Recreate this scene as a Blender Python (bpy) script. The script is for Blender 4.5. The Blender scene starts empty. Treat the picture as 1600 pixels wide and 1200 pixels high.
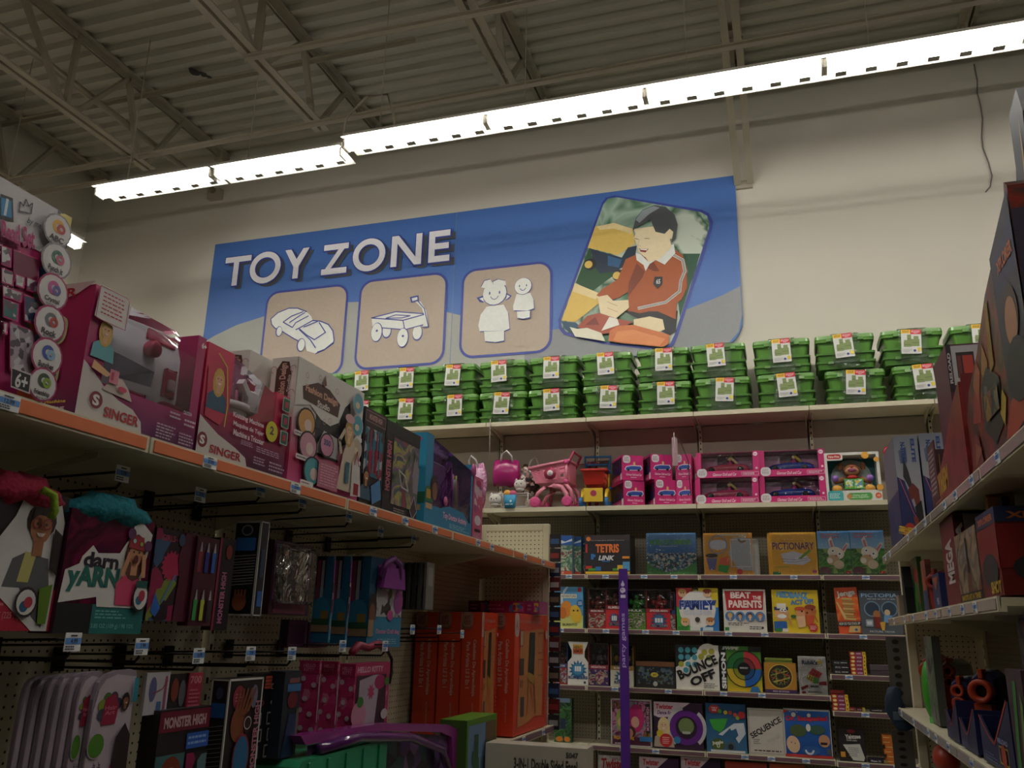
import bpy, math, random
from mathutils import Vector, Matrix
random.seed(7)
C = bpy.context.scene.collection
PI = math.pi
# ---------------------------------------------------------------- camera
EYE = 1.65
F_PX = 1330.6
yaw, pitch, roll = math.radians(18.089), math.radians(16.184), math.radians(1.350)
fwd = Vector((-math.sin(yaw)*math.cos(pitch), math.cos(yaw)*math.cos(pitch), math.sin(pitch)))
r0 = Vector((math.cos(yaw), math.sin(yaw), 0)); u0 = r0.cross(fwd)
rgt = math.cos(roll)*r0 + math.sin(roll)*u0
upv = -math.sin(roll)*r0 + math.cos(roll)*u0
cd = bpy.data.cameras.new('camera'); cam = bpy.data.objects.new('camera', cd); C.objects.link(cam)
cd.sensor_fit = 'HORIZONTAL'; cd.sensor_width = 36; cd.lens = F_PX/1600*36
cd.clip_start = .05; cd.clip_end = 60
M = Matrix((rgt, upv, -fwd)).transposed().to_4x4(); M.translation = (0, 0, EYE)
cam.matrix_world = M
bpy.context.scene.camera = cam
# ---------------------------------------------------------------- world and exposure
sc = bpy.context.scene
w = bpy.data.worlds.new('store_air'); sc.world = w; w.use_nodes = True
w.node_tree.nodes['Background'].inputs[0].default_value = (1, .93, .82, 1)
w.node_tree.nodes['Background'].inputs[1].default_value = .02
sc.view_settings.view_transform = 'Standard'; sc.view_settings.look = 'None'
sc.view_settings.gamma = 1; sc.view_settings.exposure = 0.28
TUBE = 44.0           # radiance of the fluorescent tubes

def ray(px, py):
    return rgt*((px-800)/F_PX) - upv*((py-600)/F_PX) + fwd
def aty(px, py, Y):
    d = ray(px, py); p = d*(Y/d.y); return Vector((p.x, p.y, p.z+EYE))
def atx(px, py, X):
    d = ray(px, py); p = d*(X/d.x); return Vector((p.x, p.y, p.z+EYE))
def atz(px, py, Z):
    d = ray(px, py); p = d*((Z-EYE)/d.z); return Vector((p.x, p.y, p.z+EYE))
# ---------------------------------------------------------------- materials
_m = {}
def lin(c): c = c/255; return c/12.92 if c <= .04045 else ((c+.055)/1.055)**2.4
def rgb(h): return tuple(lin(int(h[i:i+2], 16)) for i in (0, 2, 4))
def col(h, rough=.45, metal=0, noise=.07, scale=30, coat=0, bump=0):
    k = (h, rough, metal, noise, scale, coat, bump)
    if k in _m: return _m[k]
    m = bpy.data.materials.new('paint_'+h); m.use_nodes = True; nt = m.node_tree; b = nt.nodes['Principled BSDF']
    b.inputs['Roughness'].default_value = rough; b.inputs['Metallic'].default_value = metal
    if coat: b.inputs['Coat Weight'].default_value = coat; b.inputs['Coat Roughness'].default_value = .12
    tc = nt.nodes.new('ShaderNodeTexCoord'); n = nt.nodes.new('ShaderNodeTexNoise'); n.inputs['Scale'].default_value = scale; n.inputs['Detail'].default_value = 2
    nt.links.new(tc.outputs['Object'], n.inputs['Vector'])
    mr = nt.nodes.new('ShaderNodeMapRange'); mr.inputs[3].default_value = 1-noise; mr.inputs[4].default_value = 1+noise
    nt.links.new(n.outputs[0], mr.inputs[0])
    mx = nt.nodes.new('ShaderNodeVectorMath'); mx.operation = 'SCALE'; mx.inputs[0].default_value = rgb(h)
    nt.links.new(mr.outputs[0], mx.inputs['Scale']); nt.links.new(mx.outputs[0], b.inputs['Base Color'])
    if bump:
        bp = nt.nodes.new('ShaderNodeBump'); bp.inputs['Strength'].default_value = bump; bp.inputs['Distance'].default_value = .01
        nt.links.new(n.outputs[0], bp.inputs['Height']); nt.links.new(bp.outputs[0], b.inputs['Normal'])
    _m[k] = m; return m
def busy(cols, scale=40, rough=.35, kind='VORONOI'):
    """printed clutter: cells of the given inks"""
    k = ('busy', tuple(cols), scale, rough, kind)
    if k in _m: return _m[k]
    m = bpy.data.materials.new('print_mix'); m.use_nodes = True; nt = m.node_tree; b = nt.nodes['Principled BSDF']
    b.inputs['Roughness'].default_value = rough
    tc = nt.nodes.new('ShaderNodeTexCoord')
    cr = nt.nodes.new('ShaderNodeValToRGB')
    if kind == 'VORONOI':
        v = nt.nodes.new('ShaderNodeTexVoronoi'); v.inputs['Scale'].default_value = scale
        sp = nt.nodes.new('ShaderNodeSeparateColor'); nt.links.new(v.outputs['Color'], sp.inputs[0]); src = sp.outputs[0]
    else:
        v = nt.nodes.new('ShaderNodeTexNoise'); v.inputs['Scale'].default_value = scale; v.inputs['Detail'].default_value = 3; v.inputs['Distortion'].default_value = 1.2
        mr = nt.nodes.new('ShaderNodeMapRange'); mr.inputs[1].default_value = .3; mr.inputs[2].default_value = .7
        nt.links.new(v.outputs[0], mr.inputs[0]); src = mr.outputs[0]
    nt.links.new(tc.outputs['Object'], v.inputs['Vector'])
    el = cr.color_ramp.elements; n = len(cols)
    if kind == 'VORONOI': cr.color_ramp.interpolation = 'CONSTANT'
    el[0].position = 0; el[0].color = rgb(cols[0])+(1,)
    el[1].position = (n-1)/n; el[1].color = rgb(cols[-1])+(1,)
    for i in range(1, n-1):
        e = el.new(i/n); e.color = rgb(cols[i])+(1,)
    nt.links.new(src, cr.inputs[0]); nt.links.new(cr.outputs[0], b.inputs['Base Color'])
    _m[k] = m; return m
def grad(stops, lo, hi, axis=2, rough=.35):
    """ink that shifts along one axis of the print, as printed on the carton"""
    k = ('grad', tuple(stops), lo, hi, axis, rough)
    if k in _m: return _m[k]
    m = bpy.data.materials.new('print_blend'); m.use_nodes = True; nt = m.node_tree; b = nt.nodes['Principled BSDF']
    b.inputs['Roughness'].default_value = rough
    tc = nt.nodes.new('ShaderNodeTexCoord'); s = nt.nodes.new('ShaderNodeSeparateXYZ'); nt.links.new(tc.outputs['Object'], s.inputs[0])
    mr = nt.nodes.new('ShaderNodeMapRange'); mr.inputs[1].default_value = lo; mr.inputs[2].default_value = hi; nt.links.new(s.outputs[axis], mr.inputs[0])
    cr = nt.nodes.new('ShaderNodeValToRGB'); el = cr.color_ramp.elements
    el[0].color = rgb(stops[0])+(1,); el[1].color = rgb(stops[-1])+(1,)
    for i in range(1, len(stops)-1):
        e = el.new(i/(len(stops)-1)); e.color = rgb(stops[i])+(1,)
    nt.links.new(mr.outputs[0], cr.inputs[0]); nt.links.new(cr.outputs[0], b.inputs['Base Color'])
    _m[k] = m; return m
def film(alpha=.12, tint='ffffff', rough=.08, wrinkle=.9):
    k = ('film', alpha, tint, rough, wrinkle)
    if k in _m: return _m[k]
    m = bpy.data.materials.new('clear_film'); m.use_nodes = True; nt = m.node_tree; nt.nodes.clear()
    o = nt.nodes.new('ShaderNodeOutputMaterial'); t = nt.nodes.new('ShaderNodeBsdfTransparent'); g = nt.nodes.new('ShaderNodeBsdfGlossy')
    g.inputs['Roughness'].default_value = rough; t.inputs[0].default_value = rgb(tint)+(1,)
    mx = nt.nodes.new('ShaderNodeMixShader'); fr = nt.nodes.new('ShaderNodeFresnel'); fr.inputs[0].default_value = 1.4
    ad = nt.nodes.new('ShaderNodeMath'); ad.operation = 'ADD'; ad.inputs[1].default_value = alpha*.5; nt.links.new(fr.outputs[0], ad.inputs[0])
    tc = nt.nodes.new('ShaderNodeTexCoord'); n = nt.nodes.new('ShaderNodeTexNoise'); n.inputs['Scale'].default_value = 10; n.inputs['Distortion'].default_value = 2
    bp = nt.nodes.new('ShaderNodeBump'); bp.inputs['Strength'].default_value = wrinkle; bp.inputs['Distance'].default_value = .02
    nt.links.new(tc.outputs['Object'], n.inputs['Vector']); nt.links.new(n.outputs[0], bp.inputs['Height'])
    nt.links.new(bp.outputs[0], g.inputs['Normal']); 
    nt.links.new(ad.outputs[0], mx.inputs[0]); nt.links.new(t.outputs[0], mx.inputs[1]); nt.links.new(g.outputs[0], mx.inputs[2]); nt.links.new(mx.outputs[0], o.inputs[0])
    _m[k] = m; return m
def emis(c, s):
    k = ('em', c, s)
    if k in _m: return _m[k]
    m = bpy.data.materials.new('lit_tube'); m.use_nodes = True; nt = m.node_tree; nt.nodes.clear()
    o = nt.nodes.new('ShaderNodeOutputMaterial'); e = nt.nodes.new('ShaderNodeEmission'); e.inputs[0].default_value = c+(1,); e.inputs[1].default_value = s
    nt.links.new(e.outputs[0], o.inputs[0]); _m[k] = m; return m
def pegboard(h, ax=(0, 2), pitch=.0254, r=.0035):
    k = ('peg', h, ax)
    if k in _m: return _m[k]
    m = bpy.data.materials.new('pegboard_'+h); m.use_nodes = True; nt = m.node_tree; b = nt.nodes['Principled BSDF']; b.inputs['Roughness'].default_value = .6
    tc = nt.nodes.new('ShaderNodeTexCoord'); s = nt.nodes.new('ShaderNodeSeparateXYZ'); nt.links.new(tc.outputs['Object'], s.inputs[0])
    def math_(op, a, bb=None):
        n = nt.nodes.new('ShaderNodeMath'); n.operation = op
        for i, x in enumerate((a, bb)):
            if x is None: continue
            if isinstance(x, (int, float)): n.inputs[i].default_value = x
            else: nt.links.new(x, n.inputs[i])
        return n.outputs[0]
    q = []
    for i in ax:
        t = math_('PINGPONG', s.outputs[i], pitch/2)
        q.append(math_('MULTIPLY', t, t))
    d = math_('ADD', q[0], q[1]); hole = math_('LESS_THAN', d, r*r)
    mx = nt.nodes.new('ShaderNodeMix'); mx.data_type = 'RGBA'; nt.links.new(hole, mx.inputs[0]); mx.inputs[6].default_value = rgb(h)+(1,); mx.inputs[7].default_value = rgb('0c0a08')+(1,)
    nt.links.new(mx.outputs[2], b.inputs['Base Color']); _m[k] = m; return m
# ---------------------------------------------------------------- text outlines
_t = {}
def glyphs(s, bold=0.0, shear=0.0, res=3):
    k = (s, bold, shear)
    if k in _t: return _t[k]
    cu = bpy.data.curves.new('lettering', 'FONT'); cu.body = s; cu.offset = bold; cu.shear = shear; cu.resolution_u = res; cu.fill_mode = 'FRONT'
    cu.space_line = .9; cu.align_x = 'CENTER'
    ob = bpy.data.objects.new('lettering', cu); me = ob.to_mesh()
    vs = [(v.co.x, v.co.y) for v in me.vertices]; fs = [tuple(p.vertices) for p in me.polygons]
    ob.to_mesh_clear(); bpy.data.objects.remove(ob); bpy.data.curves.remove(cu)
    if vs:
        x0 = min(v[0] for v in vs); x1 = max(v[0] for v in vs); y0 = min(v[1] for v in vs); y1 = max(v[1] for v in vs)
        vs = [((x-x0)/max(x1-x0, 1e-6), (y-y0)/max(y1-y0, 1e-6)) for x, y in vs]
        # drop faces that would face backwards
        out = []
        for f in fs:
            a = sum(vs[f[i]][0]*vs[f[(i+1) % len(f)]][1]-vs[f[(i+1) % len(f)]][0]*vs[f[i]][1] for i in range(len(f)))
            out.append(f if a > 0 else f[::-1])
        fs = out
    _t[k] = (vs, fs); return _t[k]
# ---------------------------------------------------------------- mesh builder
class MB:
    def __init__(s): s.v = []; s.f = []; s.m = []; s.mats = []; s.sm = []
    def mi(s, m):
        if isinstance(m, str): m = col(m)
        if m not in s.mats: s.mats.append(m)
        return s.mats.index(m)
    def add(s, vs, fs, m, smooth=False):
        o = len(s.v); s.v += [tuple(v) for v in vs]; k = s.mi(m)
        for f in fs: s.f.append(tuple(i+o for i in f)); s.m.append(k); s.sm.append(smooth)
        return s
    def box(s, x0, x1, y0, y1, z0, z1, m, faces=None):
        vs = [(x0, y0, z0), (x1, y0, z0), (x1, y1, z0), (x0, y1, z0), (x0, y0, z1), (x1, y0, z1), (x1, y1, z1), (x0, y1, z1)]
        F = dict(D=(3, 2, 1, 0), T=(4, 5, 6, 7), F=(0, 1, 5, 4), R=(1, 2, 6, 5), B=(2, 3, 7, 6), L=(3, 0, 4, 7))
        for k, f in F.items():
            if faces and k in faces and faces[k] is None: continue
            s.add([vs[i] for i in f], [(0, 1, 2, 3)], (faces or {}).get(k, m))
        return s
    def wbox(s, x0, x1, y0, y1, z0, z1, m, b=.004):
        """box with chamfered edges, one welded solid"""
        def ring(ix, iy, z): 
            return [(x0+ix+iy, y0+iy, z), (x1-ix-iy, y0+iy, z), (x1-iy, y0+iy+ix, z), (x1-iy, y1-iy-ix, z), (x1-ix-iy, y1-iy, z), (x0+ix+iy, y1-iy, z), (x0+iy, y1-iy-ix, z), (x0+iy, y0+iy+ix, z)]
        rings = [ring(b, b, z0), ring(b, 0, z0+b), ring(b, 0, z1-b), ring(b, b, z1)]
        vs = sum(rings, []); fs = [tuple(range(7, -1, -1)), tuple(range(24, 32))]
        for k in range(3):
            for i in range(8): j = (i+1) % 8; fs.append((k*8+i, k*8+j, k*8+8+j, k*8+8+i))
        return s.add(vs, fs, m)
    def loft(s, rings, m, cap=True, smooth=True):
        n = len(rings[0]); vs = sum([list(r) for r in rings], []); fs = []
        for k in range(len(rings)-1):
            for i in range(n): j = (i+1) % n; fs.append((k*n+i, k*n+j, (k+1)*n+j, (k+1)*n+i))
        if cap: fs.append(tuple(range(n-1, -1, -1))); fs.append(tuple(range((len(rings)-1)*n, len(rings)*n)))
        return s.add(vs, fs, m, smooth)
    def tube(s, pts, r, m, n=8, cap=True):
        pts = [Vector(p) for p in pts]; rings = []
        rr = r if isinstance(r, (list, tuple)) else [r]*len(pts)
        ref = None
        for i, p in enumerate(pts):
            d = (pts[min(i+1, len(pts)-1)]-pts[max(i-1, 0)]).normalized()
            if ref is None or abs(ref.dot(d)) > .98: ref = Vector((0, 0, 1)) if abs(d.z) < .9 else Vector((1, 0, 0))
            a = d.cross(ref).normalized(); b = a.cross(d).normalized()
            rings.append([tuple(p+(a*math.cos(t)+b*math.sin(t))*rr[i]) for t in (2*PI*k/n for k in range(n))])
        rings = [r_[::-1] for r_ in rings]
        return s.loft(rings, m, cap)
    def bar(s, p0, p1, w, h, m):
        """rectangular bar between two points, w across (horizontal), h the other way"""
        p0 = Vector(p0); p1 = Vector(p1); d = (p1-p0).normalized()
        up = Vector((0, 0, 1)) if abs(d.z) < .95 else Vector((0, 1, 0))
        a = d.cross(up).normalized()*w/2; b = a.cross(d).normalized()*h/2
        R = [[tuple(p+x*a+y*b) for x, y in ((-1, -1), (-1, 1), (1, 1), (1, -1))] for p in (p0, p1)]
        return s.loft(R, m, True, False)
    def ell(s, c, r, m, n=12, k=8, rot=None):
        rings = []
        for i in range(k+1):
            t = -PI/2+PI*i/k; q = []
            for j in range(n):
                a = 2*PI*j/n; p = Vector((math.cos(a)*math.cos(t)*r[0], math.sin(a)*math.cos(t)*r[1], math.sin(t)*r[2]))
                if i in (0, k): p = Vector((math.cos(a)*.02*r[0], math.sin(a)*.02*r[1], math.sin(t)*r[2]))
                if rot: p = rot @ p
                q.append(tuple(p+Vector(c)))
            rings.append(q)
        return s.loft(rings, m)
    def lathe(s, c, prof, m, axis='Z', n=16):
        rings = []
        for r, h in prof:
            q = []
            for j in range(n):
                a = 2*PI*j/n; x, y = r*math.cos(a), r*math.sin(a)
                q.append({'Z': (c[0]+x, c[1]+y, c[2]+h), 'Y': (c[0]+x, c[1]-h, c[2]+y), 'X': (c[0]+h, c[1]+x, c[2]+y)}[axis])
            rings.append(q)
        return s.loft(rings, m)
    def build(s, name, parent=None, loc=None, rz=0):
        me = bpy.data.meshes.new(name); me.from_pydata(s.v, [], s.f)
        for m in s.mats: me.materials.append(m)
        me.polygons.foreach_set('material_index', s.m); me.polygons.foreach_set('use_smooth', s.sm); me.update()
        o = bpy.data.objects.new(name, me); C.objects.link(o)
        if parent: o.parent = parent
        if loc is not None: o.location = loc
        if rz: o.rotation_euler.z = rz
        return o
class CV:
    """a drawing sheet lying on a face of a mesh"""
    def __init__(s, mb, face, w, d, h, off=.0006, bump=.00035):
        s.mb = mb; s.W = w if face in 'FTB' else d; s.H = h if face != 'T' else d; s.k = off; s.step = bump
        s.o, s.ux, s.uy = {'F': ((0, 0, 0), (1, 0, 0), (0, 0, 1)), 'L': ((0, d, 0), (0, -1, 0), (0, 0, 1)), 'R': ((w, 0, 0), (0, 1, 0), (0, 0, 1)), 'T': ((0, 0, h), (1, 0, 0), (0, 1, 0)), 'B': ((w, d, 0), (-1, 0, 0), (0, 0, 1))}[face]
        s.o, s.ux, s.uy = Vector(s.o), Vector(s.ux), Vector(s.uy); s.n = s.ux.cross(s.uy); s.clip = None
    def P(s, x, y): return tuple(s.o+s.ux*x*s.W+s.uy*y*s.H+s.n*s.k)
    def up(s): s.k += s.step
    def poly(s, pts, m):
        a = sum(pts[i][0]*pts[(i+1) % len(pts)][1]-pts[(i+1) % len(pts)][0]*pts[i][1] for i in range(len(pts)))
        if a < 0: pts = pts[::-1]
        s.up(); s.mb.add([s.P(*p) for p in pts], [tuple(range(len(pts)))], m); return s
    def rect(s, x0, y0, x1, y1, m): return s.poly([(x0, y0), (x1, y0), (x1, y1), (x0, y1)], m)
    def asp(s): return s.W/s.H
    def rrect(s, x0, y0, x1, y1, r, m, n=4):
        rx, ry = r, r*s.asp(); pts = []
        for cx, cy, a0 in ((x1-rx, y0+ry, -90), (x1-rx, y1-ry, 0), (x0+rx, y1-ry, 90), (x0+rx, y0+ry, 180)):
            for i in range(n+1):
                a = math.radians(a0+90*i/n); pts.append((cx+rx*math.cos(a), cy+ry*math.sin(a)))
        return s.poly(pts, m)
    def oval(s, cx, cy, rx, m, ry=None, n=16, rot=0):
        """rx in face widths; ry in face heights (a true circle when left out)"""
        ry = rx*s.asp() if ry is None else ry; q = []
        for i in range(n):
            a = 2*PI*i/n; x, y = rx*math.cos(a), ry*math.sin(a)
            if rot: X, Y = x*s.W, y*s.H; x, y = (X*math.cos(rot)-Y*math.sin(rot))/s.W, (X*math.sin(rot)+Y*math.cos(rot))/s.H
            q.append((cx+x, cy+y))
        return s.poly(q, m)
    def ring(s, cx, cy, r0, r1, m, a0=0, a1=360, n=20):
        A = s.asp(); s.up(); vs = []; fs = []
        for i in range(n+1):
            a = math.radians(a0+(a1-a0)*i/n)
            vs += [s.P(cx+r0*math.cos(a), cy+r0*A*math.sin(a)), s.P(cx+r1*math.cos(a), cy+r1*A*math.sin(a))]
        for i in range(n): fs.append((2*i, 2*i+1, 2*i+3, 2*i+2))
        s.mb.add(vs, fs, m); return s
    def line(s, pts, wd, m):
        """polyline with a width in face widths"""
        s.up(); hw = wd*s.W/2
        for (x0, y0), (x1, y1) in zip(pts, pts[1:]):
            dx, dy = (x1-x0)*s.W, (y1-y0)*s.H; L = math.hypot(dx, dy) or 1; nx, ny = -dy/L*hw/s.W, dx/L*hw/s.H
            ex, ey = dx/L*hw*.5/s.W, dy/L*hw*.5/s.H
            s.mb.add([s.P(x0-nx-ex, y0-ny-ey), s.P(x1-nx+ex, y1-ny+ey), s.P(x1+nx+ex, y1+ny+ey), s.P(x0+nx-ex, y0+ny-ey)], [(0, 1, 2, 3)], m)
        return s
    def frame(s, x0, y0, x1, y1, t, m): return s.line([(x0, y0), (x1, y0), (x1, y1), (x0, y1), (x0, y0)], t, m)
    def text(s, cx, cy, wd, ht, body, m, bold=.02, shear=0, rot=0, out=None, ow=.03):
        """text fitted to wd x ht (fractions of the face) centred on cx, cy; rot in degrees"""
        if out: s._text(cx, cy, wd, ht, body, out, bold+ow, shear, rot, ow)
        return s._text(cx, cy, wd, ht, body, m, bold, shear, rot, 0)
    def _text(s, cx, cy, wd, ht, body, m, bold, shear, rot, grow):
        vs, fs = glyphs(body, min(bold, .045+grow*1.2), shear); s.up(); a = math.radians(rot)
        vert = abs(rot) in (90, 270)
        W, H = (wd*s.W, ht*s.H) if not vert else (ht*s.H, wd*s.W)
        W += grow*H*1.2; H += grow*H*1.2
        P = []
        for x, y in vs:
            X, Y = (x-.5)*W, (y-.5)*H; X, Y = X*math.cos(a)-Y*math.sin(a), X*math.sin(a)+Y*math.cos(a)
            P.append(s.P(cx+X/s.W, cy+Y/s.H))
        s.mb.add(P, fs, m); return s
    def lines(s, x0, y0, x1, y1, n, m, fill=.45, ragged=.3):
        """small print: n rows of broken dashes"""
        s.up(); st = (y1-y0)/n
        for i in range(n):
            x = x0; yy = y1-st*(i+.5); end = x1-(x1-x0)*ragged*random.random()
            while x < end:
                L = min((x1-x0)*random.uniform(.08, .22), end-x)
                s.mb.add([s.P(x, yy-st*fill/2), s.P(x+L, yy-st*fill/2), s.P(x+L, yy+st*fill/2), s.P(x, yy+st*fill/2)], [(0, 1, 2, 3)], m); x += L+(x1-x0)*.035
        return s
    def burst(s, cx, cy, r0, r1, n, m):
        A = s.asp(); return s.poly([(cx+(r0, r1)[i % 2]*math.cos(PI*i/n), cy+(r0, r1)[i % 2]*A*math.sin(PI*i/n)) for i in range(2*n)], m)
    def person(s, cx, cy, r, skin, hair, top, long=True, n=14):
        """a smiling head and shoulders, r the head radius in face widths"""
        A = s.asp()
        if top: s.poly([(cx-2.1*r, cy-4.2*r*A), (cx-1.9*r, cy-2.3*r*A), (cx-.7*r, cy-1.5*r*A), (cx+.7*r, cy-1.5*r*A), (cx+1.9*r, cy-2.3*r*A), (cx+2.1*r, cy-4.2*r*A)], top)
        if long: s.oval(cx, cy-.4*r*A, 1.25*r, hair, ry=2.0*r*A, n=n)
        else: s.oval(cx, cy+.25*r*A, 1.12*r, hair, n=n)
        s.rect(cx-.38*r, cy-1.9*r*A, cx+.38*r, cy-.7*r*A, skin)
        s.oval(cx, cy-.08*r*A, .82*r, skin, ry=1.08*r*A, n=n)
        s.poly([(cx-.85*r, cy+.15*r*A), (cx-.7*r, cy+.95*r*A), (cx, cy+1.2*r*A), (cx+.7*r, cy+.95*r*A), (cx+.85*r, cy+.15*r*A), (cx+.35*r, cy+.55*r*A), (cx-.3*r, cy+.6*r*A)], hair)
        for q in (-.32, .32): s.oval(cx+q*r, cy+.05*r*A, .1*r, '241a18', n=8)
        s.poly([(cx-.35*r, cy-.5*r*A), (cx+.35*r, cy-.5*r*A), (cx+.15*r, cy-.72*r*A), (cx-.15*r, cy-.72*r*A)], 'e8d8d0')
        return s

def tag(o, label=None, cat=None, group=None, kind=None):
    if label: o['label'] = label
    if cat: o['category'] = cat
    if group: o['group'] = group
    if kind: o['kind'] = kind
    return o
def empty(name, loc, rz=0, label=None, cat=None, group=None):
    o = bpy.data.objects.new(name, None); C.objects.link(o); o.location = loc; o.rotation_euler.z = rz; o.empty_display_size = .1
    return tag(o, label, cat, group)
def struct(mb, name): return tag(mb.build(name), kind='structure')
def copy_tree(o, parent=None):
    c = o.copy(); C.objects.link(c); c.parent = parent
    for ch in [x for x in bpy.data.objects if x.parent == o]: copy_tree(ch, c)
    return c
# ================================================================ the building
WALL, CEIL, CREAM, STEEL = col('cfc9bb', .8, noise=.03, scale=1.5), col('b9b4a6', .7, noise=.08, scale=2.2), 'd8d2bc', col('a89f8c', .55, noise=.06, scale=4)
YW, XL, ZD = 7.5, -8.03, EYE+5.354
m = MB(); m.box(-8.1, 6, -8, 7.6, -.05, 0, col('8d8a80', .5)); struct(m, 'floor')
m = MB(); m.box(-8.1, 6, YW, YW+.1, 0, ZD+.05, WALL); struct(m, 'wall_back')
m = MB(); m.box(XL-.1, XL, -8, YW, 0, ZD+.05, WALL); struct(m, 'wall_left')
m = MB(); y = -6.0; prof = []
while y < YW+.02:
    prof += [(y, 0), (y+.055, 0), (y+.085, .045), (y+.150, .045)]; y += .18
prof = [(min(a, YW), b) for a, b in prof]
vs = []; fs = []
for (a, b) in prof: vs += [(XL, a, ZD+b), (6, a, ZD+b)]
for i in range(len(prof)-1): fs.append((2*i, 2*i+2, 2*i+3, 2*i+1))
m.add(vs, fs, CEIL); n0 = len(vs)
m.box(XL, 6, -6, YW, ZD+.06, ZD+.1, CEIL); struct(m, 'ceiling')
m = MB(); c = aty(312, 110, 7.4)      # a dark scab where the paint has come off the deck
c = atz(311, 110, ZD)
for k, (dx, dy, a, b) in enumerate([(-.06, .0, .05, .07), (.0, .06, .035, .05), (.03, .13, .025, .05), (.05, .2, .02, .03), (.01, .17, .015, .02)]):
    m.add([(c.x+dx+a*math.cos(t)*(1+.3*math.sin(3*t+k)), c.y+dy+b*math.sin(t), ZD-.003-.001*math.sin(2*t)) for t in (2*PI*i/10 for i in range(10))], [tuple(range(10))[::-1]], '241d17')
tag(m.build('ceiling_stain'), 'dark flaking patch on the corrugated metal ceiling', 'stain')

def joist(x, zb, label, ext=None):
    o = Vector((x, YW, ZD)); t = empty('roof_joist', o, label=label, cat='joist', group='steel joists under the roof deck')
    def L(p): return (p[0]-o.x, p[1]-o.y, p[2]-o.z)
    b = MB()
    for s in (-1, 1):
        b.box(s*.012 if s > 0 else -.078, .078 if s > 0 else -.012, -11, -.02, -.012, 0, STEEL); b.box(s*.012-(.0 if s > 0 else .006), s*.012+(.006 if s > 0 else 0), -11, -.02, -.085, -.012, STEEL)
    b.box(-.05, .05, -.14, -.0, -.12, -.0, STEEL); b.build('top_chord', t)
    b = MB(); zc = zb-o.z
    for s in (-1, 1): b.box(s*.018 if s > 0 else -.08, .08 if s > 0 else -.018, -11, -1.15, zc, zc+.012, STEEL); b.box(s*.018-(.0 if s > 0 else .006), s*.018+(.006 if s > 0 else 0), -11, -1.15, zc+.012, zc+.06, STEEL)
    b.build('bottom_chord', t)
    tops = [7.40, 6.70, 5.88, 5.22, 4.50, 3.84, 3.2, 2.5]; bots = [6.25, 5.28, 3.9, 2.6]
    segs = [(6.70, 6.27), (5.88, 6.15), (5.88, 5.33), (5.22, 5.22), (4.55, 5.18), (3.9, 4.05), (4.55, 4.05), (3.2, 3.9), (3.2, 2.7), (2.5, 2.6)]
    for a, c_ in segs: MB().bar((0, a-YW, -.04), (0, c_-YW, zc+.03), .055, .04, STEEL).build('web_bar', t)
    if ext:
        b = MB()
        for s in (-1, 1): b.bar((s*.058, -1.25, zc+.03), (s*.058, -.03, ext-o.z), .06, .04, STEEL)
        b.box(-.075, .075, -.03, 0, ext-o.z-.05, ext-o.z+.03, STEEL); b.build('wall_brace', t)
    return t
E3 = EYE
joist(-7.86, E3+4.6, 'steel roof joist running close along the side wall')
joist(-6.1, E3+4.53, 'steel roof joist ending above the first two light fixtures, beside the painted pipe')
joist(-4.08, E3+4.64, 'steel roof joist ending above the gap where the two runs of lights overlap')
joist(-2.15, E3+4.73, 'steel roof joist ending above the letters of the blue sign')
joist(-.19, E3+4.75, 'steel roof joist with a double brace down to the wall by the sign corner', ext=E3+4.1)
joist(1.82, E3+4.75, 'steel roof joist over the bare wall with the hanging wire')
m = MB(); m.tube([(-6.156+.0, -5+0, E3+4.871), (-6.156, 7.47, E3+4.871)], .035, STEEL, 8); m.box(-6.24, -6.07, 7.42, 7.5, E3+4.78, E3+4.9, STEEL)
tag(m.build('ceiling_pipe'), 'straight painted pipe running beside a joist into the back wall', 'pipe')
def bridging(p0, p1, label):
    m = MB(); d = Vector(p1)-Vector(p0); L = d.length; a = math.atan2(d.y, d.x)
    m.box(0, L, -.02, .02, 0, .006, STEEL); m.box(0, L, .014, .02, -.04, 0, STEEL)
    tag(m.build('bridging_bar', loc=p0, rz=a), label, 'brace', 'thin steel braces tying the joists')
z = E3+4.5
bridging((XL+.02, 6.05, z), (-6.05, 6.05, z), 'thin steel brace from the side wall to the first long joist')
bridging((XL+.02, 6.32, z-.0), (-6.65, 6.36, z), 'thin steel brace low in the back wall corner, just above the end of the lights')
bridging((-6.0, 6.06, z+.02), (6, 5.9, z+.02), 'long thin steel brace crossing under all joists just behind the lights')
bridging((-4.15, 5.15, z+.13), (6, 5.3, z+.13), 'long thin steel brace crossing the joists further from the back wall')
bridging((-8.0, 6.08, E3+5.25), (-3, 6.05, E3+5.25), 'thin steel brace held up against the roof deck between joists')
# conduit loop above the overlap of lights
m = MB(); m.tube([(-3.3, 5.45, E3+3.86), (-3.32, 5.5, E3+4.1), (-3.15, 5.52, E3+4.3), (-2.95, 5.52, E3+4.28), (-2.86, 5.5, E3+4.0), (-2.84, 5.45, E3+3.9)], .011, STEEL, 6)
tag(m.build('flexible_conduit'), 'curved flexible conduit looping above the overlap of the two light runs', 'conduit')
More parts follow.
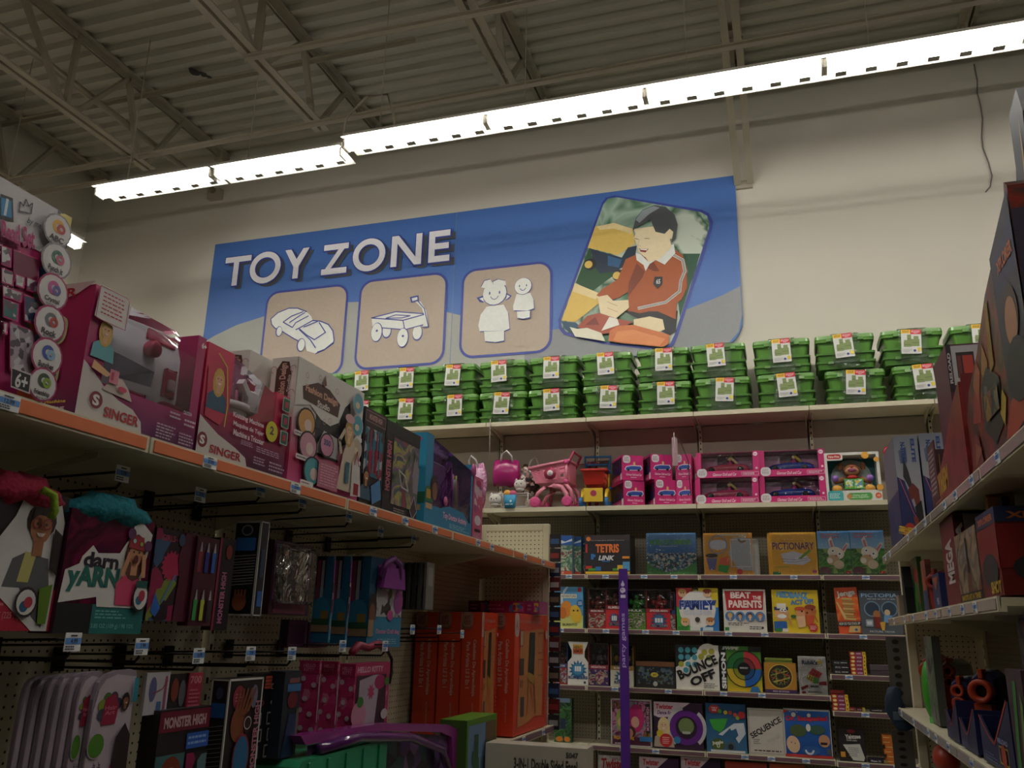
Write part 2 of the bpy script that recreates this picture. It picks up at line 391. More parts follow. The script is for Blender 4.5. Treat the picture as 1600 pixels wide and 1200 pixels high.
# ---------------------------------------------------------------- strip lights
TUBEM, HOUS, REFL = emis((1, .96, .89), TUBE), col('cfcabd', .5), col('f2f0e8', .35)
def strip_light(loc, label, group='strip lights in front of the back wall'):
    t = empty('strip_light', loc, label=label, cat='light fixture', group=group); L = 1.225
    b = MB(); b.box(0, L, -.055, .055, .03, .075, HOUS); b.build('housing', t)
    b = MB(); r = REFL
    # upper tray and near wing
    b.add([(0, -.055, .03), (L, -.055, .03), (L, .055, .03), (0, .055, .03)], [(0, 1, 2, 3)], r)
    b.add([(0, -.055, .03), (L, -.055, .03), (L, -.095, .024), (0, -.095, .024)], [(0, 1, 2, 3)], r)
    # far wing with slots
    xs = [0]; 
    for i in range(6): c_ = .12+i*(L-.24)/5; xs += [c_-.036, c_+.036]
    xs.append(L)
    def q(x0, x1, s0, s1):
        f = lambda s_: (.055+.145*s_, .03-.008*s_)
        (a, za), (c_, zc) = f(s0), f(s1); b.add([(x0, a, za), (x1, a, za), (x1, c_, zc), (x0, c_, zc)], [(0, 1, 2, 3)], r)
    q(0, L, 0, .52); q(0, L, .84, 1)
    for i in range(0, len(xs)-1, 2): q(xs[i], xs[i+1], .52, .84)
    b.build('reflector', t)
    for s in (-.028, .028):
        MB().tube([(.03, s, -.024), (L-.03, s, -.024)], .0155, TUBEM, 8).build('tube', t)
    for x in (.0, L-.022):
        MB().wbox(x, x+.022, -.05, .05, -.044, .03, HOUS, .004).build('lamp_holder', t)
    MB().tube([(.3, 0, .07), (.3, 0, ZD-loc[2])], .004, STEEL, 5).build('hanger_rod', t)
    return t
ztop = E3+3.775
x = -3.24
first = strip_light((x, 5.4, ztop), 'lit strip light starting the upper run, just past the step between the two runs')
labs = ['lit strip light of the upper run above the sign lettering', 'lit strip light of the upper run ending above the tilted photo of the boy', 'lit strip light of the upper run in front of the double wall brace', 'lit strip light of the upper run beside the hanging wall wire', 'lit strip light of the upper run cut off by the frame edge']
for i, lb in enumerate(labs):
    c_ = copy_tree(first); c_.location.x = x+1.225*(i+1); c_['label'] = lb
for i, lb in enumerate(['lit strip light at the corner end of the lower run', 'lit strip light of the lower run next to the step up']):
    c_ = copy_tree(first); c_.location = (-5.72+1.25*i, 5.4, E3+3.70); c_['label'] = lb
c_ = copy_tree(first); c_.location = (-6.75, 5.02, E3+3.70); c_.rotation_euler.z = PI/2; c_['label'] = 'lit strip light running toward the back wall, its end peeking past the bead box'; c_['group'] = 'strip light along the side wall'
# unseen row of the same lights, added above the camera to give brightness
for yy in (.9,):
    for i in range(6):
        c_ = copy_tree(first); c_.location = (-4.6+1.24*i, yy, ztop); c_['label'] = 'lit strip light over the aisle behind the viewer, %s of its row' % ('first', 'second', 'third', 'fourth', 'fifth', 'last')[i]; c_['group'] = 'strip lights of the row behind the viewer'
# ---------------------------------------------------------------- hanging wire
m = MB(); pts = [aty(*p, 7.485) for p in ((1522, 100), (1524, 112), (1527, 125), (1527, 145), (1532, 165), (1535, 185), (1534, 215), (1536, 232), (1545, 255), (1550, 275), (1547, 292), (1540, 300))]
m.tube(pts, .006, '77716a', 5); tag(m.build('wall_wire'), 'thin loose wire hanging in a squiggle down the bare back wall', 'wire')

# ================================================================ the big sign
SX0, SX1, SZ0, SZ1 = -6.07, -.27, E3+2.47, E3+4.195
YS = YW-.03
sign = empty('wall_sign', (SX0, YS, SZ0), label='large blue wall sign with white lettering, toy icons and a photo of a boy', cat='sign')
SW, SH = SX1-SX0, SZ1-SZ0
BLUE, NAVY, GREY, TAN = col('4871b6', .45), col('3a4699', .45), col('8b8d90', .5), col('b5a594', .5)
def S(px, py):
    p = aty(px, py, YS); return ((p.x-SX0)/SW, (p.z-SZ0)/SH)
m = MB()
pr = [(0, 0), (SW-.28, 0)]+[(SW-.28+.28*math.sin(a), .28-.28*math.cos(a)) for a in (PI/2*i/6 for i in range(1, 7))]+[(SW, SH), (0, SH)]
m.loft([[(x, 0, z) for x, z in pr], [(x, .02, z) for x, z in pr]], BLUE, True, False)
m.build('panel', sign)
m = MB(); cv = CV(m, 'F', SW, .02, SH, off=.002, bump=.0006)
cv.mb.sm  # flat print
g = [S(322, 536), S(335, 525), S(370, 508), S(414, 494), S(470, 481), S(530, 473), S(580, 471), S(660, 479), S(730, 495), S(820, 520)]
cv.poly([(0, 0)]+[(0, g[0][1])]+g[1:]+[(g[-1][0], 0)], col('a5a69f', .5))  # left hill lighter than the right one: shading put into the two greys
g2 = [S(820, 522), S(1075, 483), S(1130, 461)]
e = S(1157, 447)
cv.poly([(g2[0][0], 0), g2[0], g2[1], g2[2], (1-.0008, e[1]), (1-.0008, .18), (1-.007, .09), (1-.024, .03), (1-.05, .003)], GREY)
xs_ = S(709, 440)[0]; cv.rect(xs_-.0006, 0.002, xs_+.0006, .998, col('6f86ad'))
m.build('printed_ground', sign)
def icon(px, name):
    m = MB(); cv = CV(m, 'F', SW, .02, SH, off=.0065, bump=.0006)
    a, b, c_, d = px; p0 = S(a, b); p1 = S(c_, d)
    x0, x1, y0, y1 = p0[0], p1[0], p1[1], p0[1]
    cv.rrect(x0, y0, x1, y1, .026, NAVY, 6); t = .0055; cv.rrect(x0+t, y0+t*cv.asp(), x1-t, y1-t*cv.asp(), .022, TAN, 6)
    return m, cv, m.build
def c3(*pts): return [S(300+x/3.556, 250+y/3.556) for x, y in pts]
def c4(*pts): return [S(700+x/3.2, 250+y/3.2) for x, y in pts]
# three icon tiles, set out on the wall (corners measured on the sign)
lt = S(413, 455); rt = S(541, 455)
IW = aty(541, 520, YS).x-aty(411, 520, YS).x
tiles = [((412, 452), (541, 590), 'car_icon'), ((558, 440), (697, 580), 'wagon_icon'), ((719, 420), (863, 560), 'peg_people_icon')]
WHT = col('e9ebe4', .5)
zt = [S(480, 450)[1], S(620, 433)[1], S(790, 415)[1]]
for k, ((ax, ay), (bx, by), nm) in enumerate(tiles):
    m = MB(); cv = CV(m, 'F', SW, .02, SH, off=.0065, bump=.0006)
    x0 = S(ax, 510)[0]; x1 = S(bx, 510)[0]; y1 = zt[k]; y0 = S((480, 628, 790)[k], (591, 574, 556)[k])[1]
    cv.rrect(x0, y0, x1, y1, .026, NAVY, 6); t = .0045; cv.rrect(x0+t, y0+t*cv.asp(), x1-t, y1-t*cv.asp(), .022, TAN, 6)
    if k == 0:
        body = c3((440, 885), (480, 850), (540, 825), (590, 825), (640, 845), (665, 870), (672, 893), (715, 897), (760, 915), (785, 950), (792, 1000), (788, 1020), (735, 1058), (690, 1077), (640, 1062), (632, 1030), (600, 1010), (570, 995), (505, 955), (462, 935), (445, 915))
        cv.poly(body, WHT); cv.line(body[6:14], .0022, NAVY); cv.line(body[:5], .002, NAVY); cv.line(body[-5:]+body[:1], .002, NAVY)
        for q in [((510, 903), (560, 932), (580, 905), (650, 868)), ((510, 903), (555, 870), (620, 845)), ((545, 905), (600, 868), (630, 850)), ((672, 895), (600, 935), (580, 945)), ((600, 940), (640, 975), (683, 1000), (745, 960), (710, 905)), ((625, 930), (700, 900)), ((600, 945), (660, 1000), (690, 1045)), ((790, 1015), (740, 1055), (700, 1070))]:
            cv.line(c3(*q), .002, NAVY)
        for cx, cy, r in ((487, 955, .0115), (610, 1030, .0145)):
            q = c3((cx, cy))[0]; cv.oval(q[0], q[1], r*.62, NAVY, ry=r*cv.asp()*.9); cv.oval(q[0]+.0008, q[1], r*.5, WHT, ry=r*cv.asp()*.8)
    if k == 1:
        for cx, cy, r in ((1085, 955, .013), (1255, 965, .014)):
            q = c3((cx, cy))[0]; cv.oval(q[0], q[1], r*.7, NAVY, ry=r*cv.asp()); cv.oval(q[0]-.0006, q[1]+.006, r*.62, WHT, ry=r*cv.asp()*.92)
        top = c3((1000, 880), (1135, 845), (1305, 857), (1175, 893)); side = c3((1000, 880), (1175, 893), (1303, 860), (1297, 915), (1185, 945), (1005, 930))
        cv.poly(side, WHT); cv.poly(top, WHT); cv.line(top+top[:1], .002, NAVY); cv.line(c3((1005, 930), (1185, 945), (1297, 915)), .0017, NAVY); cv.line(c3((1175, 893), (1185, 945)), .0017, NAVY)
        cv.line(c3((1080, 882), (1135, 863), (1215, 868), (1170, 880), (1080, 882)), .0017, NAVY)
        for cx, cy, r in ((1030, 960, .0185), (1175, 990, .0185)):
            q = c3((cx, cy))[0]; cv.oval(q[0], q[1], r*.62, NAVY, ry=r*cv.asp()); cv.oval(q[0]-.0006, q[1]+.001, r*.56, WHT, ry=r*cv.asp()*.92); cv.oval(q[0], q[1]+.01, .0022, NAVY)
        cv.poly(c3((1243, 790), (1275, 790), (1305, 840), (1320, 930), (1285, 930), (1300, 880), (1280, 825)), WHT); cv.line(c3((1260, 788), (1295, 830), (1318, 930), (1285, 932)), .0017, NAVY)
        cv.poly(c3((1215, 765), (1262, 755), (1265, 785), (1222, 797)), NAVY); cv.poly(c3((1225, 772), (1256, 765), (1257, 780), (1229, 789)), WHT)
    if k == 2:
        def peg(hx, hy, hr, body, base, scale):
            b_ = c4(*body); cv.poly(c4(*[(x+3, y+4) for x, y in body]), NAVY); cv.poly(b_, WHT)
            q = c4((hx, hy))[0]; cv.oval(q[0]+.0004, q[1]-.001, hr*1.05, NAVY, ry=hr*cv.asp()*1.05); cv.oval(q[0], q[1], hr, WHT)
            for s_ in (-1, 1): cv.oval(q[0]+s_*hr*.42, q[1]+.002, hr*.06, NAVY, ry=hr*.14*cv.asp())
            cv.line([(q[0]+hr*.38*math.cos(t), q[1]+hr*.55*cv.asp()*math.sin(t)-.0) for t in (PI+PI*i/6*1.0 for i in range(1, 6))], .0011, NAVY)
            cv.poly(c4(*[(x+3, y+4) for x, y in base]), NAVY); cv.poly(c4(*base), WHT)
        cv.poly(c4((145, 690), (175, 680), (180, 715), (160, 712)), NAVY); cv.poly(c4((320, 680), (295, 668), (290, 705), (308, 695)), NAVY)
        cv.poly(c4((158, 695), (178, 688), (180, 710)), WHT); cv.poly(c4((312, 683), (296, 675), (292, 700)), WHT)
        peg(235, 668, .0215, [(195, 735), (280, 725), (302, 765), (310, 845), (285, 855), (160, 858), (153, 830), (165, 775)], [(183, 860), (283, 856), (283, 905), (240, 913), (187, 908)], 1)
        for q in (((168, 640), (185, 608), (215, 600), (228, 625), (205, 648)), ((228, 612), (255, 600), (290, 608), (293, 628), (250, 638), (230, 628))):
            cv.poly(c4(*[(x-2, y-3) for x, y in q]), NAVY); cv.poly(c4(*q), WHT)
        peg(378, 634, .0150, [(345, 675), (415, 668), (430, 700), (433, 745), (400, 757), (330, 755), (328, 735), (338, 700)], [(347, 762), (413, 758), (412, 790), (380, 797), (350, 793)], .7)
    tag(m.build(nm, sign), {'car_icon': 'tan tile with a white toy car outline', 'wagon_icon': 'tan tile with a white pull wagon outline', 'peg_people_icon': 'tan tile with two white peg people'}[nm])
# lettering, drawn by strokes
m = MB(); cv = CV(m, 'F', SW, .02, SH, off=.0065, bump=.0005)
SHD, LWT = col('4a4d52', .5), col('e8e6ea', .5)
zb0, zt0 = S(366, 447.7)[1], S(353.4, 404.7)[1]; Hc = zt0-zb0; A = SW/SH
def letters(dx, dy, grow, mat):
    def X(px, py=420): return S(px, py)[0]+dx
    b0, t0 = zb0+dy, zt0+dy; gx = grow; gy = grow*A; lw = .0118+gx*2
    def R_(x0, y0, x1, y1): cv.rect(x0-gx, b0+y0*Hc-gy, x1+gx, b0+y1*Hc+gy, mat)
    def st(pts): cv.line([(x, b0+y*Hc) for x, y in pts], lw, mat)
    T0, T1 = X(353.4), X(393); wv = .0118; hv = wv*A/Hc
    mid = X(369.5, 430); R_(T0, 1-hv, T1, 1); R_(mid-wv/2, 0, mid+wv/2, 1)
    for (a, b) in ((392.5, 440), (551.5, 602)):
        cx, rx = (X(a)+X(b))/2, (X(b)-X(a))/2; cv.ring(cx, b0+Hc*.5, rx-wv-gx, rx+gx, mat, n=28) if False else None
        s_ = cv; s_.up(); vs = []; fs = []
        for i in range(29):
            t = 2*PI*i/28
            vs += [s_.P(cx+(rx-wv-gx)*math.cos(t), b0+Hc*.5+(Hc*.54-wv*A-gy)*math.sin(t)), s_.P(cx+(rx+gx)*math.cos(t), b0+Hc*.5+(Hc*.54+gy)*math.sin(t))]
        for i in range(28): fs.append((2*i, 2*i+1, 2*i+3, 2*i+2))
        s_.mb.add(vs, fs, mat)
    a, b = X(445), X(483); c_ = (a+b)/2+.0005; R_(c_-wv/2, 0, c_+wv/2, .46)
    cv.poly([(a-gx, b0+Hc+gy), (a+wv*1.15+gx, b0+Hc+gy), (c_+wv*.6+gx*.5, b0+Hc*.46), (c_-wv/2-gx, b0+Hc*.40)], mat)
    cv.poly([(b+gx, b0+Hc+gy), (b-wv*1.15-gx, b0+Hc+gy), (c_-wv*.6-gx*.5, b0+Hc*.46), (c_+wv/2+gx, b0+Hc*.40)], mat)
    a, b = X(505), X(544); R_(a+.001, 1-hv, b, 1); R_(a-.001, 0, b-.001, hv)
    cv.poly([(b-wv*1.4-gx, b0+Hc*(1-hv*.5)), (b+gx, b0+Hc+gy*.5), (a+wv*1.3+gx, b0+Hc*hv*.6), (a-.001-gx, b0-gy*.5)], mat)
    a, b = X(611.5), X(659); R_(a, 0, a+wv, 1); R_(b-wv, 0, b, 1)
    cv.poly([(a-gx, b0+Hc+gy), (a+wv*1.15+gx, b0+Hc+gy), (b+gx, b0-gy), (b-wv*1.15-gx, b0-gy)], mat)
    a, b = X(670), X(703); R_(a, 0, a+wv, 1)
    for y_ in (0, .5-hv/2, 1-hv): R_(a, y_, b-(.002 if y_ == .5-hv/2 else 0), y_+hv)
letters(.0075, -.018, .0008, SHD); letters(0, 0, .0024, NAVY); letters(0, 0, 0, LWT)
tag(m.build('lettering', sign), 'white lettering with dark offset shadow')
# the tilted photograph of the boy
m = MB(); cv = CV(m, 'F', SW, .02, SH, off=.0065, bump=.0006)
out = c4((770, 215), (790, 190), (835, 178), (1270, 250), (1305, 268), (1325, 310), (1320, 345), (1150, 880), (1128, 930), (1080, 955), (780, 922), (580, 875), (556, 845), (552, 800))
inn = c4((777, 225), (800, 195), (845, 188), (1262, 262), (1295, 280), (1308, 318), (1305, 345), (1135, 870), (1112, 920), (1075, 940), (785, 910), (595, 862), (570, 838), (567, 800))
cv.poly(out, NAVY); cv.poly(inn, busy(['1c4a30', '4f7f60', '9fb5a4', '2c5c3a', 'c5cfbf'], 1.6, .5, 'NOISE'))
def pp(mat, *q): cv.poly(c4(*q), mat)
pp(col('24502f', .5), (715, 420), (640, 615), (720, 660), (800, 600), (860, 560), (720, 480)); pp(col('27543a', .5), (1175, 470), (1262, 470), (1160, 790), (1150, 700), (1200, 560))
cv.clip = None
Ye, OR, BR, SK = col('e3c163', .5), col('a9572c', .5), col('7d3a22', .5), col('f0deb6', .5)
pp(Ye, (737, 335), (830, 318), (925, 345), (935, 420), (850, 478), (700, 440)); pp(col('efd9a0'), (745, 335), (830, 316), (925, 348), (920, 372), (830, 345), (760, 352))
pp(col('1c2f44'), (715, 445), (870, 490), (900, 440), (945, 430), (935, 500), (840, 560), (760, 570), (730, 530)); pp(col('2a5d87'), (800, 480), (870, 500), (855, 540), (800, 530))
for x, y, r in ((704, 525, 34), (845, 580, 34)):
    q = c4((x, y))[0]; cv.oval(q[0]+.003, q[1], .0105, col('1a1c1e')) ; cv.oval(q[0], q[1], .0068, Ye)
pp(Ye, (635, 620), (760, 672), (755, 720), (640, 812), (570, 805)); pp(col('efd9a0'), (635, 618), (765, 672), (740, 700), (625, 660))
pp(col('1f4a63'), (568, 810), (640, 815), (680, 850), (640, 885), (590, 850))
# trousers and knee
pp(col('17171b'), (880, 760), (1060, 700), (1150, 760), (1140, 860), (1110, 880), (960, 800)); pp(SK, (930, 800), (1010, 785), (1075, 800), (1085, 850), (1040, 870), (930, 850))
# rugby shirt
pp(OR, (945, 475), (1120, 440), (1175, 480), (1195, 545), (1197, 640), (1170, 700), (1145, 720), (1140, 800), (1050, 760), (905, 760), (900, 640), (860, 590), (890, 520))
pp(OR, (890, 500), (945, 475), (935, 580), (905, 660), (860, 690), (800, 710), (745, 680), (770, 650), (850, 600)); pp(OR, (1120, 640), (1195, 560), (1190, 650), (1110, 740), (960, 770), (895, 755), (905, 705), (1040, 690))
pp(BR, (945, 520), (985, 560), (975, 590), (900, 690), (905, 620)); pp(BR, (1020, 500), (1060, 560), (1030, 560), (990, 540))
q_ = ((1130, 480), (1175, 505), (1185, 560), (1165, 610), (1160, 660), (1090, 715), (955, 745)); cv.line(c4(*q_), .0048, 'eceae4'); cv.line(c4(*q_), .0028, '1a1a1c'); cv.line(c4(*q_), .0008, 'eceae4')
pp(WHT, (940, 470), (965, 475), (1000, 510), (1100, 435), (1130, 425), (1138, 470), (1085, 528), (1040, 505), (1010, 525), (990, 560), (980, 530), (945, 505))
pp(col('151515'), (1035, 588), (1075, 588), (1073, 625), (1050, 648), (1028, 625)); cv.text(*c4((1053, 612))[0], .0065, .028, '65', 'e8e8e8', rot=-4)
# head
pp(SK, (975, 470), (1110, 400), (1120, 440), (1060, 500), (1005, 515)); pp(SK, (930, 350), (1080, 330), (1125, 360), (1110, 410), (1070, 445), (1030, 480), (985, 490), (955, 465), (950, 440), (940, 415), (930, 395), (940, 375))
pp(SK, (1090, 365), (1115, 352), (1130, 365), (1120, 400), (1098, 405))
pp(col('4c5052'), (925, 358), (940, 300), (975, 255), (1030, 232), (1090, 240), (1135, 280), (1150, 330), (1140, 400), (1120, 418), (1128, 365), (1110, 350), (1085, 375), (1040, 365), (1025, 330), (1015, 305), (960, 335)); pp(col('8e979c'), (940, 305), (975, 258), (1030, 236), (1060, 245), (1010, 275), (960, 320))
pp(col('8d3a30'), (958, 448), (1005, 450), (990, 468), (965, 464)); pp(col('f4ece0'), (962, 449), (1000, 451), (995, 458), (965, 455))
for q in (((935, 398), (955, 403)), ((985, 398), (1010, 400))): cv.line(c4(*q), .0008, '4a3528')
cv.line(c4((960, 405), (950, 432), (965, 437)), .0006, 'c9a37c')
# hands and red toy
pp(SK, (750, 690), (800, 680), (830, 710), (905, 705), (908, 745), (870, 775), (840, 800), (800, 795), (765, 770)); cv.line(c4((800, 715), (850, 735)), .0008, 'c9a06c'); cv.line(c4((800, 745), (850, 765)), .0008, 'c9a06c')
pp(col('a34a33'), (650, 840), (700, 785), (760, 770), (850, 800), (930, 815), (820, 870), (740, 880)); pp(col('7a2f22'), (690, 830), (740, 790), (760, 830)); pp(col('eee8dc'), (770, 860), (810, 790), (850, 800), (860, 830), (800, 850))
pp(col('e8e2cc'), (612, 840), (650, 850), (700, 845), (770, 870), (790, 912), (640, 888)); pp(col('c76f3c'), (805, 910), (812, 860), (850, 835), (930, 830), (1110, 880), (1105, 925), (1075, 940), (860, 920)); pp(col('dc8a52'), (830, 905), (850, 862), (930, 855), (1090, 900), (1060, 935), (850, 915))
tag(m.build('printed_photo', sign), 'tilted photo of a boy in an orange striped shirt with toy trucks')
# ================================================================ shelving
CR = col('d3cbb0', .5, noise=.04, scale=3); BACKP = col('a59a8a', .6, noise=.04, scale=2); PEG = pegboard('8f8674'); PEGL = pegboard('c9c1a6', (1, 2)); PEGE = pegboard('d6cfb4', (0, 2))
MAUVE, ORANGE, DARKST = col('70525a', .4), col('d9764a', .38, noise=.05), col('47423a', .5)
TAGW, TAGB, TAGK = col('e4e6e6', .5), col('5f93d6', .5), col('33363c', .5)
def tagart(cv, num):
    cv.rect(.02, .38, .98, .72, TAGB); cv.text(.55, .55, .42, .26, num, TAGK, .03); cv.lines(.06, .06, .62, .32, 2, TAGK, .6, .1); cv.rect(.3, .8, .7, .88, TAGK)
def price_label(w, h, num, parent, loc, rz=0, name='price_label'):
    m = MB(); m.box(0, w, 0, .0015, 0, h, TAGW); tagart(CV(m, 'F', w, .002, h, .0004, .0002), num); return m.build(name, parent, loc, rz)
PRICES = ['3.99', '14.99', '7.99', '12.99', '5.99', '9.99', '19.99']
SH1, SH2, R1, R2, R3, R4, R5 = (EYE+q for q in (1.79, 1.022, .462, .035, -.401, -.835, -1.27))
FS = 7.0                                  # front plane of the wall shelving
def shelf(par, w, d, z, style, rnd, label=None, dz=.036):
    """one shelf in its section's frame: x 0..w, front edge y=0"""
    m = MB(); top = CR if style == 'plain' else CR
    m.box(.003, w-.003, .006, d, z-.022, z-.002, top, dict(D=CR)); m.loft([[(x, 0, z-dz), (x, 0, z+.001), (x, .008, z+.001), (x, .008, z-dz)] for x in (.003, w-.003)], CR, True, False)
    m.box(.003, w-.003, .008, .02, z-dz, z-.022, CR)
    for x in (.02, w-.024): m.add([(x, .16, z-.022), (x+.004, .16, z-.022), (x+.004, d, z-.022), (x, d, z-.022), (x, d, z-.10), (x+.004, d, z-.10), (x, .16, z-.035), (x+.004, .16, z-.035)], [(0, 3, 4, 6), (1, 7, 5, 2), (6, 4, 5, 7), (0, 6, 7, 1)], CR)
    s = m.build('shelf', par)
    if style != 'plain':
        cc = {'mauve': MAUVE, 'orange': ORANGE, 'clear': col('9a938c', .2)}[style]
        b = MB(); b.wbox(.012, w-.012, -.003, 0, z-dz+.005, z-.004, cc, .001); b.build('price_channel', s)
        x = .1+.2*rnd.random()
        while x < w-.12:
            price_label(.052, dz-.006, rnd.choice(PRICES), s, (x, -.0047, z-dz+.003)); x += .18+.3*rnd.random()
    return s
def section(loc, rz, w, d, zt, shelves, label, group, back, seed, dec=None):
    rnd = random.Random(seed); t = empty('shelving_section', loc, rz, label, 'shelving', group)
    for a, b_, mt in back: m = MB(); m.box(.016, w-.016, d+.002, d+.02, a, b_, mt); m.build('back_panel', t)
    for x in (-.014,):
        m = MB(); m.box(x+.014, x+.04, d-.012, d+.03, 0, zt, CR)
        z = .3
        while z < zt-.03: m.box(x+.022, x+.032, d-.0135, d-.012, z, z+.018, '15120f'); z += .0508
        m.build('upright', t)
    for z, st in shelves: shelf(t, w, d, z, st, rnd)
    m = MB(); m.box(.003, w-.003, .01, d, 0, .1, DARKST); m.build('base', t)
    return t
P_ = .9135
desc = {-5: 'wall shelving section at the corner end, holding only green bins on top', -4: 'wall shelving section hidden behind the end of the doll and craft aisle', -3: 'wall shelving section with the plush bags on its second shelf', -2: 'wall shelving section with the toy shopping carts over the boxed hand games', -1: 'wall shelving section with two pink doll cars over the ball games', 0: 'wall shelving section with the plush toy carton over the rabbit games', 1: 'wall shelving section mostly hidden behind the toy blaster aisle'}
for k in range(-5, 2):
    if k < 0: sh = [(SH1, 'plain'), (SH2, 'plain'), (R1, 'mauve'), (R2, 'mauve'), (R3, 'mauve'), (R4, 'mauve'), (R5, 'mauve'), (.16, 'plain')]
    else:
        zz = [aty(1340, 1055, FS).z, aty(1340, 1112.5, FS).z, aty(1360, 1193, FS).z]
        sh = [(SH1, 'plain'), (SH2, 'plain'), (R1, 'mauve'), (R2, 'mauve'), (zz[0], 'mauve'), (zz[1], 'mauve'), (zz[2], 'mauve'), (R5, 'mauve'), (.16, 'plain')]
    section((.22+P_*k, FS, 0), 0, P_, .42, SH1, sh, desc[k], 'shelving along the back wall', [(.1, SH2-.03, PEG), (SH2, SH1-.03, BACKP)], 20+k)
# ---- aisle gondola on the near side of the dolls (front edge x=-1.34, shelves face the aisle)
GX, GT = -1.34, EYE+.397
js = [-3.95, -2.13, -.31, .60, 1.52, 2.43, 3.35, 4.19, 5.02]  # first two spans are unseen, added behind the camera to shade the aisle
gd = ['empty aisle shelving section far behind the viewer', 'empty aisle shelving section just behind the viewer', 'aisle shelving section beside the viewer, before the bead craft box', 'aisle shelving section carrying the bead craft box', 'aisle shelving section carrying the toy sewing machine carton', 'aisle shelving section carrying the tall fashion craft cartons', 'aisle shelving section carrying the toy doctor sets', 'aisle shelving end section over the tall orange cartons']
for i in range(len(js)-1):
    w_ = js[i+1]-js[i]; sh = [(GT, 'orange')]
    if i == 7: sh.append((EYE-.505, 'mauve'))
    section((GX, js[i], 0), PI/2, w_, .47, EYE+.62, sh, gd[i], 'aisle shelving with orange price strips', [(.1, EYE+.62, pegboard('b9b095', (0, 2)))], 40+i)
t = empty('end_panel', (-1.83, 5.03, 0), label='cream perforated end panel closing the doll aisle shelving', cat='panel')
m = MB(); m.box(.03, .43, .004, .02, .1, EYE+.60, PEGE); m.build('perforated_board', t)
m = MB(); x1 = .447; H_ = EYE+.632
for a in ((0, .04, 0, H_), (x1-.04, x1, 0, H_)): m.wbox(a[0], a[1], -.004, .03, a[2], a[3], CR, .003)
m.wbox(.04, x1-.04, -.004, .03, H_-.04, H_, CR, .003); m.build('frame', t)
# ---- gondola of the blasters
BX = .47
bd = ['blaster aisle shelving section closest to the viewer', 'blaster aisle shelving section with the boxed ball blasters', 'blaster aisle shelving section at the far end']
bj = [5.02, 4.10, 3.24, 2.38, 1.46, -.4, -2.2, -4.0]  # last two spans lie out of view, added so the shelving blocks light
for i in range(7):
    w_ = bj[i]-bj[i+1]; sh = [(EYE+.425, 'clear'), (EYE-.325, 'clear')]
    if i < 3: sh.append((EYE+.108, 'clear'))
    section((BX, bj[i], 0), -PI/2, w_, .44, EYE+.62, sh, ['blaster aisle shelving section at the far end, by the game shelves', 'blaster aisle shelving section carrying the tall dart blaster cartons', 'blaster aisle shelving section with the white bracket end on its middle shelf', 'blaster aisle shelving section cut off by the frame edge, without a middle shelf', 'blaster aisle shelving section beside the viewer', 'blaster aisle shelving section just behind the viewer', 'blaster aisle shelving section far behind the viewer'][i], 'blaster aisle shelving', [(.1, EYE+.62, pegboard('6f6858', (0, 2)))], 60+i)
m = MB(); m.wbox(BX+.08, BX+.125, 5.03, 5.07, 0, EYE+.615, CR, .004); m.wbox(BX+.40, BX+.445, 5.03, 5.07, 0, EYE+.615, CR, .004); m.box(BX+.125, BX+.40, 5.045, 5.06, .1, EYE+.575, pegboard('c9c1a6', (0, 2))); m.wbox(BX+.125, BX+.40, 5.03, 5.07, EYE+.575, EYE+.615, CR, .004)
tag(m.build('end_panel'), 'cream end panel closing the blaster aisle shelving', 'panel')

# ================================================================ product helpers
def pos_left(y0): return (GX-.02, y0, GT+.002)
def carton(name, label, cat, loc, rz, w, d, h, base, draw=None, group=None, bev=.0015, faces=None, parent=None):
    """a printed carton: front left bottom corner at loc; draw = dict(F=fn, R=fn, L=fn, T=fn)"""
    m = MB()
    m.box(0, w, 0, d, 0, h, base, faces)
    for f, fn in (draw or {}).items(): fn(CV(m, f, w, d, h))
    o = m.build(name, parent, loc, rz)
    return tag(o, label, cat, group) if not parent else o
def atshelf(px0, px1, ptop, pbot, Y, z):
    """x-range and height of a box standing on z at depth Y, from where it stands in the view"""
    a = aty(px0, pbot, Y); b = aty(px1, pbot, Y); t = aty((px0+px1)/2, ptop, Y)
    return a.x, b.x-a.x, t.z-z
